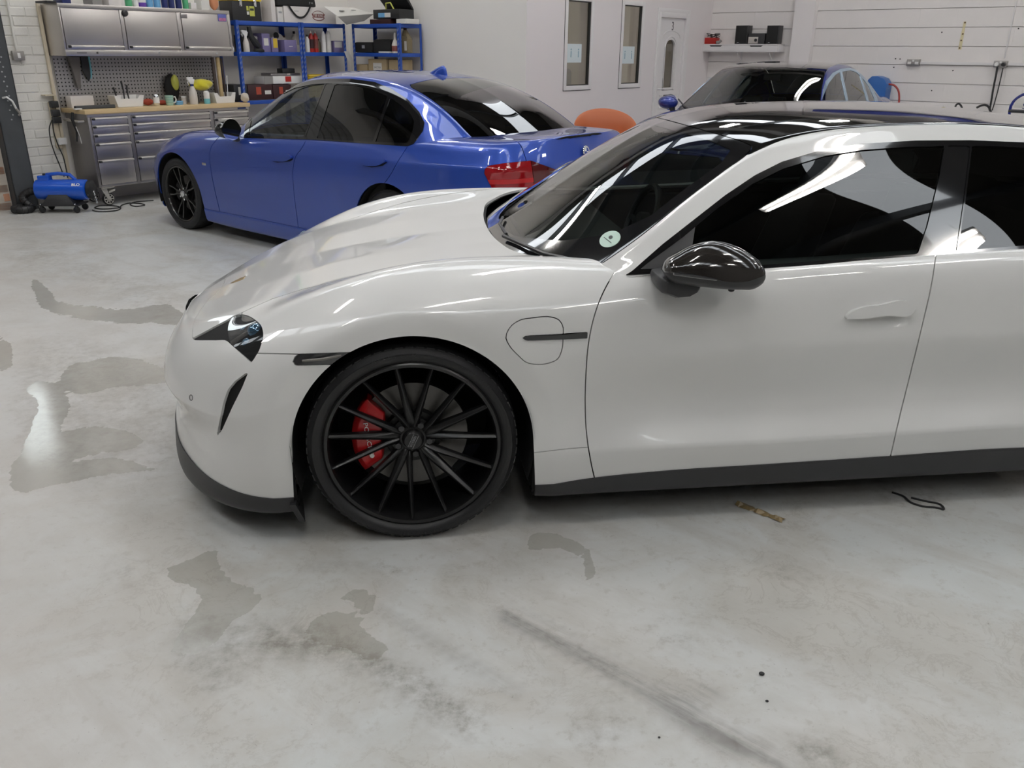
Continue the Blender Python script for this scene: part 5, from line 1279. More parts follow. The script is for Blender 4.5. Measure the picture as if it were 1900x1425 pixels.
def saloon_top_net(dx=1.0, dz=1.0, dw=1.0):
    S = []
    def st(*c): S.append([(x * dx, w * dw, z * dz) for x, w, z in c])
    # belt, low glass, cant rail, roof edge, roof mid, centre
    st((.80, .83, .87), (.795, .825, .872), (.78, .815, .877), (.75, .78, .88), (.55, .42, .89), (.48, 0, .89))
    st((1.0, .848, .885), (1.0, .82, .93), (1.02, .770, .995), (.985, .735, 1.02), (.82, .40, 1.05), (.75, 0, 1.06))
    st((1.25, .852, .892), (1.25, .77, 1.03), (1.27, .690, 1.155), (1.235, .655, 1.18), (1.10, .36, 1.22), (1.04, 0, 1.23))
    st((1.55, .853, .900), (1.55, .73, 1.10), (1.55, .628, 1.285), (1.51, .585, 1.328), (1.42, .32, 1.375), (1.38, 0, 1.385))
    st((1.90, .853, .915), (1.90, .72, 1.12), (1.90, .610, 1.335), (1.88, .555, 1.385), (1.86, .30, 1.418), (1.85, 0, 1.427))
    st((2.30, .852, .930), (2.30, .72, 1.12), (2.30, .612, 1.335), (2.30, .552, 1.388), (2.30, .30, 1.418), (2.30, 0, 1.427))
    st((2.62, .850, .942), (2.62, .735, 1.10), (2.62, .632, 1.285), (2.64, .565, 1.345), (2.66, .30, 1.378), (2.67, 0, 1.388))
    st((2.85, .845, .952), (2.85, .755, 1.07), (2.86, .665, 1.205), (2.92, .590, 1.265), (2.96, .32, 1.295), (2.98, 0, 1.305))
    st((3.05, .835, .960), (3.05, .775, 1.03), (3.08, .705, 1.110), (3.16, .620, 1.160), (3.22, .34, 1.180), (3.24, 0, 1.188))
    st((3.25, .82, .955), (3.26, .775, .99), (3.29, .720, 1.020), (3.36, .640, 1.040), (3.44, .36, 1.050), (3.47, 0, 1.055))
    st((3.40, .80, .92), (3.41, .76, .93), (3.44, .71, .945), (3.50, .64, .955), (3.58, .36, .965), (3.61, 0, .97))
    for c in S:
        a, b = np.array(c[0]), np.array(c[2]); m = a * 0.48 + b * 0.52; c[1] = (float(m[0]), float(m[1] + 0.012 * np.linalg.norm(b - a) / 0.45), float(m[2]))
    return S
def strip_arch(m, xs, zc, r):
    for xc in xs:
        V = m.V; s = np.hypot(V[:, 0] - xc, np.maximum(V[:, 2] - zc, 0)) - r * (1 + 0.03 * np.clip((zc - V[:, 2]) / 0.2, 0, 1)); s = np.where(V[:, 1] < 0.55, 1.0, s); _, m = split(m, s)
    return m
SALOON_CABIN = [(.62, -.02), (.66, .30), (.74, .55), (.86, .70), (1.0, .775), (2.4, .78), (3.0, .76), (3.22, .66), (3.38, .4), (3.42, -.02)]
def saloon_common(root, car, paint, wheel_style, wr, wheelbase, net, sc, step, rim=0.235):
    """lower body shared by the two blue cars; returns the skin left for panel cutting"""
    body = loft(net, step, 3, sharp=(2, 5), usmooth=6, breaks=(2, 5))
    skin = TM(body.V.copy(), body.N, body.F, body.A)
    cabp = [(x * sc[0], w * sc[1]) for x, w in SALOON_CABIN]
    def open_cabin(m):
        c = poly_dist(m.V[:, :2], cabp, True); return split(m, np.where(m.A[:, 1] > 5.6, c, 1.0))[1]
    body = strip_arch(body, (0.0, wheelbase), wr + 0.005, wr + 0.045); body = open_cabin(body)
    il = open_cabin(strip_arch(TM(skin.V, skin.N, skin.F, skin.A), (0.0, wheelbase), wr + 0.005, wr + 0.045))
    panel('inner_shell', il, 'inner_black', root, both=True, off=-0.012, rim=False)
    W = 0.905 * sc[1]
    for x in (0.0, wheelbase):
        for sd in (-1, 1):
            make_wheel(root, (x, sd * (W - 0.025 - 0.115), wr), sd, wr, 0.23, rim, wheel_style, ('wheel_gun', 'disc_hat'), caliper=(PI - 0.5, PI + 0.5, 0) if x < 1 else (-0.5, 0.5, 0))
            m = MB(); k = 14; vs = []; fs = []
            for i in range(k + 1):
                a = -0.3 + (PI + 0.6) * i / k
                for y in (0.5, W - 0.03): vs.append((x + (wr + 0.05) * math.cos(a), sd * y, wr + 0.005 + (wr + 0.05) * math.sin(a)))
            for i in range(k): fs.append((2 * i, 2 * i + 1, 2 * i + 3, 2 * i + 2))
            fs.append(tuple(2 * i for i in range(k + 1))); m.add(vs, fs).build('arch_liner', 'inner_black', root)
    q = wheelbase
    MB().box(-0.55, -0.40, -0.55, 0.55, 0.18, 0.4).box(0.40, q - .40, -0.78, 0.78, 0.13, 0.28).box(-0.4, 0.4, -0.45, 0.45, 0.15, 0.5).box(q - .40, q + .6, -0.45, 0.45, 0.17, 0.5).build('floor_pan', 'inner_black', root)
    for y in (-0.37, 0.37): seat_parts(root, 1.45 * sc[0], y, 'seat')
    for y in (-0.36, 0.36): seat_parts(root, 2.25 * sc[0], y, 'seat', 0.58)
    MB().hexa([(0.80 * sc[0], -0.72, 0.55), (1.15 * sc[0], -0.72, 0.60), (1.15 * sc[0], 0.72, 0.60), (0.80 * sc[0], 0.72, 0.55), (0.72 * sc[0], -0.68, 0.86), (1.05 * sc[0], -0.70, 0.90), (1.05 * sc[0], 0.70, 0.90), (0.72 * sc[0], 0.68, 0.86)]).build('dashboard', 'cabin', root, 0.03)
    steering(root, (1.18 * sc[0], 0.37, 0.86), 0.35)
    MB().box(0.7, 3.2 * sc[0], -0.76, 0.76, 0.26, 0.32).box(2.70 * sc[0], 3.35 * sc[0], -0.70, 0.70, 0.84, 0.88).build('cabin_floor', 'cabin', root)
    for sd in (-1, 1): MB().box(0.95, 2.7 * sc[0], min(sd * 0.80, sd * 0.75), max(sd * 0.80, sd * 0.75), 0.3, 0.87).build('door_lining', 'cabin', root, 0.02)
    return body, skin
def cutter(car):
    def cut(m, pts, closed, gap=0.0, sm=True, test=None):
        d = car.dist(m, pts, closed, sm)
        if test is not None: d = np.where(test, d, 99.0)
        i, _ = split(m, d + gap); _, o = split(m, d - gap); return i, o
    return cut
def mirror_simple(root, c, sd, mat, s=1.0):
    m = empty('door_mirror', (c[0], sd * c[1], c[2]), parent=root)
    b = MB().ball((0, 0, 0), 0.1 * s, 16, 10, (0.85, 1.15, 0.72)); b.v = [(x if x < 0.035 * s else 0.035 * s + (x - 0.035 * s) * 0.25, y, z) for x, y, z in b.v]
    b.build('mirror_cap', mat, m); MB().lathe([(0, 0), (0.085 * s, 0), (0.085 * s, 0.004), (0, 0.004)], 20, 'x', (0.048 * s, 0, 0)).build('mirror_glass', 'chrome', m)
    MB().hexa([(-0.03, -sd * 0.07 - .02, -0.10), (0.03, -sd * 0.07 - .02, -0.10), (0.03, -sd * 0.07 + .02, -0.10), (-0.03, -sd * 0.07 + .02, -0.10), (-0.04, -sd * 0.05 - .03, -0.03), (0.03, -sd * 0.05 - .03, -0.03), (0.03, -sd * 0.05 + .03, -0.03), (-0.04, -sd * 0.05 + .03, -0.03)]).build('mirror_foot', 'satin_black', m, 0.01)
    return m
def build_blue_saloon():
    root = empty('blue_saloon', label='bright blue metallic saloon with black wheels and dark rear glass, beside the tool chest', cat='car')
    w0 = px_floor(352, 428); yaw = math.radians(-38.7); e1 = np.array([math.cos(yaw), math.sin(yaw), 0]); w0 = w0 - 0.10 * e1
    car = Car(w0, yaw, 0.885, root); cut = cutter(car)
    body, skin = saloon_common(root, car, 'blue_paint', 'twin5', 0.325, 2.81, saloon_net(), (1, 1), 0.024, 0.252)
    # front bumper / bonnet by skin coordinates
    u, v = body.A[:, 0], body.A[:, 1]
    side_near = (v < 6.0)
    # tail lamp
    tl = [(897, 318), (905, 308), (935, 303), (985, 298), (1037, 317), (1045, 330), (1034, 354), (915, 354)]
    back, bodyf = split(body, -(body.V[:, 0] - 3.30))
    lamp, back = cut(back, tl, True, 0.4, sm=False)
    l1, l2 = cut(lamp, [(983, 290), (988, 320), (992, 360)], False, 0.5, sm=False)[::-1]
    for sd in (-1, 1):
        t = panel('tail_lamp', l1, 'tail_red', root, sd, off=0.004, depth=0.03); panel('lamp_inner', l2, 'tail_dark', t, sd, off=0.004, depth=0.03)
        lb = split(l1, l1.A[:, 1] - 4.70)[0]; lb = split(lb, lb.A[:, 1] - 4.56)[1]; panel('light_bar', lb, 'caliper_red', t, sd, off=0.006, depth=0.004)
    # boot lid (inboard of the lamp joint) and bumper
    bs = back.V[:, 1] - (0.60 + 0.10 * np.clip((3.7 - back.V[:, 0]) / 0.4, 0, 1)); bl_ = np.maximum(bs, 0.58 - back.V[:, 2])
    bl_ = np.maximum(bl_, 3.36 - back.V[:, 0])
    lid, _ = split(back, bl_ + 0.003); _, back = split(back, bl_ - 0.003)
    boot = panel('boot_lid', lid, 'blue_paint', root, both=True)
    bz = back.V[:, 2] - 0.60; qtr_b, _ = (split(back, -(bz) + 0.002)); rb = split(back, bz)[0]
    panel('rear_bumper', split(rb, -(rb.V[:, 0] - 3.30))[0], 'blue_paint', root, both=True)
    # bonnet / wing / bumper
    m = weld(TM(np.concatenate([bodyf.V, qtr_b.V]), np.concatenate([bodyf.N, qtr_b.N]), np.concatenate([bodyf.F, qtr_b.F + len(bodyf.V)]), np.concatenate([bodyf.A, qtr_b.A])))
    fr, re_ = split(m, m.V[:, 0] - 0.95)
    s = poly_dist(fr.A, [(-1, 5.95), (2, 5.98), (4, 6.12), (7, 6.1), (9.5, 6.0)], False); below, _ = split(fr, s + 0.012); _, bon = split(fr, s - 0.012)
    panel('bonnet', bon, 'blue_paint', root, both=True)
    s = np.maximum(below.V[:, 0] + 0.36 - 0.10 * np.clip((below.V[:, 2] - .5) / .3, 0, 1), -9); bum, _ = split(below, s + 0.002); _, wing = split(below, s - 0.002)
    hlp = poly_dist(bum.A, [(1.6, 4.55), (1.6, 5.75), (3.4, 5.8), (4.2, 5.45), (3.9, 4.7)], True); hl, bum = split(bum, hlp)
    for sd in (-1, 1):
        h = panel('headlamp', hl, 'lamp_dark', root, sd, off=-0.004)
        panel('lens', hl, 'lens', h, sd, off=0.0, depth=0.002)
    gr = poly_dist(bum.A, [(-1, 4.3), (-1, 5.7), (0.75, 5.7), (0.9, 5.2), (0.75, 4.3)], True); gp, bum = split(bum, gr); panel('grille', gp, 'satin_black', root, both=True, off=-0.01)
    panel('front_bumper', bum, 'blue_paint', root, both=True)
    # doors from the photograph
    m = weld(TM(np.concatenate([wing.V, re_.V]), np.concatenate([wing.N, re_.N]), np.concatenate([wing.F, re_.F + len(wing.V)]), np.concatenate([wing.A, re_.A])))
    sill, m = split(m, m.A[:, 1] - 2.0)
    sill = split(split(sill, -(sill.V[:, 0] - 0.3))[0], sill.V[:, 0] - 2.5)[0]
    for sd in (-1, 1): panel('side_skirt', sill, 'blue_paint', root, sd, off=0.006, depth=0.03)
    A1 = [(412, 248), (402, 259), (391, 275), (389, 293), (391, 312), (398, 350), (407, 388), (411, 405)]
    A2 = [(572, 250), (562, 272), (548, 292), (544, 310), (544, 340), (548, 380), (553, 418), (555, 440)]
    A3 = [(762, 262), (752, 278), (738, 300), (724, 325), (706, 348), (688, 362), (670, 376), (655, 398), (650, 430)]
    rest, wg = cut(m, A1, False, 0.45); rest, d1 = cut(rest, A2, False, 0.45); qt, d2 = cut(rest, A3, False, 0.45)
    for sd in (-1, 1):
        w_ = panel('front_wing', wg, 'blue_paint', root, sd); panel('front_door', d1, 'blue_paint', root, sd); panel('rear_door', d2, 'blue_paint', root, sd); panel('rear_quarter', qt, 'blue_paint', root, sd)
    # wing badge
    p, n = pick(car, skin, 378.5, 306, 0.003); MB().box(-0.03, 0.03, -0.002, 0.002, -0.011, 0.011).build('wing_badge', 'chrome', root, 0.001, loc=p)
    # handles
    for pts in ([(500, 290), (508, 286), (525, 284), (540, 288), (544, 293), (538, 297), (515, 299), (504, 296)], [(668, 299), (676, 294), (695, 291), (712, 294), (718, 299), (710, 305), (690, 308), (674, 305)]):
        h = piece(car, skin, pts, True, skin.A[:, 1] < 6)
        cup_shade = piece(car, skin, [(x * 1.0, y + 2.5) for x, y in pts[3:]] + [(pts[0][0] + 6, pts[0][1] + 1)], False, skin.A[:, 1] < 6)
        for sd in (-1, 1): panel('door_handle', h, 'blue_paint', root, sd, off=0.022, depth=0.03); panel('handle_shade', cup_shade, 'inner_black', root, sd, off=0.002, depth=0.004)  # black sheet stands in for the shade in the handle recess
    # greenhouse
    top = loft(saloon_top_net(), 0.022, 2, sharp=(2,), usmooth=30, breaks=(2, 3))
    dlo = [(452, 256), (457, 226), (465, 216), (484, 198), (516, 175), (547, 158), (579, 149.5), (610, 146.5), (652, 147), (695, 152.6), (726, 165), (758, 186), (779, 209), (788, 228), (785, 243), (768, 267), (756, 272), (695, 268), (585, 259.5)]
    sd_, rest = cut(top, dlo, True, 0.0, sm=False, test=top.A[:, 1] < 2.9)
    fgl = [(461, 253), (468, 216), (488, 199), (518, 178), (548, 163.5), (580, 157), (603, 155.5), (586, 200), (565, 254)]
    bp_ = [(605, 155.5), (619, 156), (604, 200), (585, 257), (567, 255), (588, 200)]
    rgl = [(622, 156.5), (652, 158), (690, 165), (719, 179), (706, 222), (692, 264), (588, 257.5), (607, 200)]
    qgl = [(724, 181), (745, 196), (762, 212), (769, 226), (766, 244), (757, 266), (697, 264), (711, 222)]
    g1, fr_ = cut(sd_, fgl, True, sm=False); g2, fr_ = cut(fr_, rgl, True, sm=False); g3, fr_ = cut(fr_, qgl, True, sm=False); b1, fr_ = cut(fr_, bp_, True, sm=False)
    for sd in (-1, 1):
        panel('window_trim', fr_, 'gloss_black', root, sd, off=0.004, depth=0.015)
        panel('side_window', g1, 'blue_glass', root, sd, off=0, depth=0.004)
        panel('side_window', g2, 'dark_glass', root, sd, off=0, depth=0.004); panel('side_window', g3, 'dark_glass', root, sd, off=0, depth=0.004)
        panel('pillar_cover', b1, 'gloss_black', root, sd, off=0.002, depth=0.01)
    # rear glass, windscreen, roof
    wsd = poly_dist(rest.A, [(-1, 3.02), (2.9, 3.05), (3.0, 3.3), (3.05, 7), (-1, 7)], True); wsg, _ = split(rest, wsd + 0.01); _, rest = split(rest, wsd - 0.01)
    rgd = poly_dist(rest.A, [(6.05, 7), (6.02, 4.2), (6.10, 3.30), (6.3, 3.16), (8.7, 3.10), (11, 3.05), (11, 7)], True); rg, _ = split(rest, rgd + 0.012); _, rest = split(rest, rgd - 0.012)
    panel('windscreen', wsg, 'ws_glass', root, both=True, depth=0.005)
    panel('rear_window', rg, 'dark_glass', root, both=True, depth=0.005)
    panel('roof_panel', rest, 'blue_paint', root, both=True, depth=0.01)
    MB().box(1.6, 2.5, -0.48, 0.48, 1.345, 1.355).build('headlining', 'cabin', root, 0.004)
    # shark fin
    f = empty('roof_aerial', (2.50, 0, 1.408), parent=root)
    prof = [(-.085, 0, .046), (-.06, .022, .045), (-.03, .040, .040), (0.0, .053, .032), (0.03, .062, .024), (0.055, .064, .018), (0.075, .045, .014), (0.085, 0, .008)]
    vs = []; fs = []
    for x, h, w in prof:
        for k in range(9):
            t = PI * k / 8; vs.append((x, -w * math.cos(t) * (1 if k in (0, 8) else 0.8), max(0.0, h) * math.sin(t) ** 0.8 - 0.01 + (0.0 if k in (0, 8) else 0.01)))
    for i in range(len(prof) - 1):
        for k in range(8): fs.append((i * 9 + k, i * 9 + k + 1, (i + 1) * 9 + k + 1, (i + 1) * 9 + k))
    fs += [tuple(range(9)), tuple(63 + k for k in range(9))]
    MB().add(vs, fs).build('aerial_fin', 'blue_paint', f, smooth=60)
    # roundel on the boot
    c = car.local(1104, 281, (3.79, 0, 0), np.array([1.0, 0, 0]))
    rd = empty('boot_badge', (3.905, 0, 0.93), parent=root); rd.rotation_euler = (0, -0.2, 0)
    MB().lathe([(0, 0), (0.036, 0), (0.040, 0.003), (0.036, 0.007), (0.0, 0.007)], 28, 'x').build('badge_ring', 'chrome', rd)
    for q in range(4):
        pts = [(0.008, 0, 0)] + [(0.008, 0.026 * math.cos(t), 0.026 * math.sin(t)) for t in np.linspace(q * PI / 2, (q + 1) * PI / 2, 6)]
        MB().add(pts, [tuple(range(len(pts)))]).build('badge_quarter', 'print_white' if q % 2 else 'blue_paint', rd, smooth=0)
    for sd in (-1, 1): mirror_simple(root, (1.02, .96, .965), sd, 'gloss_black')
    MB().box(3.89, 3.935, -0.26, 0.26, 0.60, 0.71).build('number_plate', 'print_white', root, 0.004)
    # tail pipes
    for y in (-.42, -.33): MB().lathe([(.036, 3.68), (.040, 3.88), (.036, 3.88), (.033, 3.70)], 18, 'x', (0, y, .25), cap=False).build('tail_pipe', 'chrome', root)
    return root, car
BCAR, BC = build_blue_saloon()

def build_navy_car():
    root = empty('navy_hatchback', label='deep blue car with black roof and bright window trim, facing out from the block wall', cat='car')
    yaw = math.radians(53.0); e1 = np.array([math.cos(yaw), math.sin(yaw), 0]); e2 = np.array([-math.sin(yaw), math.cos(yaw), 0])
    sx, sw, sz = 0.98, 1.03, 1.06
    Q = px_floor(1533, 132, 1.328 * sz); w0 = Q - 1.51 * sx * e1 + (0.585 - 0.885) * sw * e2
    car = Car(w0, yaw, 0.885 * sw, root); cut = cutter(car)
    body, skin = saloon_common(root, car, 'navy_paint', 'twin5', 0.330, 2.81 * sx, saloon_net(sx, sz, sw), (sx, sw), 0.04, 0.24)
    x = body.V[:, 0]; v = body.A[:, 1]
    fr, re_ = split(body, x - 0.93)
    s = poly_dist(fr.A, [(-1, 5.95), (2, 5.98), (4, 6.12), (7, 6.1), (9.5, 6.0)], False); below, _ = split(fr, s + 0.012); _, bon = split(fr, s - 0.012)
    panel('bonnet', bon, 'navy_paint', root, both=True)
    bum, wing = split(below, below.V[:, 0] + 0.36)
    hlp = poly_dist(bum.A, [(1.6, 4.55), (1.6, 5.75), (3.4, 5.8), (4.2, 5.45), (3.9, 4.7)], True); hl, bum = split(bum, hlp)
    for sd in (-1, 1):
        h = panel('headlamp', hl, 'headlamp_chrome', root, sd, off=-0.01); panel('lens', hl, 'lens', h, sd, off=0.0, depth=0.002)
    gr = poly_dist(bum.A, [(-1, 3.0), (-1, 5.6), (1.1, 5.6), (1.5, 4.2), (1.2, 3.0)], True); gp, bum = split(bum, gr); panel('grille', gp, 'satin_black', root, both=True, off=-0.01)
    panel('front_bumper', bum, 'navy_paint', root, both=True)
    m = weld(TM(np.concatenate([wing.V, re_.V]), np.concatenate([wing.N, re_.N]), np.concatenate([wing.F, re_.F + len(wing.V)]), np.concatenate([wing.A, re_.A])))
    def byx(m, x0, g=0.004): a, _ = split(m, m.V[:, 0] - x0 + g); _, b = split(m, m.V[:, 0] - x0 - g); return a, b
    wg, m = byx(m, 0.55); d1, m = byx(m, 1.62); d2, m = byx(m, 2.62); qt, bk = byx(m, 3.40)
    for sd in (-1, 1):
        panel('front_wing', wg, 'navy_paint', root, sd); panel('front_door', d1, 'navy_paint', root, sd); panel('rear_door', d2, 'navy_paint', root, sd); panel('rear_quarter', qt, 'navy_paint', root, sd)
    panel('tailgate', bk, 'navy_paint', root, both=True)
    N = saloon_top_net(sx, sz, sw)
    for r in N:                                     # flatter roof
        ze = r[3][2]
        for k in (4, 5): r[k] = (r[k][0], r[k][1], ze + (r[k][2] - ze) * 0.55)
    top = loft(N, 0.03, 2, sharp=(2,), usmooth=16, breaks=(2, 3))
    dlo = [(1515, 212), (1522, 182), (1531, 152), (1544, 136), (1559, 128.5), (1576, 126), (1590, 131), (1602, 142), (1617, 160), (1628, 184), (1632, 205)]
    sd_, rest = cut(top, dlo, True, sm=False, test=top.A[:, 1] < 2.9)
    g1, fr_ = cut(sd_, [(1519, 209), (1526, 182), (1537, 155), (1549, 139.5), (1558, 134), (1568, 180), (1572, 208)], True, sm=False)
    g2, fr_ = cut(fr_, [(1562, 133.5), (1577, 130.5), (1588, 134), (1595, 140), (1606, 180), (1611, 205), (1577, 208), (1572, 180)], True, sm=False)
    g3, fr_ = cut(fr_, [(1599, 144), (1612, 161), (1622, 184), (1626, 204), (1615, 205), (1610, 180)], True, sm=False)
    for sd in (-1, 1):
        panel('window_trim', fr_, 'pale_trim', root, sd, off=0.004)
        for g in (g1, g2, g3): panel('side_window', g, 'side_glass', root, sd, depth=0.004)
    wsd = poly_dist(rest.A, [(-1, 3.05), (2.9, 3.05), (3.0, 3.3), (3.05, 7), (-1, 7)], True); wsg, _ = split(rest, wsd + 0.01); _, rest = split(rest, wsd - 0.01)
    rgd = poly_dist(rest.A, [(6.05, 7), (6.02, 4.2), (6.10, 3.30), (6.3, 3.16), (8.7, 3.10), (11, 3.05), (11, 7)], True); rg, _ = split(rest, rgd + 0.012); _, rest = split(rest, rgd - 0.012)
    roof, _ = split(rest, -(rest.A[:, 1] - 3.0) + 0.0); rails = split(rest, rest.A[:, 1] - 3.0)[0]
    panel('windscreen', wsg, 'ws_glass', root, both=True, depth=0.005); panel('rear_window', rg, 'dark_glass', root, both=True, depth=0.005)
    panel('roof_panel', roof, 'roof_glass', root, both=True); 
    for sd in (-1, 1): panel('roof_rail', rails, 'navy_paint', root, sd)
    for sd in (-1, 1): mirror_simple(root, (1.02 * sx, .98 * sw, .985 * sz), sd, 'navy_paint', 1.05)
    for y in (-.05, .45):
        MB().tube([(.66, y, .965), (.80, y + .25, 1.02), (.98, y + .42, 1.085)], 0.009, 6).build('wiper_arm', 'satin_black', root)
    MB().box(1.5, 1.56, -.10, .10, 1.30, 1.37).build('interior_mirror', 'satin_black', root, 0.015)
    return root, car
NCAR, NC = build_navy_car()

# ================================================================== steel wall cabinet, tool chest, worktop
def brushed(name, col, rough=0.28, axis=(1, 60, 60)):
    m, n, l, b = new_mat(name); tc = n.new('ShaderNodeTexCoord'); mp = n.new('ShaderNodeMapping'); mp.inputs['Scale'].default_value = axis
    t = n.new('ShaderNodeTexNoise'); t.inputs['Scale'].default_value = 4; t.inputs['Detail'].default_value = 4
    l.new(tc.outputs['Object'], mp.inputs[0]); l.new(mp.outputs[0], t.inputs['Vector'])
    mr = n.new('ShaderNodeMapRange'); mr.inputs[3].default_value = rough - 0.06; mr.inputs[4].default_value = rough + 0.12; l.new(t.outputs['Fac'], mr.inputs[0]); l.new(mr.outputs[0], b.inputs['Roughness'])
    b.inputs['Base Color'].default_value = (*col, 1); b.inputs['Metallic'].default_value = 1.0
    return m
MAT['steel'] = brushed('brushed stainless steel', (0.60, 0.57, 0.545), 0.30, (30, 30, 1.5))
MAT['steel_dk'] = brushed('dark brushed steel', (0.33, 0.315, 0.315), 0.34, (30, 30, 1.5))
MAT['handle_al'] = pbr('aluminium handle', (0.72, 0.69, 0.64), 0.3, metal=0.9)
MAT['caster_grey'] = pbr('cast grey', (0.50, 0.48, 0.44), 0.5, metal=0.3)
def wood_mat(name, c0, c1):
    m, n, l, b = new_mat(name); tc = n.new('ShaderNodeTexCoord'); mp = n.new('ShaderNodeMapping'); mp.inputs['Scale'].default_value = (9, 0.8, 9)
    t = n.new('ShaderNodeTexNoise'); t.inputs['Scale'].default_value = 5; t.inputs['Detail'].default_value = 6; l.new(tc.outputs['Object'], mp.inputs[0]); l.new(mp.outputs[0], t.inputs['Vector'])
    mx = n.new('ShaderNodeMix'); mx.data_type = 'RGBA'; mx.inputs[6].default_value = (*c0, 1); mx.inputs[7].default_value = (*c1, 1); l.new(t.outputs['Fac'], mx.inputs[0]); l.new(mx.outputs[2], b.inputs['Base Color']); b.inputs['Roughness'].default_value = 0.5
    return m
MAT['beech'] = wood_mat('beech worktop', (0.60, 0.43, 0.22), (0.70, 0.53, 0.30))
def peg_mat():
    m, n, l, b = new_mat('perforated steel'); tc = n.new('ShaderNodeTexCoord'); sx = n.new('ShaderNodeSeparateXYZ'); l.new(tc.outputs['Object'], sx.inputs[0])
    def frac(o, p):
        d = n.new('ShaderNodeMath'); d.operation = 'DIVIDE'; d.inputs[1].default_value = p; l.new(o, d.inputs[0])
        f = n.new('ShaderNodeMath'); f.operation = 'FRACT'; l.new(d.outputs[0], f.inputs[0]); s = n.new('ShaderNodeMath'); s.operation = 'SUBTRACT'; s.inputs[1].default_value = 0.5; l.new(f.outputs[0], s.inputs[0])
        q = n.new('ShaderNodeMath'); q.operation = 'MULTIPLY'; l.new(s.outputs[0], q.inputs[0]); l.new(s.outputs[0], q.inputs[1]); return q.outputs[0]
    a = n.new('ShaderNodeMath'); a.operation = 'ADD'; l.new(frac(sx.outputs['Y'], 0.038), a.inputs[0]); l.new(frac(sx.outputs['Z'], 0.038), a.inputs[1])
    g = n.new('ShaderNodeMath'); g.operation = 'LESS_THAN'; g.inputs[1].default_value = 0.040; l.new(a.outputs[0], g.inputs[0])
    mx = n.new('ShaderNodeMix'); mx.data_type = 'RGBA'; mx.inputs[6].default_value = (0.40, 0.385, 0.37, 1); mx.inputs[7].default_value = (0.03, 0.03, 0.03, 1); l.new(g.outputs[0], mx.inputs[0]); l.new(mx.outputs[2], b.inputs['Base Color'])
    b.inputs['Metallic'].default_value = 0.55; b.inputs['Roughness'].default_value = 0.42
    return m
MAT['pegboard'] = peg_mat()
def A_(x, y, b): return on_b(x, y, b)[0]
def Z_(x, y, b): return on_b(x, y, b)[1]
CAB_B, CHE_B, WT_Z = 0.42, 0.55, 0.985
def build_wall_cabinet():
    a0, a1, z0, z1 = -4.088, -2.150, 1.498, 1.985
    r = in_room(tag(empty('steel_cabinet'), 'long brushed steel wall cabinet with three lift-up doors above the pegboard', 'cabinet'))
    MB().box(0.035, CAB_B - 0.02, a0, a1, z0, z1).build('body', 'steel', r, 0.003)
    MB().box(CAB_B - 0.02, CAB_B, a0, a1, z0, 1.556).build('bottom_rail', 'steel', r, 0.003)
    MB().box(CAB_B - 0.02, CAB_B, a0, a1, 1.945, z1).build('top_rail', 'steel', r, 0.003)
    xs = [(124, 230), (238.5, 334), (343, 427)]
    edges = [(A_(x0, 87, CAB_B), A_(x1, 88, CAB_B)) for x0, x1 in xs]
    prev = a0
    for i, (p, q) in enumerate(edges):
        MB().box(CAB_B - 0.02, CAB_B, prev, p - 0.006, 1.556, 1.945).build('mullion', 'steel', r, 0.002); prev = q + 0.006
        d = MB().box(CAB_B - 0.018, CAB_B + 0.004, p, q, 1.562, 1.940).build('door', 'steel', r, 0.003)
        MB().box(CAB_B + 0.004, CAB_B + 0.030, p + 0.035, q, 1.575, 1.597).build('door_handle', 'handle_al', d, 0.006)
        MB().box(CAB_B + 0.004, CAB_B + 0.031, p + 0.012, p + 0.035, 1.574, 1.598).build('handle_end', 'black_plastic', d, 0.004)
        am = (p + q) / 2 + (0.0, 0.04, 0.1)[i]
        MB().cyl((CAB_B, am, 1.528), (CAB_B + 0.008, am, 1.528), 0.011, 12).build('lock', 'chrome', r)
    MB().box(CAB_B - 0.02, CAB_B, prev, a1, 1.556, 1.945).build('mullion', 'steel', r, 0.002)
    a, z = on_b(231, 24.5, CAB_B); MB().lathe([(0.0, CAB_B + 0.03), (0.016, CAB_B + 0.03), (0.030, CAB_B + 0.02), (0.034, CAB_B + 0.004), (0, CAB_B + 0.004)], 20, 'x', (0, a, z)).build('round_knob', 'black_plastic', r)
    a, z = on_b(339, 30, CAB_B); MB().box(CAB_B + 0.004, CAB_B + 0.008, a - 0.03, a + 0.05, z - 0.022, z + 0.022).build('name_plate', 'steel_dk', r, 0.002)
    b0 = on_b(403.5, 26, CAB_B + .004); b1 = on_b(420, 40, CAB_B + .004)
    mg = MB().box(CAB_B + 0.005, CAB_B + 0.009, b0[0], b1[0], b1[1], b0[1]).build('picture_magnet', 'magnet_blue', r, 0.001)
    MB().box(CAB_B + 0.0092, CAB_B + 0.0098, b0[0] + 0.008, b1[0] - 0.008, b1[1] + 0.006, b1[1] + 0.035).build('magnet_picture', 'magnet_pink', mg, smooth=0)
    a, z = on_b(152, 98, CAB_B); M = frame_mat((CAB_B + 0.0005, a, z), (0, 1, 0), (0, 0, 1)); MB().box(CAB_B + 0.0, CAB_B + 0.001, a - 0.05, a + 0.05, z - 0.006, z + 0.006).build('maker_plate', 'steel_dk', r, smooth=0)
    MB().lathe([(0.0, 0), (0.045, 0.0), (0.05, 0.012), (0.03, 0.03), (0.0, 0.034)], 20, 'y', (CAB_B - 0.05, a1, 1.57)).build('tape_roll_end', 'white_plastic', r)
MAT['magnet_blue'] = pbr('magnet blue', (0.12, 0.14, 0.42), 0.4); MAT['magnet_pink'] = pbr('magnet pink', (0.50, 0.18, 0.32), 0.4, var=0.5, vscale=30)
build_wall_cabinet()
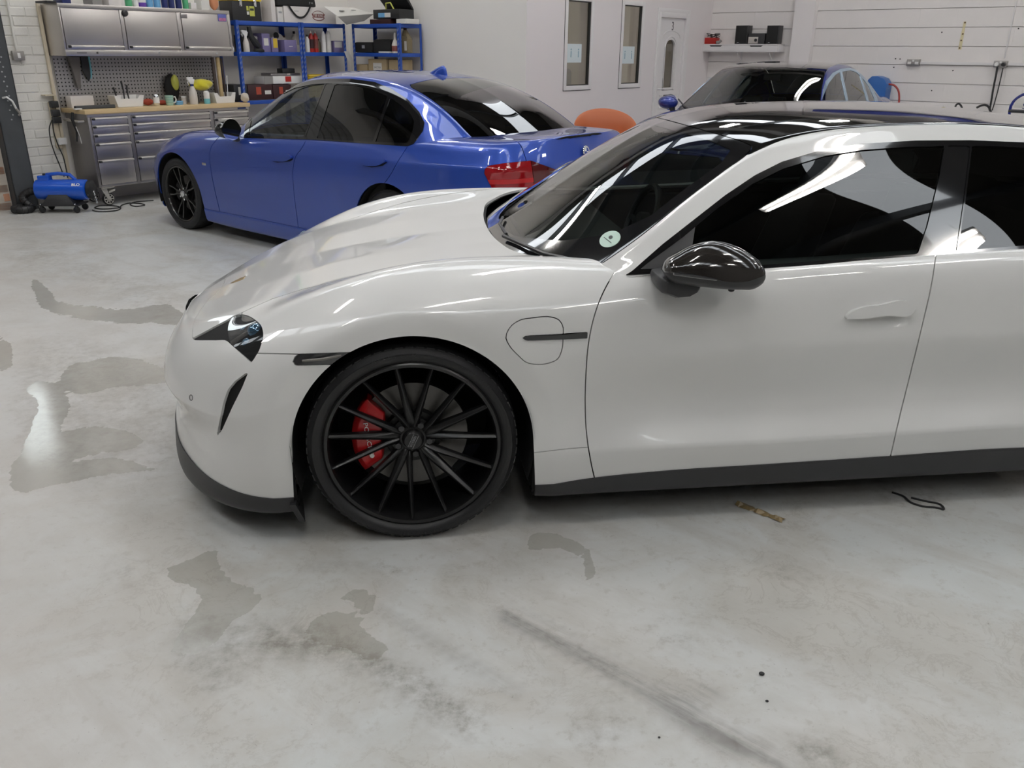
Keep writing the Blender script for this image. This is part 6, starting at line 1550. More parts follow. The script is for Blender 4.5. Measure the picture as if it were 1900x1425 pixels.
def build_pegboard():
    o = in_room(MB().box(0.032, 0.040, -4.06, -2.20, WT_Z + 0.002, 1.497).build('pegboard', 'pegboard', smooth=0)); tag(o, 'grey perforated steel pegboard between the worktop and the wall cabinet', 'pegboard')
    s = in_room(MB().box(0.03, 0.06, -4.125, -4.095, 0.02, 1.99).build('edge_batten', 'batten', None, 0.003)); tag(s, 'cream painted timber batten standing at the end of the steel tool chest', 'batten')
MAT['batten'] = pbr('cream batten', (0.66, 0.58, 0.44), 0.7, var=0.2, vscale=5)
build_pegboard()
def build_chest():
    a0, a1, z0, z1 = -4.045, -2.105, 0.20, WT_Z - 0.045
    r = in_room(tag(empty('tool_chest'), 'wide stainless steel tool chest on castors with three banks of drawers', 'tool chest'))
    MB().box(0.07, CHE_B - 0.022, a0, a1, z0, z1).build('body', 'steel_dk', r, 0.004)
    rows = [(0.905, 0.835), (0.826, 0.745), (0.738, 0.656), (0.648, 0.486), (0.478, 0.225)]
    banks = [(a0 + 0.035, -3.625), (-3.575, -2.645), (-2.585, a1 - 0.03)]
    prev = a0
    for p, q in banks + [(a1, a1)]:
        MB().box(CHE_B - 0.022, CHE_B, prev, p - 0.005, z0, 0.912).build('post', 'steel_dk', r, 0.002); prev = q + 0.005
    MB().box(CHE_B - 0.022, CHE_B, a0, a1, 0.912, z1).build('top_rail', 'steel', r, 0.002); MB().box(CHE_B - 0.022, CHE_B - 0.001, a0, a1, z0, 0.222).build('bottom_rail', 'steel', r, 0.002)
    for bi, (p, q) in enumerate(banks):
        for zt, zb in rows:
            d = MB().box(CHE_B - 0.022, CHE_B + 0.003, p, q, zb, zt).build('drawer', 'steel', r, 0.003)
            MB().box(CHE_B + 0.003, CHE_B + 0.030, p + 0.03, q - 0.004, zt - 0.024, zt - 0.004).build('drawer_handle', 'handle_al', d, 0.006)
            MB().box(CHE_B + 0.003, CHE_B + 0.031, p + 0.005, p + 0.03, zt - 0.025, zt - 0.003).build('handle_end', 'black_plastic', d, 0.004)
    l0 = on_b(440, 194, CHE_B); l1 = on_b(456, 200, CHE_B); MB().box(CHE_B, CHE_B + 0.002, l0[0], l1[0], 0.917, 0.936).build('maker_label', 'label_blue', r, smooth=0)
    for (ca, cb) in ((-3.94, CHE_B - 0.07), (-2.2, CHE_B - 0.07), (-3.94, 0.14), (-2.2, 0.14)):
        c = empty('castor', (cb, ca, 0), parent=r)
        MB().lathe([(0.030, -0.018), (0.058, -0.020), (0.066, -0.012), (0.068, 0), (0.066, 0.012), (0.058, 0.020), (0.030, 0.018)], 28, 'x', (0.01, 0, 0.068), closed=True).build('castor_tyre', 'black_plastic', c, smooth=40)
        MB().lathe([(0.0, 0.022), (0.012, 0.022), (0.014, 0.012), (0.044, 0.012), (0.048, 0.021), (0.055, 0.021), (0.057, 0.0), (0.0, -0.02)], 24, 'x', (0.01, 0, 0.068)).build('castor_hub', 'caster_grey', c, smooth=40)
        for k in range(8):
            t = 2 * PI * k / 8; MB().tube([(0.030, 0.010 * math.cos(t), 0.068 + 0.010 * math.sin(t)), (0.031, 0.048 * math.cos(t), 0.068 + 0.048 * math.sin(t))], 0.006, 5).build('hub_spoke', 'caster_grey', c)
        MB().hexa([(0.034, -0.016, 0.06), (0.040, -0.016, 0.06), (0.040, 0.016, 0.06), (0.034, 0.016, 0.06), (0.034, -0.075, 0.185), (0.040, -0.075, 0.185), (0.040, -0.015, 0.185), (0.034, -0.015, 0.185)]).build('castor_fork', 'caster_grey', c, 0.002)
        MB().box(-0.05, 0.06, -0.08, 0.06, 0.183, 0.20).build('castor_plate', 'caster_grey', c, 0.003)
        MB().hexa([(0.02, 0.0, 0.13), (0.05, 0.0, 0.13), (0.05, 0.07, 0.15), (0.02, 0.07, 0.15), (0.02, 0.0, 0.15), (0.05, 0.0, 0.15), (0.05, 0.07, 0.17), (0.02, 0.07, 0.17)]).build('brake_pedal', 'caster_grey', c, 0.003)
    # side towel rail
    zr = Z_(120, 224, 0.3)
    MB().tube([(0.14, a0, zr), (0.14, a0 - 0.05, zr), (0.46, a0 - 0.05, zr - 0.005), (0.46, a0, zr - 0.005)], 0.012, 8).build('side_rail', 'handle_al', r)
    w = in_room(MB().box(0.045, CHE_B + 0.03, a0 - 0.03, a1, WT_Z - 0.0435, WT_Z).build('worktop', 'beech', None, 0.004)); tag(w, 'pale beech worktop lying along the steel tool chest', 'worktop')
MAT['label_blue'] = pbr('blue label', (0.02, 0.05, 0.22), 0.5)
build_chest()

# ------------------------------------------------------------------ small things
MAT['yellow_cloth'] = pbr('yellow microfibre', (0.66, 0.58, 0.03), 0.9, sheen=0.5, bump=0.6, bscale=90)
MAT['white_bin'] = pbr('white polypropylene', (0.76, 0.75, 0.72), 0.45)
MAT['mug_green'] = pbr('pale green glaze', (0.40, 0.60, 0.50), 0.2, coat=0.6); MAT['mug_band'] = pbr('mug band', (0.28, 0.48, 0.40), 0.2)
MAT['teal'] = pbr('turquoise label', (0.18, 0.52, 0.58), 0.4); MAT['navy'] = pbr('navy plastic', (0.02, 0.03, 0.13), 0.35); MAT['blue_plastic'] = pbr('blue plastic', (0.03, 0.13, 0.52), 0.35)
MAT['purple'] = pbr('purple label', (0.14, 0.06, 0.38), 0.4); MAT['sky'] = pbr('light blue label', (0.16, 0.40, 0.66), 0.35); MAT['green'] = pbr('green bottle', (0.10, 0.42, 0.20), 0.3)
MAT['red_cloth'] = pbr('red cloth', (0.40, 0.07, 0.04), 0.9); MAT['orange_bag'] = pbr('orange packet', (0.66, 0.28, 0.14), 0.45); MAT['clear_tub'] = pbr('frosted bottle', (0.62, 0.58, 0.53), 0.35)
MAT['card'] = pbr('brown cardboard', (0.44, 0.34, 0.20), 0.85, var=0.08, vscale=8); MAT['white_card'] = pbr('white cardboard', (0.72, 0.68, 0.65), 0.7); MAT['red_plastic'] = pbr('red plastic', (0.42, 0.02, 0.015), 0.35)
MAT['grey_plastic'] = pbr('grey plastic', (0.28, 0.27, 0.26), 0.5); MAT['dark_wood'] = pbr('dark tube', (0.05, 0.035, 0.03), 0.6); MAT['pine'] = wood_mat('pine', (0.46, 0.34, 0.16), (0.56, 0.42, 0.22)); MAT['fleece'] = pbr('cream fleece', (0.62, 0.55, 0.45), 1.0, sheen=0.6, bump=0.9, bscale=60)
MAT['maroon'] = pbr('maroon plastic', (0.035, 0.008, 0.010), 0.5); MAT['olive'] = pbr('bronze bottle', (0.20, 0.16, 0.09), 0.35); MAT['yellow'] = pbr('yellow plastic', (0.70, 0.50, 0.04), 0.4); MAT['lime'] = pbr('lime print', (0.55, 0.56, 0.10), 0.5)
MAT['paper'] = pbr('printed paper', (0.70, 0.68, 0.64), 0.7); MAT['ink'] = pbr('black ink', (0.03, 0.03, 0.03), 0.6); MAT['lilac_tub'] = pbr('lilac tub', (0.20, 0.17, 0.34), 0.35); MAT['black_cloth'] = pbr('black fabric', (0.012, 0.012, 0.012), 0.8)
MAT['terracotta'] = pbr('terracotta leather', (0.50, 0.135, 0.045), 0.42); MAT['maroon_txt'] = pbr('maroon print', (0.20, 0.06, 0.05), 0.6)
def item(name, label, cat, a, b, z, group=None, rz=0.0): return empty(name, rm(a, b, z), RZ_D + rz, label, cat, group)
def box_px(name, label, cat, x0, x1, ytop, b1, depth, zs, mat, group=None, bevel=0.006, xm=None):
    """box whose front face (plane b1) spans photo columns x0..x1 with its top at row ytop; stands on height zs"""
    y = ytop; p, q = A_(x0, y, b1), A_(x1, y, b1); zt = Z_((x0 + x1) / 2, ytop, b1)
    r = item(name, label, cat, (p + q) / 2, b1, zs, group); h = (q - p) / 2
    MB().box(-depth, 0, -h, h, 0, zt - zs).build('body', mat, r, bevel); return r, h, zt - zs
def bottle(name, label, x, ytop, b, zs, rad, mat, cap='white_plastic', group=None, label_mat=None, shoulder=0.72, cat='bottle'):
    a = A_(x, ytop, b); h = max(0.06, Z_(x, ytop, b) - zs); r = item(name, label, cat, a, b, zs, group)
    MB().lathe([(0.0, 0), (rad * 0.95, 0), (rad, 0.01), (rad, h * shoulder), (rad * 0.45, h * (shoulder + 0.14)), (rad * 0.38, h * 0.90), (0, h * 0.90)], 18).build('bottle_body', mat, r, smooth=50)
    MB().lathe([(0, h * 0.88), (rad * 0.45, h * 0.88), (rad * 0.45, h), (0, h)], 14).build('cap', cap, r, smooth=40)
    if label_mat: MB().lathe([(rad * 1.01, h * 0.18), (rad * 1.02, h * 0.18), (rad * 1.02, h * 0.60), (rad * 1.01, h * 0.60)], 18, closed=True).build('bottle_label', label_mat, r, smooth=40)
    return r
def spray_bottle(label, x, ytop, b, zs, mat, head='white_plastic', neck='navy', rad=0.045, group=None):
    a = A_(x, ytop, b); h = Z_(x, ytop, b) - zs; r = item('spray_bottle', label, 'spray bottle', a, b, zs, group)
    MB().lathe([(0, 0), (rad, 0), (rad * 1.05, 0.01), (rad * 1.02, h * 0.42), (rad * 0.55, h * 0.62), (rad * 0.36, h * 0.68), (0, h * 0.68)], 20).build('bottle_body', mat, r, smooth=50)
    MB().lathe([(0, h * 0.66), (rad * 0.46, h * 0.66), (rad * 0.46, h * 0.74), (0, h * 0.74)], 16).build('collar', neck, r)
    MB().hexa([(-.012, -.02, h * .74), (.012, -.02, h * .74), (.012, .02, h * .74), (-.012, .02, h * .74), (-.014, -.05, h * .90), (.014, -.05, h * .90), (.014, .035, h * .92), (-.014, .035, h * .92)]).box(-.012, .012, -.055, .02, h * .90, h).build('trigger_head', head, r, 0.004)
    MB().tube([(0, -.03, h * .9), (0, -.05, h * .80), (0, -.042, h * .72)], 0.006, 6).build('trigger', head, r)
    return r
def blob(name, mat, parent, sx, sy, sz, seed, z=0.0, amp=0.25, n=20, m=12, power=0.75):
    """crumpled lump (cloth, mop head)"""
    rg = random.Random(seed); ph = [(rg.uniform(2, 6), rg.uniform(2, 6), rg.uniform(0, 6)) for _ in range(5)]
    vs = []; fs = []
    for i in range(m + 1):
        th = PI * i / m
        for k in range(n):
            p = 2 * PI * k / n; d = 1 + amp * sum(math.sin(f * p + g * th + o) for f, g, o in [(int(a), int(b), c) for a, b, c in ph]) / 5
            vs.append((sx * d * math.sin(th) * math.cos(p), sy * d * math.sin(th) * math.sin(p), z + sz * (1 - math.cos(th)) / 2 * (0.85 + 0.15 * d)))
    for i in range(m):
        for k in range(n): fs.append((i * n + k, i * n + (k + 1) % n, (i + 1) * n + (k + 1) % n, (i + 1) * n + k))
    return MB().add(vs, fs).build(name, mat, parent, smooth=80)
def open_bin(name, label, x0, x1, ytop, b1, depth, zs, mat, dip=0.35):
    p, q = A_(x0, ytop, b1), A_(x1, ytop, b1); h = Z_((x0 + x1) / 2, ytop, b1) - zs; r = item(name, label, 'storage bin', (p + q) / 2, b1, zs); w = (q - p) / 2; t = 0.004; e = 0.82
    def wall(v0, v1): MB().hexa(v0 + v1).build('bin_wall', mat, r, 0.0015, seg=1)
    # front with a dip in the middle, sides, back, base
    for fx, top in ((0.0, True), (-depth, False)):
        s = -t if fx == 0 else t
        poly = [(-w * e, 0), (w * e, 0), (w, h), (w * 0.70, h), (w * 0.55, h * (1 - dip)), (-w * 0.55, h * (1 - dip)), (-w * 0.70, h), (-w, h)] if top else [(-w * e, 0), (w * e, 0), (w, h), (-w, h)]
        MB().prism(poly, fx, fx + s, 'x').build('bin_wall', mat, r, 0.0)
    for sd in (-1, 1): wall([(-depth, sd * w * e - t / 2, 0), (0, sd * w * e - t / 2, 0), (0, sd * w * e + t / 2, 0), (-depth, sd * w * e + t / 2, 0)], [(-depth, sd * w - t / 2, h), (0, sd * w - t / 2, h), (0, sd * w + t / 2, h), (-depth, sd * w + t / 2, h)])
    MB().box(-depth, 0, -w * e, w * e, 0, t).build('bin_base', mat, r, smooth=0)
    return r, w, h
def bench_items():
    Z = WT_Z + 0.0005
    r, h, H = box_px('parts_box', 'plain white cardboard box at the end of the worktop against the pegboard', 'box', 130, 173, 178, 0.20, 0.12, Z, 'white_card')
    a0, a1 = A_(138, 195, 0.42), A_(212, 192, 0.42); r = item('pry_bar', 'long black rubber-coated bar lying on the worktop before the white box', 'tool', (a0 + a1) / 2, 0.42, Z)
    MB().hexa([(-.03, -(a1 - a0) / 2, 0), (.03, -(a1 - a0) / 2, 0), (.02, (a1 - a0) / 2, 0), (-.02, (a1 - a0) / 2, 0), (-.02, -(a1 - a0) / 2, .035), (.02, -(a1 - a0) / 2, .035), (.01, (a1 - a0) / 2, .035), (-.01, (a1 - a0) / 2, .035)]).build('bar', 'black_plastic', r, 0.006)
    MB().box(0.0, 0.05, -(a1 - a0) / 2 - 0.02, -(a1 - a0) / 2 + 0.05, 0, 0.012).build('bar_tag', 'white_plastic', r, 0.003)
    r, w, H = open_bin('storage_bin', 'white open-front storage bin holding tool handles on the worktop', 212, 267, 177, 0.40, 0.16, Z, 'white_bin', 0.28)
    for k, (y, l, t) in enumerate(((-0.02, 0.26, 0.02), (0.045, 0.22, -0.03), (-0.12, 0.20, 0.04))):
        q = item('hand_tool', ('tall black tool handle standing in the white bin', 'curved black tool handle leaning in the white bin', 'short thin tool handle in the white bin')[k], 'tool', 0, 0, 0); q.location = r.location; 
        MB().tube([(-0.08, y, 0.006), (-0.09, y + t * .5, l * .6), (-0.10, y + t * .2, l)], [0.007, 0.008, 0.011], 8).build('tool_handle', 'black_plastic', q); MB().cyl((-0.08, y, 0.004), (-0.08, y, 0.05), 0.005, 8).build('tool_shank', 'chrome', q)
    r = item('red_rag', 'crumpled red rag lying on the worktop beside the drinks can', 'cloth', A_(277, 188, 0.30), 0.27, Z); blob('cloth', 'red_cloth', r, 0.045, 0.05, 0.07, 4, amp=0.4)
    r = item('red_cloth_scrap', 'small scrap of red cloth on the worktop beside the striped mug', 'cloth', A_(301, 188, 0.30), 0.30, Z); blob('cloth', 'red_cloth', r, 0.04, 0.06, 0.05, 14, amp=0.4)
    a = A_(288.5, 175, 0.42); r = item('drinks_can', 'silver drinks can standing on the worktop', 'can', a, 0.42, Z)
    MB().lathe([(0, 0), (.027, 0), (.033, .008), (.033, .105), (.027, .118), (0.026, .120), (0.024, .117), (0, .117)], 20).build('can_body', 'chrome', r, smooth=40); MB().lathe([(.0335, .03), (.034, .03), (.034, .09), (.0335, .09)], 20, closed=True).build('can_print', 'white_plastic', r)
    a = A_(313, 176, 0.42); r = item('mug', 'pale green mug with darker bands and a white handle', 'mug', a, 0.42, Z)
    MB().lathe([(0, 0), (.036, 0), (.038, .004), (.047, .105), (.043, .105), (.036, .01), (0, .01)], 24).build('mug_body', 'mug_green', r, smooth=50)
    for z in (.03, .055, .08): MB().lathe([(.0385 + .0088 * z / .1, z), (.0400 + .0088 * z / .1, z), (.0400 + .0088 * z / .1, z + .008), (.0385 + .0088 * z / .1, z + .008)], 24, closed=True).build('glaze_band', 'mug_band', r)
    MB().tube([(0, .044, .085), (0, .072, .088), (0, .082, .06), (0, .070, .03), (0, .042, .025)], 0.007, 8).build('mug_handle', 'white_plastic', r)
    r = item('blue_tub', 'low blue plastic tub beside the mug', 'tub', A_(331, 187, 0.38), 0.38, Z); MB().lathe([(0, 0), (.045, 0), (.05, .035), (.045, .04), (0, .04)], 20).build('tub', 'sky', r)
    r = item('clear_jar', 'small clear jar with a white lid on the worktop', 'jar', A_(341, 183, 0.30), 0.30, Z); MB().lathe([(0, 0), (.03, 0), (.03, .07), (0, .07)], 16).build('jar', 'clear_tub', r); MB().lathe([(0, .07), (.032, .07), (.032, .085), (0, .085)], 16).build('lid', 'white_plastic', r)
    spray_bottle('white spray bottle with a white trigger and navy collar on the worktop', 354, 143, 0.40, Z, 'clear_tub')
    r = item('spray_can', 'white can with a turquoise band standing under the yellow cloth', 'can', A_(382.5, 172, 0.42), 0.42, Z)
    MB().lathe([(0, 0), (.034, 0), (.034, .125), (.02, .14), (0, .14)], 20).build('can_body', 'white_plastic', r); MB().lathe([(.0345, .0), (.035, .0), (.035, .055), (.0345, .055)], 20, closed=True).build('can_band', 'teal', r)
    zc = Z_(375, 170, 0.36) - 0.02
    r = item('yellow_cloth', 'bright yellow microfibre cloth heaped over the bottles on the worktop', 'cloth', A_(374, 160, 0.34), 0.34, Z + 0.141)
    blob('cloth', 'yellow_cloth', r, 0.075, 0.13, 0.125, 21, amp=0.38, n=28, m=16)
    r = item('dark_bottle', 'dark bottle standing behind the spray bottle and yellow cloth', 'bottle', A_(361, 175, 0.30), 0.30, Z); MB().lathe([(0, 0), (.04, 0), (.04, .09), (.015, .125), (0, .13)], 16).build('bottle_body', 'black_plastic', r)
    r, w, H = open_bin('storage_bin', 'white open-front storage bin with wooden poles at the end of the worktop', 397, 437, 172, 0.45, 0.16, Z, 'white_bin', 0.35)
    for k, (y, mt, rad, l, lean) in enumerate(((-0.05, 'dark_wood', 0.020, 0.50, 0.0), (0.014, 'pine', 0.024, 0.50, 0.004), (0.068, 'dark_wood', 0.012, 0.49, -0.002), (0.088, 'white_plastic', 0.006, 0.30, 0.03))):
        q = item('pole', ('thick dark brown pole standing in the end bin', 'pale pine pole standing in the end bin', 'thin dark pole standing in the end bin', 'thin white stick leaning out of the end bin')[k], 'pole', 0, 0, 0); q.location = r.location
        MB().tube([(-0.09, y, 0.006), (-0.10, y + lean, l)], rad, 10).build('pole', mt, q)
    r = item('fleece_pad', 'cream fleece polishing mitt lying at the end of the worktop', 'mitt', A_(444, 185, 0.40), 0.52, Z); blob('mitt', 'fleece', r, 0.05, 0.045, 0.11, 8, amp=0.2)
    # hung on the pegboard
    r = item('work_gloves', 'black and yellow work gloves hanging on the pegboard behind the mug', 'gloves', A_(316, 140, 0.09), 0.095, Z + 0.02)
    blob('glove', 'black_cloth', r, 0.03, 0.09, 0.30, 5, amp=0.3); g = blob('glove_palm', 'lime', r, 0.025, 0.045, 0.17, 6, z=0.12, amp=0.3); g.location = (0.03, 0.03, 0)
    r = item('grease_gun', 'dark grey pointed tool hanging from the pegboard near the batten', 'tool', A_(137, 110, 0.06), 0.06, 1.17)
    MB().hexa([(0, -.02, 0), (.03, -.02, 0), (.03, .01, 0), (0, .01, 0), (0, -.07, .32), (.045, -.07, .32), (.045, .05, .32), (0, .05, .32)]).build('blade', 'steel_grey', r, 0.008)
    r = item('hand_saw', 'blue-handled saw hanging from the pegboard', 'saw', A_(155, 110, 0.07), 0.06, 1.24)
    MB().prism([(0.02, 0.0), (0.045, 0.05), (0.05, 0.25), (0.0, 0.25), (-0.03, 0.25), (-0.025, 0.10)], 0.0, 0.012, 'x').build('saw_blade', 'black_plastic', r); MB().tube([(0.006, 0.045, 0.03), (0.006, 0.062, 0.10), (0.006, 0.06, 0.25)], 0.010, 6).build('saw_handle', 'teal', r)
    # tools dangling from the side rail
    r = item('strap', 'black strap with clips hanging from the side rail of the tool chest', 'strap', -4.135, 0.44, 0.0)
    zr = Z_(120, 224, 0.3); MB().tube([(0, 0, zr + .085), (0.01, -0.02, zr + .02), (0.0, 0.01, zr - .10), (0.01, -0.01, zr - .20)], [0.014, 0.016, 0.012, 0.008], 8).build('webbing', 'black_cloth', r); MB().tube([(0.02, 0.0, zr - .05), (0.03, 0.02, zr - .15), (0.02, 0.03, zr - .22)], 0.006, 6).build('clip', 'chrome', r)
bench_items()
def cabinet_top_items():
    Z = 1.9855
    def bx(lbl, x0, x1, ytop, b1, d, mat, nm='carton', cat='box'): return box_px(nm, lbl, cat, x0, x1, ytop, b1, d, Z, mat, bevel=0.004)
    r, h, H = bx('low black tray at the outer end of the wall cabinet top', 86, 104, 1, 0.36, 0.25, 'black_plastic', 'tray', 'tray')
    bx('navy plastic case on the wall cabinet beside the black tray', 112, 128, -20, 0.36, 0.2, 'navy', 'case', 'case')
    bx('grey plastic case on the wall cabinet beside the white carton', 168, 186, -18, 0.34, 0.2, 'grey_plastic', 'case', 'case')
    bx('white carton on the wall cabinet beside the green bottle', 199, 222, -14, 0.38, 0.2, 'white_card')
    sp = [(233, 'green', 'green trigger bottle', 0.036), (246, 'white_plastic', 'white bottle between the green and the purple ones', 0.030), (258, 'purple', 'purple bottle with pale print', 0.042), (272, 'sky', 'light blue bottle beside the purple one', 0.036), (286, 'sky', 'light blue bottle beside the navy ones', 0.036), (300, 'navy', 'navy bottle beside the light blue one', 0.034), (312.5, 'navy', 'navy bottle in the middle of the navy row', 0.034), (326, 'navy', 'navy bottle at the end of the navy row', 0.034), (339, 'green', 'green and white bottle beside the white packet', 0.032)]
    for x, mt, lb, rad in sp:
        bottle('detailing_bottle', lb + ' on the wall cabinet', x, -32, 0.36, Z, rad, mt, 'white_plastic', 'cleaning bottles on the wall cabinet', 'white_plastic' if mt in ('purple',) else None, 0.8)
    bx('small white packet on the wall cabinet beside the green and white bottle', 354, 364, 5, 0.40, 0.08, 'white_card')
    bx('cream carton on the wall cabinet with a dark base', 371, 386, -12, 0.38, 0.14, 'paper')
    r = item('orange_packet', 'crumpled orange and white packet at the inner end of the wall cabinet top', 'packet', A_(399, 10, 0.36), 0.34, Z); blob('packet', 'orange_bag', r, 0.05, 0.05, 0.20, 31, amp=0.3)
cabinet_top_items()

# ================================================================== blue boltless shelving and everything on it
MAT['rack_blue'] = pbr('blue rack steel', (0.010, 0.065, 0.36), 0.4, coat=0.2); MAT['rack_slot'] = pbr('slot', (0.30, 0.32, 0.36), 0.6); MAT['chipboard'] = pbr('chipboard shelf', (0.48, 0.44, 0.42), 0.8)
SH_Z = [1.885, 1.545, 1.0, 0.52, 0.08]
def rack(label, a0, a1, b0, b1, levels, along='a', far_posts=True):
    """posts at the four corners; front is b1 when it runs along a, a0 when it runs along b"""
    r = in_room(tag(empty('shelving_unit'), label, 'shelves', 'blue shelving units in the corner')); top = levels[0] + 0.005; t = 0.038
    for pa in (a0, a1 - t):
        for pb in (b0, b1 - t):
            m = MB()
            # angle section
            fa = pa if pa == a0 else pa + t - 0.004; fb = pb if pb == b0 else pb + t - 0.004
            m.box(pb, pb + t, fa, fa + 0.004, 0, top).box(fb, fb + 0.004, pa, pa + t, 0, top)
            p = m.build('post', 'rack_blue', r, smooth=0)
            if pb == b1 - t or along == 'b':
                s = MB(); z = 0.75
                while z < top - 0.06:
                    for o in (0.010, 0.024):
                        if along == 'a': s.box(fb + 0.0035, fb + 0.0046, pa + o, pa + o + 0.006, z + (0.012 if o > .02 else 0), z + 0.026 + (0.012 if o > .02 else 0))
                        else: s.box(pb + o, pb + o + 0.006, fa - 0.0006, fa + 0.0005, z + (0.012 if o > .02 else 0), z + 0.026 + (0.012 if o > .02 else 0))
                    z += 0.055
                tag(s.build('slots', 'rack_slot', p, smooth=0), kind='stuff')
    for z in levels:
        h = 0.045
        MB().box(b1 - 0.012, b1 - 0.003, a0 + t, a1 - t, z - h, z).build('beam', 'rack_blue', r, 0.002); MB().box(b0 + 0.003, b0 + 0.012, a0 + t, a1 - t, z - h, z).build('beam', 'rack_blue', r, 0.002)
        MB().box(b0 + t, b1 - t, a0 + 0.003, a0 + 0.012, z - h, z).build('beam', 'rack_blue', r, 0.002); MB().box(b0 + t, b1 - t, a1 - 0.012, a1 - 0.003, z - h, z).build('beam', 'rack_blue', r, 0.002)
        MB().box(b0 + 0.013, b1 - 0.013, a0 + 0.013, a1 - 0.013, z - 0.012, z - 0.003).build('shelf_board', 'chipboard', r, smooth=0)
    return r
SB = 0.45
rack('blue boltless shelving unit standing next to the steel tool chest', -2.100, -1.170, 0.05, SB, SH_Z)
rack('blue boltless shelving unit standing in the room corner', -1.165, -0.46, 0.05, SB, SH_Z)
UA = -0.44
rack('blue boltless shelving unit standing against the cream wall', UA, -0.04, 0.56, 1.43, [1.885, 1.545, 1.20, 0.7, 0.08], 'b')
def on_front_b(x, y): return on_a(x, y, UA)
def box_b(name, label, cat, x0, x1, ytop, a_front, depth, zs, mat, bevel=0.005):
    """box on the unit by the cream wall: front face in the plane a = a_front"""
    p, z = on_a(x0, ytop, a_front); q, _ = on_a(x1, ytop, a_front); r = item(name, label, cat, a_front, (p + q) / 2, zs); h = (q - p) / 2
    MB().box(-h, h, 0, depth, 0, z - zs).build('body', mat, r, bevel); return r, h, z - zs
def shelf_items():
    T, M_, L = SH_Z[0] + 0.0005, SH_Z[1] + 0.0005, SH_Z[2] + 0.0005
    # --- tops
    r, h, H = box_px('tool_box', 'large black tool box with a yellow lid on top of the shelving', 'tool box', 429, 483, 2, 0.34, 0.26, T, 'black_plastic', bevel=0.012)
    MB().box(-0.27, 0.01, -h - .01, h + .01, H, H + 0.05).build('lid', 'yellow', r, 0.012)
    for s in (-0.45, 0.55): MB().box(0.0, 0.018, h * s - 0.02, h * s + 0.02, H - 0.06, H + 0.015).build('latch', 'chrome', r, 0.003)
    MB().box(0.0, 0.0015, h * .18, h * .52, 0.055, 0.165).build('print_square', 'lime', r, smooth=0); MB().box(0.0016, 0.0022, h * .22, h * .48, 0.115, 0.14).build('print_band', 'ink', r, smooth=0)
    MB().box(0.0, 0.0015, -h * .02, h * .14, 0.07, 0.105).build('print_square', 'paper', r, smooth=0); MB().box(0.0, 0.0015, -h * .02, h * .12, 0.115, 0.165).build('print_square', 'lime', r, smooth=0)
    r, h, H = box_px('tall_carton', 'tall plain white carton beside the black tool box on the shelving top', 'box', 499, 507, -30, 0.40, 0.2, T, 'white_card')
    r, h, H = box_px('slim_carton', 'narrow cream carton with faint print under the black bag', 'box', 514, 524, 13, 0.40, 0.18, T, 'paper')
    MB().box(0, 0.001, -h * .6, h * .6, 0.10, 0.12).build('print_line', 'print_grey', r, smooth=0)
    r, h, H = box_px('white_carton', 'long white carton with a round lettered emblem on the shelving top', 'box', 526, 622, 13, 0.40, 0.24, T, 'white_card')
    cx = A_(588.5, 28, 0.40) - A_(573.5, 28, 0.40); cy = h - 0.12
    e0 = A_(600, 28, 0.40); yc = (A_(589, 28, 0.40) - (A_(525, 28, 0.40) + A_(622, 28, 0.40)) / 2)
    pts = [(0.0015, yc + 0.10 * math.cos(t), H * .48 + 0.055 * math.sin(t)) for t in np.linspace(0.35, PI - 0.35, 14)]; MB().tube(pts, 0.003, 4).build('emblem_arc', 'maroon_txt', r)
    pts = [(0.0015, yc + 0.10 * math.cos(t), H * .48 - 0.055 * math.sin(t)) for t in np.linspace(0.35, PI - 0.35, 14)]; MB().tube(pts, 0.005, 4).build('emblem_arc', 'maroon_txt', r)
    MB().prism([(yc - 0.105, H * .48 + 0.022), (yc + 0.105, H * .48 + 0.022), (yc + 0.085, H * .48 - 0.022), (yc - 0.085, H * .48 - 0.022)], 0.0, 0.001, 'x').build('emblem_band', 'maroon_txt', r, smooth=0)
    text_mesh('emblem_lettering', 'TEB KING', 0.042, 'paper', r, frame_mat((0.0014, yc, H * .48), (0, 1, 0), (0, 0, 1)), 0.0004, squash=0.9)
    yp = A_(548, 20, .40) - (A_(525, 28, 0.40) + A_(622, 28, 0.40)) / 2; text_mesh('carton_lettering', 'vactec', 0.03, 'print_grey', r, frame_mat((0.001, yp, H * .72), (0, 1, 0), (0, 0, 1)), 0.0003)
    p, q = A_(515, 10, 0.41), A_(587, 10, 0.41); zt = T + H; r = item('black_bag', 'black fabric bag with a hanging strap lying on the long white carton', 'bag', (p + q) / 2, 0.40, zt + 0.0005); w = (q - p) / 2
    MB().hexa([(-.20, -w, 0), (.01, -w, 0), (.01, w, 0), (-.20, w, 0), (-.18, -w * .95, .16), (-.01, -w * .95, .16), (-.01, w * .95, .16), (-.18, w * .95, .16)]).build('bag_body', 'black_cloth', r, 0.02)
    sp = smooth_poly([(-w * .50, 0.02), (-w * .30, -0.06), (0.0, -0.125), (w * .25, -0.12), (w * .5, -0.06), (w * .68, 0.02)], False, 4)
    MB().tube([(0.018, y, z) for y, z in sp], 0.012, 6).build('bag_strap', 'black_cloth', r)
    text_mesh('bag_lettering', 'JP 66', 0.03, 'print_grey', r, frame_mat((0.0105, w * .72, 0.045), (0, 1, 0), (0, 0, 1)), 0.0003)
    # opened-out grey carton lid hanging over the corner
    r = item('flattened_carton', 'opened grey carton with a printed paper sheet hanging over the shelving corner', 'box', -0.62, 0.62, T + 0.002)
    P = lambda x, y, b: np.array([b - 0.62, A_(x, y, b) + 0.62, Z_(x, y, b) - T - 0.002])
    q = [P(601, 12, 0.52), P(627, 30, 0.66), P(693, 25, 0.72), P(655, 14, 0.55)]
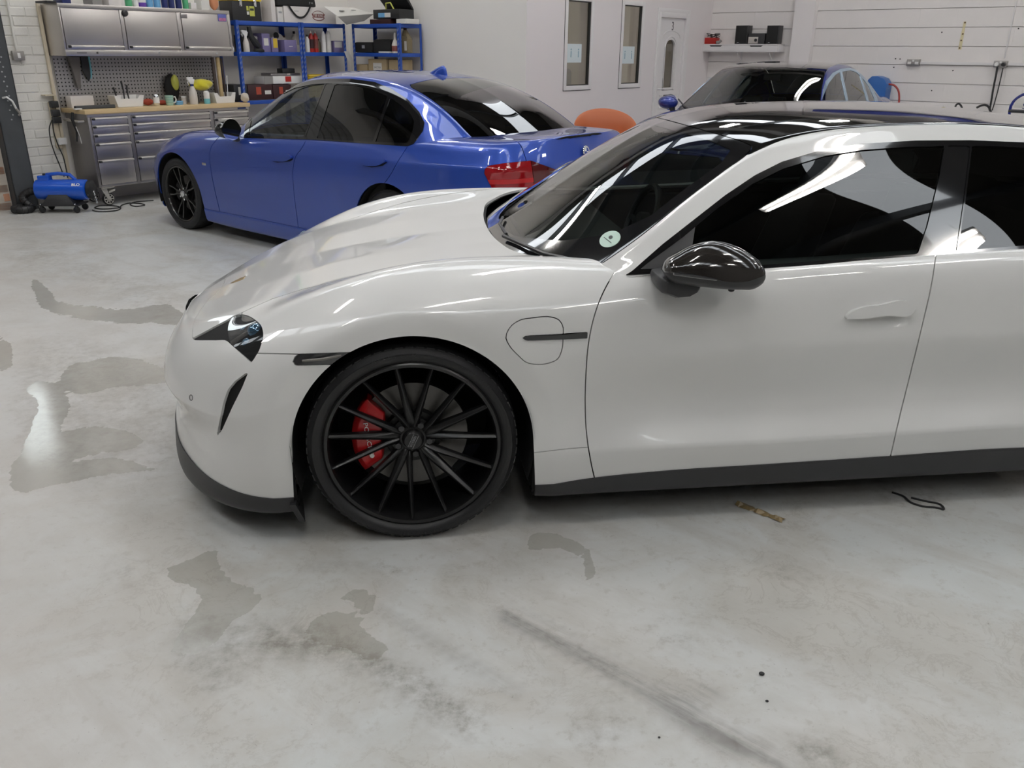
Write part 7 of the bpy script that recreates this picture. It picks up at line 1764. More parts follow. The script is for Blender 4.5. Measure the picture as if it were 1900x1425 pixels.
    MB().hexa([tuple(v - [0, 0, 0.006]) for v in q] + [tuple(v) for v in q]).build('flap', 'paper', r, 0.002)
    q2 = [P(627, 31, 0.66), P(643, 46, 0.66), P(676, 39, 0.70), P(694, 26, 0.72)]
    MB().hexa([tuple(v) for v in q2] + [tuple(v + [0.006, -0.006, 0]) for v in q2]).build('carton_side', 'grey_plastic', r, 0.002)
    for k, (x, y) in enumerate(((634, 21), (655, 20), (640, 26))): v = P(x, y, 0.62); MB().box(v[0] - .02, v[0] + .02, v[1] - .03, v[1] + .03, v[2] + 0.004, v[2] + 0.010).build('print_patch', 'print_grey', r, smooth=0)
    # --- middle shelf, unit beside the chest
    spray_bottle('clear spray bottle with a white trigger on the blue shelf next to the tool chest', 454, 56, 0.39, M_, 'clear_tub', 'white_plastic', 'white_plastic', 0.035)
    r = item('angle_polisher', 'black power polisher with a coiled cord on the blue shelf', 'power tool', A_(473, 70, 0.39), 0.385, M_)
    MB().tube([(0, -.07, .28), (0, -.06, .18), (0.01, .0, .10), (0.02, .04, .05)], [0.025, 0.032, 0.042, 0.03], 10).build('polisher_body', 'black_plastic', r); MB().lathe([(0, 0), (.06, 0), (.065, .015), (.05, .035), (0, .04)], 20, 'z', (0.02, .03, 0.0)).build('polisher_pad', 'black_cloth', r); MB().lathe([(0, 0), (.03, 0), (.03, .05), (0, .06)], 14, 'z', (0, 0.0, .12)).build('gear_head', 'grey_plastic', r)
    r, h, H = box_px('small_parts_tub', 'lilac tub with a white label on the blue shelf', 'tub', 485, 500, 62, 0.36, 0.18, M_, 'lilac_tub'); MB().box(0, 0.0015, -h * .6, h * .55, H * .35, H * .75).build('tub_label', 'paper', r, smooth=0)
    r, h, H = box_px('small_parts_tub', 'purple grey tub with a yellow label on the blue shelf', 'tub', 503, 515, 70, 0.36, 0.18, M_, 'lilac_tub'); MB().box(0.0, 0.0015, -h * .5, h * .8, H * .30, H * .95).build('tub_label', 'yellow', r, smooth=0)
    r = item('polishing_pad', 'grey green polishing pad standing on edge at the back of the blue shelf', 'pad', A_(512, 60, 0.20), 0.20, M_); MB().lathe([(0, 0), (.09, 0), (.095, .012), (.09, .03), (0, .035)], 24, 'x', (0, 0, .13)).build('pad', 'clear_tub', r); MB().lathe([(0, -.004), (.04, -.004), (.04, .0), (0, 0)], 20, 'x', (0.04, -.03, .19)).build('pad_centre', 'black_cloth', r); MB().box(-.01, .03, -.05, .05, 0, .045).build('pad_stand', 'black_plastic', r)
    r, h, H = box_px('plastic_tub', 'translucent violet square tub on the blue shelf beside the post', 'tub', 527, 550, 74, 0.40, 0.15, M_, 'lilac_tub'); MB().box(0, 0.001, -h * .3, h * .3, H * .45, H * .5).build('tub_line', 'paper', r, smooth=0)
    bottle('black_top_bottle', 'white bottle with a black trigger top behind the violet tub', 545, 58, 0.18, M_, 0.035, 'clear_tub', 'black_plastic')
    bottle('maroon_bottle', 'maroon topped grey bottle behind the violet tub', 526, 66, 0.16, M_, 0.04, 'clear_tub', 'maroon')
    box_px('small_carton', 'small pale carton beside the violet tub on the blue shelf', 'box', 550, 557.5, 84, 0.36, 0.1, M_, 'white_card')
    r, h, H = box_px('dark_case', 'black case at the left end of the blue shelf behind the spray bottle', 'case', 446, 460, 65, 0.24, 0.14, M_, 'black_plastic')
    # --- middle shelf, corner unit
    bottle('white_bottle', 'white labelled bottle beside the blue post', 569, 64, 0.34, M_, 0.028, 'white_plastic', 'black_plastic')
    bottle('red_bottle', 'red bottle beside the white labelled bottle', 576, 57, 0.34, M_, 0.032, 'red_plastic', 'clear_tub', label_mat='maroon')
    bottle('red_bottle', 'red bottle in front of the brown one', 584, 57, 0.32, M_, 0.032, 'red_plastic', 'clear_tub', label_mat='maroon_txt')
    bottle('brown_bottle', 'brown bottle between the red and the white cans', 590, 72, 0.26, M_, 0.03, 'olive', 'maroon')
    bottle('aerosol_can', 'white aerosol can with a dark collar', 599, 58, 0.34, M_, 0.030, 'white_plastic', 'white_plastic', shoulder=0.84, cat='can')
    bottle('aerosol_can', 'cream aerosol can with black spots of print', 608, 57, 0.34, M_, 0.034, 'paper', 'white_plastic', shoulder=0.84, cat='can')
    r, h, H = box_px('black_parts_box', 'black box with a grey label beside the aerosol cans', 'box', 619, 641, 76, 0.36, 0.18, M_, 'lilac_tub'); MB().box(0, 0.0015, -h * .9, h * .35, H * .42, H * .95).build('box_label', 'paper', r, smooth=0)
    r = item('paper_slip', 'pale paper slip hanging over the shelf edge in the corner', 'paper', A_(640, 96, SB), SB, SH_Z[1]); q = [P(638, 95, SB) , P(646, 95, SB), P(654, 110, SB + .02), P(645, 113, SB + .02)]
    d = np.array([0.62 - SB, -0.62 - A_(640, 96, SB), T + 0.002 - SH_Z[1]]); q = [v + d for v in q]
    MB().hexa([tuple(v + [0.003, 0, 0]) for v in q] + [tuple(v + [0.005, 0, 0]) for v in q]).build('slip', 'paper', r, smooth=0)
    # --- lower shelf
    for k, (x0, x1, lb) in enumerate(((433, 458, 'black storage crate on the lower blue shelf beside the post'), (459, 505, 'black storage crate with a red and a white label on the lower blue shelf'), (506, 540, 'black storage crate with a pink label on the lower blue shelf'))):
        r, h, H = box_px('storage_crate', lb, 'crate', x0, x1, 157, 0.38, 0.28, L, 'maroon' if k else 'black_plastic', bevel=0.008)
        MB().box(0, 0.002, -h * .35, h * .05, H * .35, H * .85).build('crate_label', 'red_cloth' if k else 'paper', r, smooth=0)
        if k: MB().box(0, 0.002, h * .35, h * .85, H * .35, H * .6).build('crate_label', 'paper', r, smooth=0)
    zc = Z_(480, 157, 0.38)
    r, h, H = box_px('equipment_case', 'white and grey equipment case with a red badge on the storage crates', 'case', 490, 570, 141, 0.36, 0.22, zc + 0.001, 'white_plastic', bevel=0.008)
    MB().box(-0.001, 0.002, -h, -h * .62, 0, H).build('case_end', 'grey_plastic', r, smooth=0); MB().box(0.0, 0.003, -h * .05, h * .22, H * .25, H * .95).build('badge', 'red_plastic', r, 0.001)
    r2, h2, H2 = box_px('flat_case', 'flat dark green case lying on the equipment case', 'case', 502, 557, 136, 0.35, 0.20, zc + 0.002 + H, 'steel_dk'); MB().box(0, 0.002, h2 * .1, h2 * .3, H2 * .3, H2 * .9).build('lid_clasp', 'handle_al', r2)
    box_px('battery_pack', 'black battery pack on the flat dark lid', 'battery', 524, 547, 127, 0.33, 0.12, zc + 0.003 + H + H2, 'black_plastic', bevel=0.008)
    r = item('yellow_coil', 'coil of yellow hose on the lower shelf of the corner unit', 'hose', A_(588, 138, 0.30), 0.30, L); 
    for k in range(9): MB().tube([(0.10 * math.cos(t), 0.16 * math.sin(t), 0.015 + k * 0.031) for t in np.linspace(0, 2 * PI, 25)[:-1]], 0.015, 7, closed=True).build('hose_turn', 'yellow', r)
    # --- unit by the cream wall
    r, h, H = box_b('power_tool_case', 'open black power tool case with a blue and white label', 'tool case', 692, 740, 18, UA + 0.05, 0.26, T + 0.06, 'black_plastic')
    MB().hexa([(-h, .24, H), (h, .24, H), (h, .27, H), (-h, .27, H), (-h * 1.05, .10, H + .15), (h * 1.0, .10, H + .15), (h * 1.0, .14, H + .17), (-h * 1.05, .14, H + .17)]).build('case_lid', 'black_plastic', r, 0.01)
    MB().tube([(-h * .2, .05, H + .0), (-h * .15, .04, H + .07), (h * .2, .04, H + .075), (h * .4, .05, H)], 0.009, 6).build('carry_handle', 'lime', r)
    MB().box(-h * .6, -h * .1, -0.0015, 0, H * .15, H * .62).build('label_block', 'sky', r, smooth=0); MB().box(-h * .1, h * .35, -0.0015, 0, H * .15, H * .62).build('label_block', 'paper', r, smooth=0)
    box_b('maroon_case', 'flat maroon case under the open black tool case', 'case', 686, 724, 36, UA + 0.04, 0.28, T, 'maroon'); box_b('cream_box', 'low cream box with faint print beside the flat maroon case', 'box', 735, 754, 35, UA + 0.06, 0.22, T, 'paper')
    r, h, H = box_b('black_holdall', 'soft black holdall lying on the shelf by the cream wall', 'bag', 656, 690, 78, UA + 0.08, 0.22, M_, 'black_cloth', 0.03); MB().box(-h * .1, h * .2, -0.002, 0, H * .4, H * .7).build('bag_tag', 'print_grey', r, smooth=0)
    r, h, H = box_b('black_holdall', 'taller soft black holdall beside the clear spray bottle', 'bag', 691, 724, 73, UA + 0.08, 0.22, M_, 'black_cloth', 0.03)
    b_, z_ = on_a(730.5, 72, UA + .06); r = item('clear_bottle', 'clear bottle with a maroon label beside the black holdall', 'bottle', UA + .08, b_, M_); MB().lathe([(0, 0), (.042, 0), (.042, .10), (.014, .17), (.012, .235), (0, .24)], 18).build('bottle_body', 'clear_tub', r); MB().lathe([(.0425, .02), (.043, .02), (.043, .085), (.0425, .085)], 18, closed=True).build('bottle_label', 'maroon_txt', r)
    r = item('white_tray', 'flat white tray with loose parts on the shelf by the cream wall', 'tray', UA + .05, on_a(710, 94, UA)[0], M_); MB().box(-.10, .10, -.03, .02, 0, .018).build('tray', 'white_plastic', r, 0.004)
    b_, z_ = on_a(753, 57, UA + .16); r = item('oil_bottle', 'bronze oil bottle with a maroon cap at the end of the shelf', 'bottle', UA + .2, 1.36, M_)
    MB().hexa([(-.055, -.045, 0), (.055, -.045, 0), (.055, .045, 0), (-.055, .045, 0), (-.05, -.045, .20), (.055, -.045, .17), (.055, .045, .17), (-.05, .045, .20)]).hexa([(-.05, -.04, .20), (.055, -.04, .17), (.055, .04, .17), (-.05, .04, .20), (-.045, -.02, .27), (-.005, -.02, .27), (-.005, .02, .27), (-.045, .02, .27)]).build('bottle_body', 'olive', r, 0.008); MB().cyl((-.025, 0, .27), (-.025, 0, .305), 0.022, 14).build('cap', 'maroon', r); MB().box(0.0, .04, -.047, -.044, .03, .14).build('bottle_label', 'paper', r)
    r, h, H = box_b('cardboard_box', 'brown cardboard box with a white shipping label under the middle shelf', 'box', 683, 716, 109, UA + 0.06, 0.26, 1.2005, 'card'); MB().box(-h * .45, h * .5, -0.0012, 0, H * .08, H * .82).build('shipping_label', 'paper', r, smooth=0)
    text_mesh('label_lettering', 'SHCTOK', 0.032, 'ink', r, frame_mat((h * .03, -0.0014, H * .62), (1, 0, 0), (0, 0, 1)), 0.0002); MB().box(-h * .3, h * .4, -0.0016, -0.0012, H * .2, H * .36).build('label_code', 'ink', r, smooth=0)
    r, h, H = box_b('cardboard_box', 'brown cardboard box with a red printed strip beside the shelf end', 'box', 721, 738, 111, UA + 0.07, 0.26, 1.2005, 'card'); MB().box(-h * .4, h, -0.0012, 0, H * .2, H * .45).build('red_print', 'red_plastic', r, smooth=0)
    box_b('low_box', 'low brown box at the corner end under the middle shelf', 'box', 658, 681, 119, UA + 0.06, 0.2, 1.2005, 'card')
    r = item('red_tool', 'small red hand tool lying on the lower shelf end', 'tool', UA + .28, 1.37, 1.2005); MB().box(-.03, .03, -.09, .06, 0, .03).tube([(0, .06, .015), (0, .12, .03)], .008, 6).build('body', 'red_plastic', r, 0.004)
shelf_items()

# ================================================================== blower, cables, chair, wall shelf, sockets and the rest
MAT['blower_blue'] = pbr('blue blower shell', (0.012, 0.10, 0.60), 0.25, coat=0.6)
MAT['cable'] = pbr('black cable', (0.02, 0.02, 0.02), 0.6); MAT['socket_steel'] = pbr('socket metal', (0.42, 0.40, 0.38), 0.35, metal=0.8); MAT['red_hose'] = pbr('red hose', (0.42, 0.06, 0.05), 0.5); MAT['reel_blue'] = pbr('reel blue', (0.025, 0.13, 0.42), 0.4)
MAT['navy_steel'] = pbr('navy steel', (0.012, 0.022, 0.20), 0.35)
def build_blower():
    p = px_floor(60, 387); q = px_floor(152, 387); d = q - p; d[2] = 0; L = float(np.linalg.norm(d)); c = (p + q) / 2 + 0.24 * DX - 0.05 * AX; ang = math.atan2(d[1], d[0])
    r = empty('car_dryer', c, ang, 'blue twin-motor car dryer on castors with a black hose, by the painted brick wall', 'blower')
    r.scale = (0.82, 0.82, 0.82)
    R = 0.128; zc = 0.075 + 0.065 + R
    prof = [(0, -.32), (R * .55, -.32), (R * .93, -.30), (R, -.26), (R, .26), (R * .97, .30), (R * .8, .315), (0, .315)]
    MB().lathe(prof, 40, 'x', (0.02, 0.06, zc)).build('drum', 'blower_blue', r, smooth=40)
    hd = MB().tube([(-.17, .06, zc + R - .01), (-.14, .06, zc + R + .055), (.0, .06, zc + R + .07), (.14, .06, zc + R + .055), (.20, .06, zc + R - .01)], 0.022, 8).build('carry_handle', 'blower_blue', r)
    MB().box(-.24, -.10, .0, .11, zc + R - .02, zc + R + .05).build('switch_block', 'blower_blue', r, 0.015); MB().cyl((-.17, .05, zc + R + .05), (-.17, .05, zc + R + .07), 0.018, 12).build('switch', 'black_plastic', r)
    MB().hexa([(-.20, -.10, .10), (.20, -.10, .10), (.20, .20, .10), (-.20, .20, .10), (-.11, -.06, zc - .045), (.11, -.06, zc - .045), (.11, .17, zc - .045), (-.11, .17, zc - .045)]).box(-.25, .25, -.10, .20, .085, .105).build('cradle', 'satin_black', r, 0.006)
    for sx in (-.21, .21):
        for sy in (-.07, .17):
            MB().lathe([(0, -.016), (.036, -.016), (.04, -.008), (.04, .008), (.036, .016), (0, .016)], 16, 'y', (sx, sy, .04)).build('castor', 'black_plastic', r); MB().box(sx - .012, sx + .012, sy - .022, sy + .022, .04, .088).build('castor_bracket', 'satin_black', r)
        MB().ball((sx, -.104, .11), 0.010).build('bolt', 'chrome', r)
    MB().lathe([(0, .315), (.10, .315), (.115, .33), (.115, .37), (.07, .40), (0, .40)], 28, 'x', (0.02, 0.06, zc)).build('intake_cover', 'black_plastic', r)
    for k in range(5): MB().ball((.42, .06 - .05 + .01 * k, zc - .02 - .035 * k), 0.016, sc=(.6, 1, 1)).build('intake_bolt', 'chrome', r)
    text_mesh('drum_lettering', 'BLO', 0.045, 'print_white', r, frame_mat((.235, .06 - R * math.cos(.62) - .0015, zc + R * math.sin(.62)), (1, 0, 0), (0, math.sin(.62), math.cos(.62))), 0.0006, squash=1.2, bold=0.002)
    # hose: short stub and a loop lying on the floor
    hp = smooth_poly([(-.30, .06, zc - .02), (-.40, .05, zc - .03), (-.47, .03, zc - .09), (-.44, .0, .14), (-.36, -.02, .06), (-.40, -.12, .05), (-.52, -.12, .05), (-.54, .0, .05), (-.44, .06, .055)], False, 5)
    MB().tube([tuple(v) for v in hp], 0.045, 12).build('hose', 'black_plastic', r, smooth=60)
    for i in range(2, len(hp) - 2, 2):
        t = Vector(hp[i + 1] - hp[i - 1]).normalized(); u = t.orthogonal().normalized(); w = t.cross(u)
        MB().tube([Vector(hp[i]) + (u * math.cos(a) + w * math.sin(a)) * 0.046 for a in np.linspace(0, 2 * PI, 17)[:-1]], 0.005, 5, closed=True).build('hose_rib', 'black_plastic', r)
build_blower()
def cable(label, pts, rad=0.006, mat='cable', name='cable'):
    """top-level cable through world points"""
    P = smooth_poly(pts, False, 5); o = MB().tube([tuple(v) for v in P], rad, 7).build(name, mat); return tag(o, label, 'cable')
def cables():
    F = lambda x, y: (*px_floor(x, y)[:2], 0.007)
    cable('thin black cable looped on the floor beside the castor', [F(172, 391), F(180, 393.5), F(190, 394), F(215, 392), F(224, 388), F(212, 383), F(185, 383), F(176, 386), F(190, 389), F(218, 387), F(228, 381), F(240, 378), F(262, 379), F(268, 382), F(255, 384), F(242, 381), F(250, 376), F(285, 373)])
    w = lambda x, y, b=0.128: tuple(px_plane(x, y, rm(0, b), DX))
    cable('black cable hanging in a curve from the wall power strip', [w(97, 222), w(92, 235), w(93, 255), w(100, 280), w(110, 305), w(119, 328)], 0.006)
    cable('second black cable hanging straight from the wall power strip', [w(97, 222, .145), w(100, 245, .145), w(108, 270, .145), w(117, 290, .145), w(122, 310, .145), w(126, 330, .145)], 0.006)
    # power strip with plugs
    a, z = on_b(98, 200, 0.032); r = in_room(tag(empty('power_strip'), 'cream power strip with black plugs mounted up the painted brick wall', 'power strip'))
    z0 = Z_(113, 275, 0.032)
    MB().box(0.031, 0.065, a - 0.045, a + 0.012, z0, z + 0.06).build('strip_body', 'batten', r, 0.006)
    for k, y in enumerate((193, 209, 222)): zz = Z_(96, y, .06); MB().box(0.065, 0.12, a - 0.05, a + 0.03, zz - .035, zz + .03).build('plug', 'black_plastic', r, 0.008)
    zz = Z_(107, 262, .06); MB().box(0.065, 0.11, a - .035, a + .045, zz - .035, zz + .035).build('plug', 'white_plastic', r, 0.006)
    a2, z2 = on_b(93, 175, 0.04); o = in_room(MB().box(0.03, 0.13, a2 - .09, a2 + .02, z2 - .012, z2).build('timber_ledge', 'batten', None, 0.002)); tag(o, 'small timber ledge fixed above the wall power strip', 'shelf')
    # grey hook and chain on the steel column
    c = px_plane(12, 186, rm(-4.62, 0.2), DX); r = in_room(tag(empty('lifting_hook'), 'pale hook on a rope hanging by the dark steel column', 'hook')); aa, zz = on_b(8, 186, 0.19)
    MB().tube([(0.165, aa, zz + .02), (0.21, aa + .02, zz + .03), (0.22, aa + .06, zz - .01), (0.20, aa + .09, zz - .08)], 0.010, 7).build('rope', 'white_plastic', r); MB().tube([(0.20, aa + .09, zz - .08), (0.20, aa + .12, zz - .13), (0.20, aa + .10, zz - .15)], 0.012, 7).build('hook', 'galv', r)
    # chain hoist loop running down the door jamb
    ch = in_room(tag(empty('shutter_chain'), 'dark steel shutter chain hanging against the column above the hook', 'chain'))
    for k in range(36): MB().tube([(0.17, -4.70 + (0.006 * math.cos(t) if k % 2 else 0.0), 1.25 + k * 0.026 + 0.017 * math.sin(t)) if k % 2 else (0.17 + 0.006 * math.cos(t), -4.70, 1.25 + k * 0.026 + 0.017 * math.sin(t)) for t in np.linspace(0, 2 * PI, 9)[:-1]], 0.0035, 5, closed=True).build('chain_link', 'steel_grey', ch)
cables()
def build_chair():
    # tub chair behind the blue saloon, its back to the partition
    b = 4.05; a, z = on_b(1117, 205, b); c = rm(a + 0.1, b); r = empty('tub_chair', c, RZ_D - 0.85, 'terracotta leather tub chair standing between the blue saloon and the partition', 'chair')
    zt = z
    n = 32; vs = []; fs = []
    # wrap-round shell: opening towards local +x
    def ring(rx, ry, zf, sc=1.0): return [(rx * math.cos(t) * sc, ry * math.sin(t) * sc, zf(t)) for t in np.linspace(0.62, 2 * PI - 0.62, n)]
    hi = lambda t: 0.58 + (zt - 0.58) * max(0.0, math.sin((t - 0.62) / (2 * PI - 1.24) * PI)) ** 1.15
    layers = [ring(0.22, 0.24, lambda t: 0.30), ring(0.29, 0.32, lambda t: 0.42), ring(0.33, 0.365, lambda t: 0.58 * .5 + hi(t) * .5), ring(0.345, 0.38, lambda t: hi(t) - 0.03), ring(0.33, 0.365, hi), ring(0.30, 0.335, lambda t: hi(t) - 0.03), ring(0.275, 0.31, lambda t: 0.58 * .5 + hi(t) * .5), ring(0.25, 0.28, lambda t: 0.42), ring(0.20, 0.22, lambda t: 0.34)]
    for L in layers: vs += L
    m = len(layers)
    for i in range(m - 1):
        for k in range(n - 1): fs.append((i * n + k, i * n + k + 1, (i + 1) * n + k + 1, (i + 1) * n + k))
    fs.append(tuple(i * n for i in range(m))); fs.append(tuple(reversed([i * n + n - 1 for i in range(m)])))
    fs += [(8 * n + k, 8 * n + k + 1, k + 1, k) for k in range(n - 1)]
    MB().add(vs, fs).build('back_shell', 'terracotta', r, smooth=70)
    MB().lathe([(0, .34), (.26, .34), (.30, .37), (.30, .43), (.26, .465), (0, .475)], 32, 'z', (0.04, 0, 0)).build('seat_cushion', 'terracotta', r, smooth=60)
    MB().cyl((0, 0, 0.03), (0, 0, 0.34), 0.03, 16).build('column', 'chrome', r); MB().lathe([(0, 0), (.24, 0), (.25, .008), (.06, .03), (0, .035)], 32).build('base_disc', 'chrome', r)
build_chair()
def wall_shelf():
    d = 0.22; a = ROOM_A1 - 0.013; f = a - d
    b0, z = on_a(1294, 81.5, f); b1, _ = on_a(1446, 81.5, f); zb = on_a(1446, 97, f)[1]; zt = z
    r = in_room(tag(empty('drawer_shelf'), 'white wall shelf with two shallow drawers on the block wall', 'shelf'))
    MB().box(b0, b1, f, a, zt - 0.018, zt).build('shelf_top', 'upvc', r, 0.003); MB().box(b0, b1, f, a, zb, zb + 0.012).build('shelf_base', 'upvc', r, 0.003)
    bm = (b0 + b1) / 2 - 0.02
    for s in (b0, bm, b1 - 0.018): MB().box(s, s + 0.018, f, a, zb, zt).build('divider', 'upvc', r, 0.002)
    for p, q in ((b0 + .02, bm - .002), (bm + .02, b1 - .02)):
        c = (p + q) / 2 - 0.02; w = (q - p) / 2; hz = zt - 0.02
        poly = [(p, zb + .014), (q, zb + .014), (q, hz), (c + .11, hz), (c + .085, hz - .018), (c - .085, hz - .018), (c - .11, hz), (p, hz)]
        dr = MB().prism(poly, f - 0.001, f + 0.014, 'y').build('drawer_front', 'upvc', r); MB().box(c - .10, c + .10, f + 0.015, f + 0.018, hz - .03, hz).build('grip_shadow', 'gasket', dr, smooth=0)
    for s in (b0 + .06, bm + .0, b1 - .17):
        MB().box(s, s + .022, a - 0.004, a, zb - .16, zb).build('bracket', 'upvc', r); MB().hexa([(s, f + .04, zb - .014), (s + .022, f + .04, zb - .014), (s + .022, f + .06, zb - .014), (s, f + .06, zb - .014), (s, f + .04, zb), (s + .022, f + .04, zb), (s + .022, f + .06, zb), (s, f + .06, zb)]).build('bracket', 'upvc', r)
        MB().tube([(s + .011, f + .05, zb - .01), (s + .011, a - .01, zb - .14)], 0.009, 6).build('bracket_strut', 'upvc', r)
    ff = f + 0.04
    def bx(nm, lb, cat, x0, x1, yt, dep, mat):
        p, zz = on_a(x0, yt, ff); q, _ = on_a(x1, yt, ff); t = item(nm, lb, cat, ff, (p + q) / 2, zt + .0005); h = (q - p) / 2; MB().box(-h, h, 0, dep, 0, zz - zt).build('body', mat, t, 0.004); return t, h, zz - zt
    for x0, x1, lb in ((1366, 1389, 'black loudspeaker on the white wall shelf beside the red device'), (1424, 1446.5, 'black loudspeaker at the pillar end of the white wall shelf')):
        t, h, H = bx('loudspeaker', lb, 'speaker', x0, x1, 47.5, 0.15, 'satin_black'); g = MB().box(-h * .9, h * .85, -0.004, 0, H * .03, H * .97).build('grille', 'black_cloth', t, 0.003); MB().box(-h * .6, -h * .3, -0.006, -0.004, H * .06, H * .09).build('badge', 'print_grey', g)
    t, h, H = bx('stereo', 'black stereo with a silver control panel between the loudspeakers', 'stereo', 1389.5, 1420, 62, 0.16, 'satin_black'); MB().box(-h * .98, h * .22, -0.006, 0, H * .05, H * .66).build('control_panel', 'handle_al', t, 0.002); MB().cyl((-h * .05, -0.006, H * .36), (-h * .05, -0.016, H * .36), 0.022, 16).build('volume_knob', 'satin_black', t)
    t, h, H = bx('battery_charger', 'red device with tangled cables on the white wall shelf', 'charger', 1299, 1328, 70, 0.14, 'red_plastic')
    rg = random.Random(3)
    for k in range(5):
        pts = [(rg.uniform(-h * .6, h * 1.3), rg.uniform(.02, .1), H + rg.uniform(0.01, .06)) for _ in range(5)]; pts[0] = (rg.uniform(-h * .5, h * .5), .05, H - .01); P = smooth_poly(pts, False, 5); MB().tube([tuple(v) for v in P], 0.004, 6).build('lead', 'cable', t)
    MB().tube([(h * 1.05, 0.03, 0.024), (h * 1.4, 0.03, 0.026), (h * 1.6, 0.03, 0.05)], 0.022, 8).build('clamp', 'grey_plastic', t)
wall_shelf()
def wall_electrics():
    a = ROOM_A1 - 0.012
    def socket(lb, x0, x1, y0, y1, plugs):
        b0, z1 = on_a(x0, y0, a); b1, z0 = on_a(x1, y1, a); r = item('power_socket', lb, 'socket', a, (b0 + b1) / 2, (z0 + z1) / 2); h = (b1 - b0) / 2; k = (z1 - z0) / 2
        MB().box(-h, h, -0.04, 0, -k, k).build('back_box', 'socket_steel', r, 0.004); MB().box(-h * .97, h * .97, -0.046, -0.040, -k * .94, k * .94).build('face_plate', 'socket_steel', r, 0.003)
        for s in (-1, 1):
            if plugs: MB().lathe([(0, -.085), (.022, -.085), (.026, -.07), (.027, -.046), (0, -.046)], 18, 'y', (s * h * .5, 0, -.005)).build('plug', 'white_plastic' if s < 0 else 'black_plastic', r)
            else:
                MB().box(s * h * .55 - .022, s * h * .55 + .022, -0.0475, -0.046, -k * .55, k * .2).build('socket_insert', 'white_plastic', r, smooth=0)
        MB().box(-.012, .012, -.049, -.046, k * .2, k * .75).build('rocker', 'white_plastic', r, 0.002)
        return r
    socket('metal double socket without plugs at the end of the conduit', 1684.5, 1707, 109.5, 122, False); socket('metal double socket with a white and a black plug', 1846, 1869, 112.5, 125, True)
    b0, z0 = on_a(1706, 117, a); b1, z1 = on_a(1848, 119, a); b2 = ROOM_B1 - 1
    m = (z0 + z1) / 2
    o = in_room(MB().box(b0, b1 - 0.004, a - 0.022, a - 0.001, m - .018, m + .018).build('trunking', 'upvc', None, 0.003)); tag(o, 'white trunking running between the two metal sockets', 'trunking')
    b3 = on_a(1869.5, 119, a)[0]
    o = in_room(MB().box(b3, b2, a - 0.022, a - 0.001, m - .018, m + .018).build('trunking', 'upvc', None, 0.003)); tag(o, 'white trunking running on past the plugged socket', 'trunking')
    bc, zc = on_a(1864, 108, a); o = in_room(MB().box(bc - .008, bc + .008, a - 0.012, a - .001, zc, ROOM_H - .6).build('drop_conduit', 'upvc', None, 0.003)); tag(o, 'thin white conduit dropping to the plugged socket', 'conduit')
    w = lambda x, y, d=0.06: tuple(px_plane(x, y, rm(a - d, 0), AX))
    cable('black cable hanging from the plugged socket, the thicker one', [w(1851, 124), w(1848, 140), w(1843, 165), w(1839, 190), w(1836, 205)], 0.012)
    cable('thin black cable hanging from the plugged socket', [w(1861, 126), w(1857, 145), w(1851, 170), w(1845, 192), w(1841, 205)], 0.007)
    cable('black cable loop showing above the white roof near the hanging cables', [w(1812, 200, .15), w(1818, 197, .15), w(1828, 195, .15), w(1834, 198, .15), w(1837, 204, .15), w(1840, 215, .15)], 0.014)
    cable('small black cable hump showing above the white roof', [w(1772, 200, .15), w(1775, 194, .15), w(1779, 192.5, .15), w(1783, 196, .15), w(1786, 204, .15)], 0.012)
    # hose reel
    f = a - 0.25; b0, z = on_a(1611, 141, f); b1, _ = on_a(1648, 141, f); r = in_room(tag(empty('hose_reel'), 'blue hose reel with a red hose fixed to the block wall', 'hose reel')); zb = z - 0.42
    h = (b1 - b0); MB().prism([(b0, zb), (b1, zb), (b1 + .0, z - .10), (b1 - .05, z - .03), (b1 - .14, z), (b0 + .05, z), (b0, z - .05)], f, a - .002, 'y').build('reel_case', 'reel_blue', r, 0.012); MB().box(b1 - .10, b1 + .01, f - .01, a - .05, zb + .06, zb + .13).build('hose_guide', 'reel_blue', r, 0.008)
    P = smooth_poly([(b1 - .02, f + .1, z - .10), (b1 + .07, f + .1, z - .115), (b1 + .13, f + .1, z - .17), (b1 + .165, f + .1, z - .28), (b1 + .17, f + .1, z - .45)], False, 4); MB().tube([tuple(v) for v in P], 0.013, 8).build('hose', 'red_hose', r)
    # blue framed sign trolley at the right edge
    ff = ROOM_A1 - 0.9; b0, z = on_a(1879, 186, ff); r = in_room(tag(empty('sign_trolley'), 'white notice board in a rounded navy tube frame by the block wall', 'sign')); zt = on_a(1895, 176, ff)[1]; w_ = 0.42
    P = smooth_poly([(b0 - .0, ff, 0.02), (b0, ff, zt - .3), (b0 + .01, ff, zt - .08), (b0 + .09, ff, zt), (b0 + w_ - .09, ff, zt), (b0 + w_ - .01, ff, zt - .08), (b0 + w_, ff, zt - .3), (b0 + w_, ff, 0.02)], False, 4); MB().tube([tuple(v) for v in P], 0.016, 8).build('tube_frame', 'navy_steel', r)
    zbd = on_a(1890, 200, ff)[1]; MB().box(b0 + .03, b0 + w_ - .03, ff - .006, ff + .006, zbd, zt - .04).build('board', 'paper', r, 0.003); text_mesh('board_lettering', 'S', 0.10, 'navy', r, frame_mat((b0 + .14, ff - .0065, zt - .13), (1, 0, 0), (0, 0, 1)), 0.0004)
    MB().cyl((b0 - .02, ff, zbd - .04), (b0 + w_ + .02, ff, zbd - .04), 0.02, 10).build('cross_bar', 'satin_black', r)
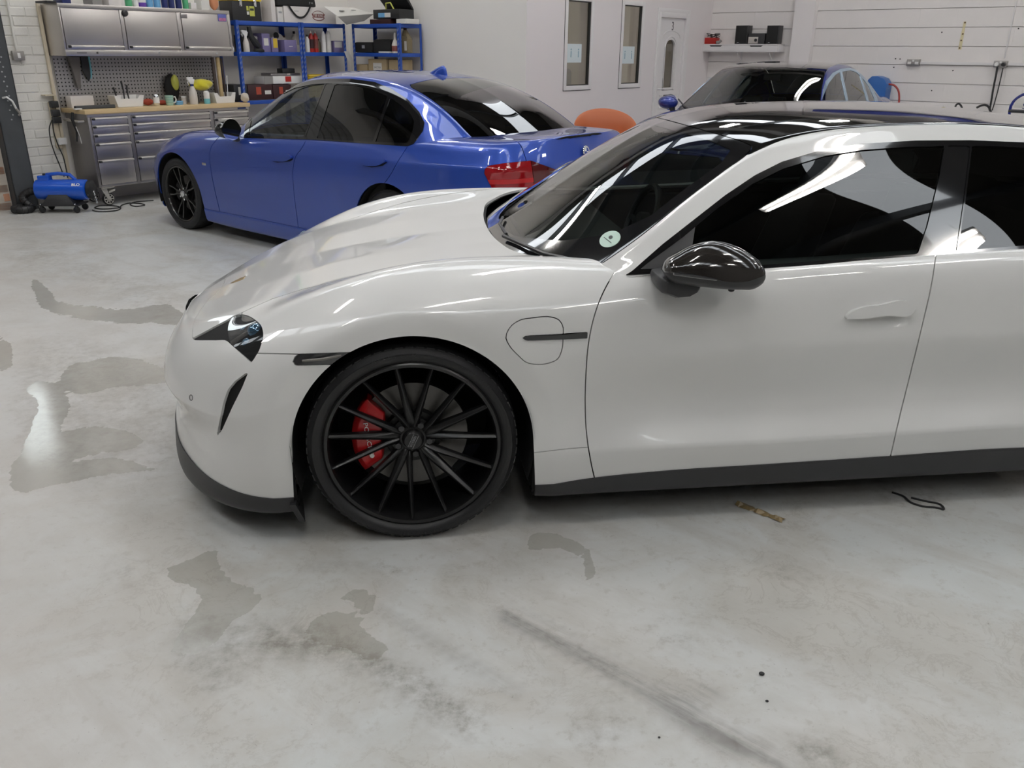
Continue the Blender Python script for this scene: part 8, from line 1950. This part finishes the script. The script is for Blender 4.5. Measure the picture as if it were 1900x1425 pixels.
    for s in (0, w_): MB().box(b0 + s - .02, b0 + s + .02, ff - .25, ff + .25, 0, .03).build('foot', 'navy_steel', r, 0.004)
    # unseen navy beam, added for the blue band it reflects in the glass roof
    o = in_room(MB().box(5.0, ROOM_B1 - .01, ROOM_A1 - .30, ROOM_A1 - .014, 3.75, 4.15).build('reflection_beam', 'navy_steel', None, 0.01)); tag(o, 'unseen navy beam added above the block wall for its reflection in the glass roof', 'beam')
wall_electrics()
def floor_bits():
    p = px_floor(1410, 951); d = px_floor(1455, 969) - px_floor(1368, 936); r = empty('tape_scrap', p + np.array([0, 0, 0.001]), math.atan2(d[1], d[0]), 'crumpled brown tape scrap lying on the floor beside the white car', 'litter'); L = float(np.linalg.norm(d)) / 2
    rg = random.Random(5); n = 14; vs = []; fs = []
    for i in range(n):
        x = -L + 2 * L * i / (n - 1); w = 0.014 + rg.uniform(-.004, .006)
        vs += [(x, -w, rg.uniform(0.0, .004)), (x + rg.uniform(-.004, .004), -w * .2, rg.uniform(.006, .016)), (x, w, rg.uniform(0, .004))]
    for i in range(n - 1):
        for k in range(2): fs.append((i * 3 + k, i * 3 + k + 1, i * 3 + k + 4, i * 3 + k + 3))
    MB().add(vs, fs).build('tape', 'tape_brown', r, smooth=0)
    for k, (x, y, s, lb) in enumerate(((1413, 1252, .007, 'small black grit lump on the pale floor'), (1423, 1302, .004, 'tiny black grit speck near the grit lump'), (1223, 1369, .003, 'tiny dark speck beside the long tyre scuff'))):
        q = px_floor(x, y); o = MB().ball((0, 0, s * .6), s, 8, 6, (1.2, 1, .6)).build('grit', 'black_plastic', None, loc=q); tag(o, lb, 'litter')
    F = lambda x, y: (*px_floor(x, y)[:2], 0.004)
    cable('frayed dark wire scrap on the floor under the white car door', [F(1655, 915), F(1675, 922), F(1690, 934), F(1712, 941), F(1740, 944), F(1750, 947), F(1745, 938), F(1715, 931), F(1690, 925)], 0.004)
MAT['tape_brown'] = pbr('brown tape', (0.26, 0.19, 0.09), 0.35)
floor_bits()
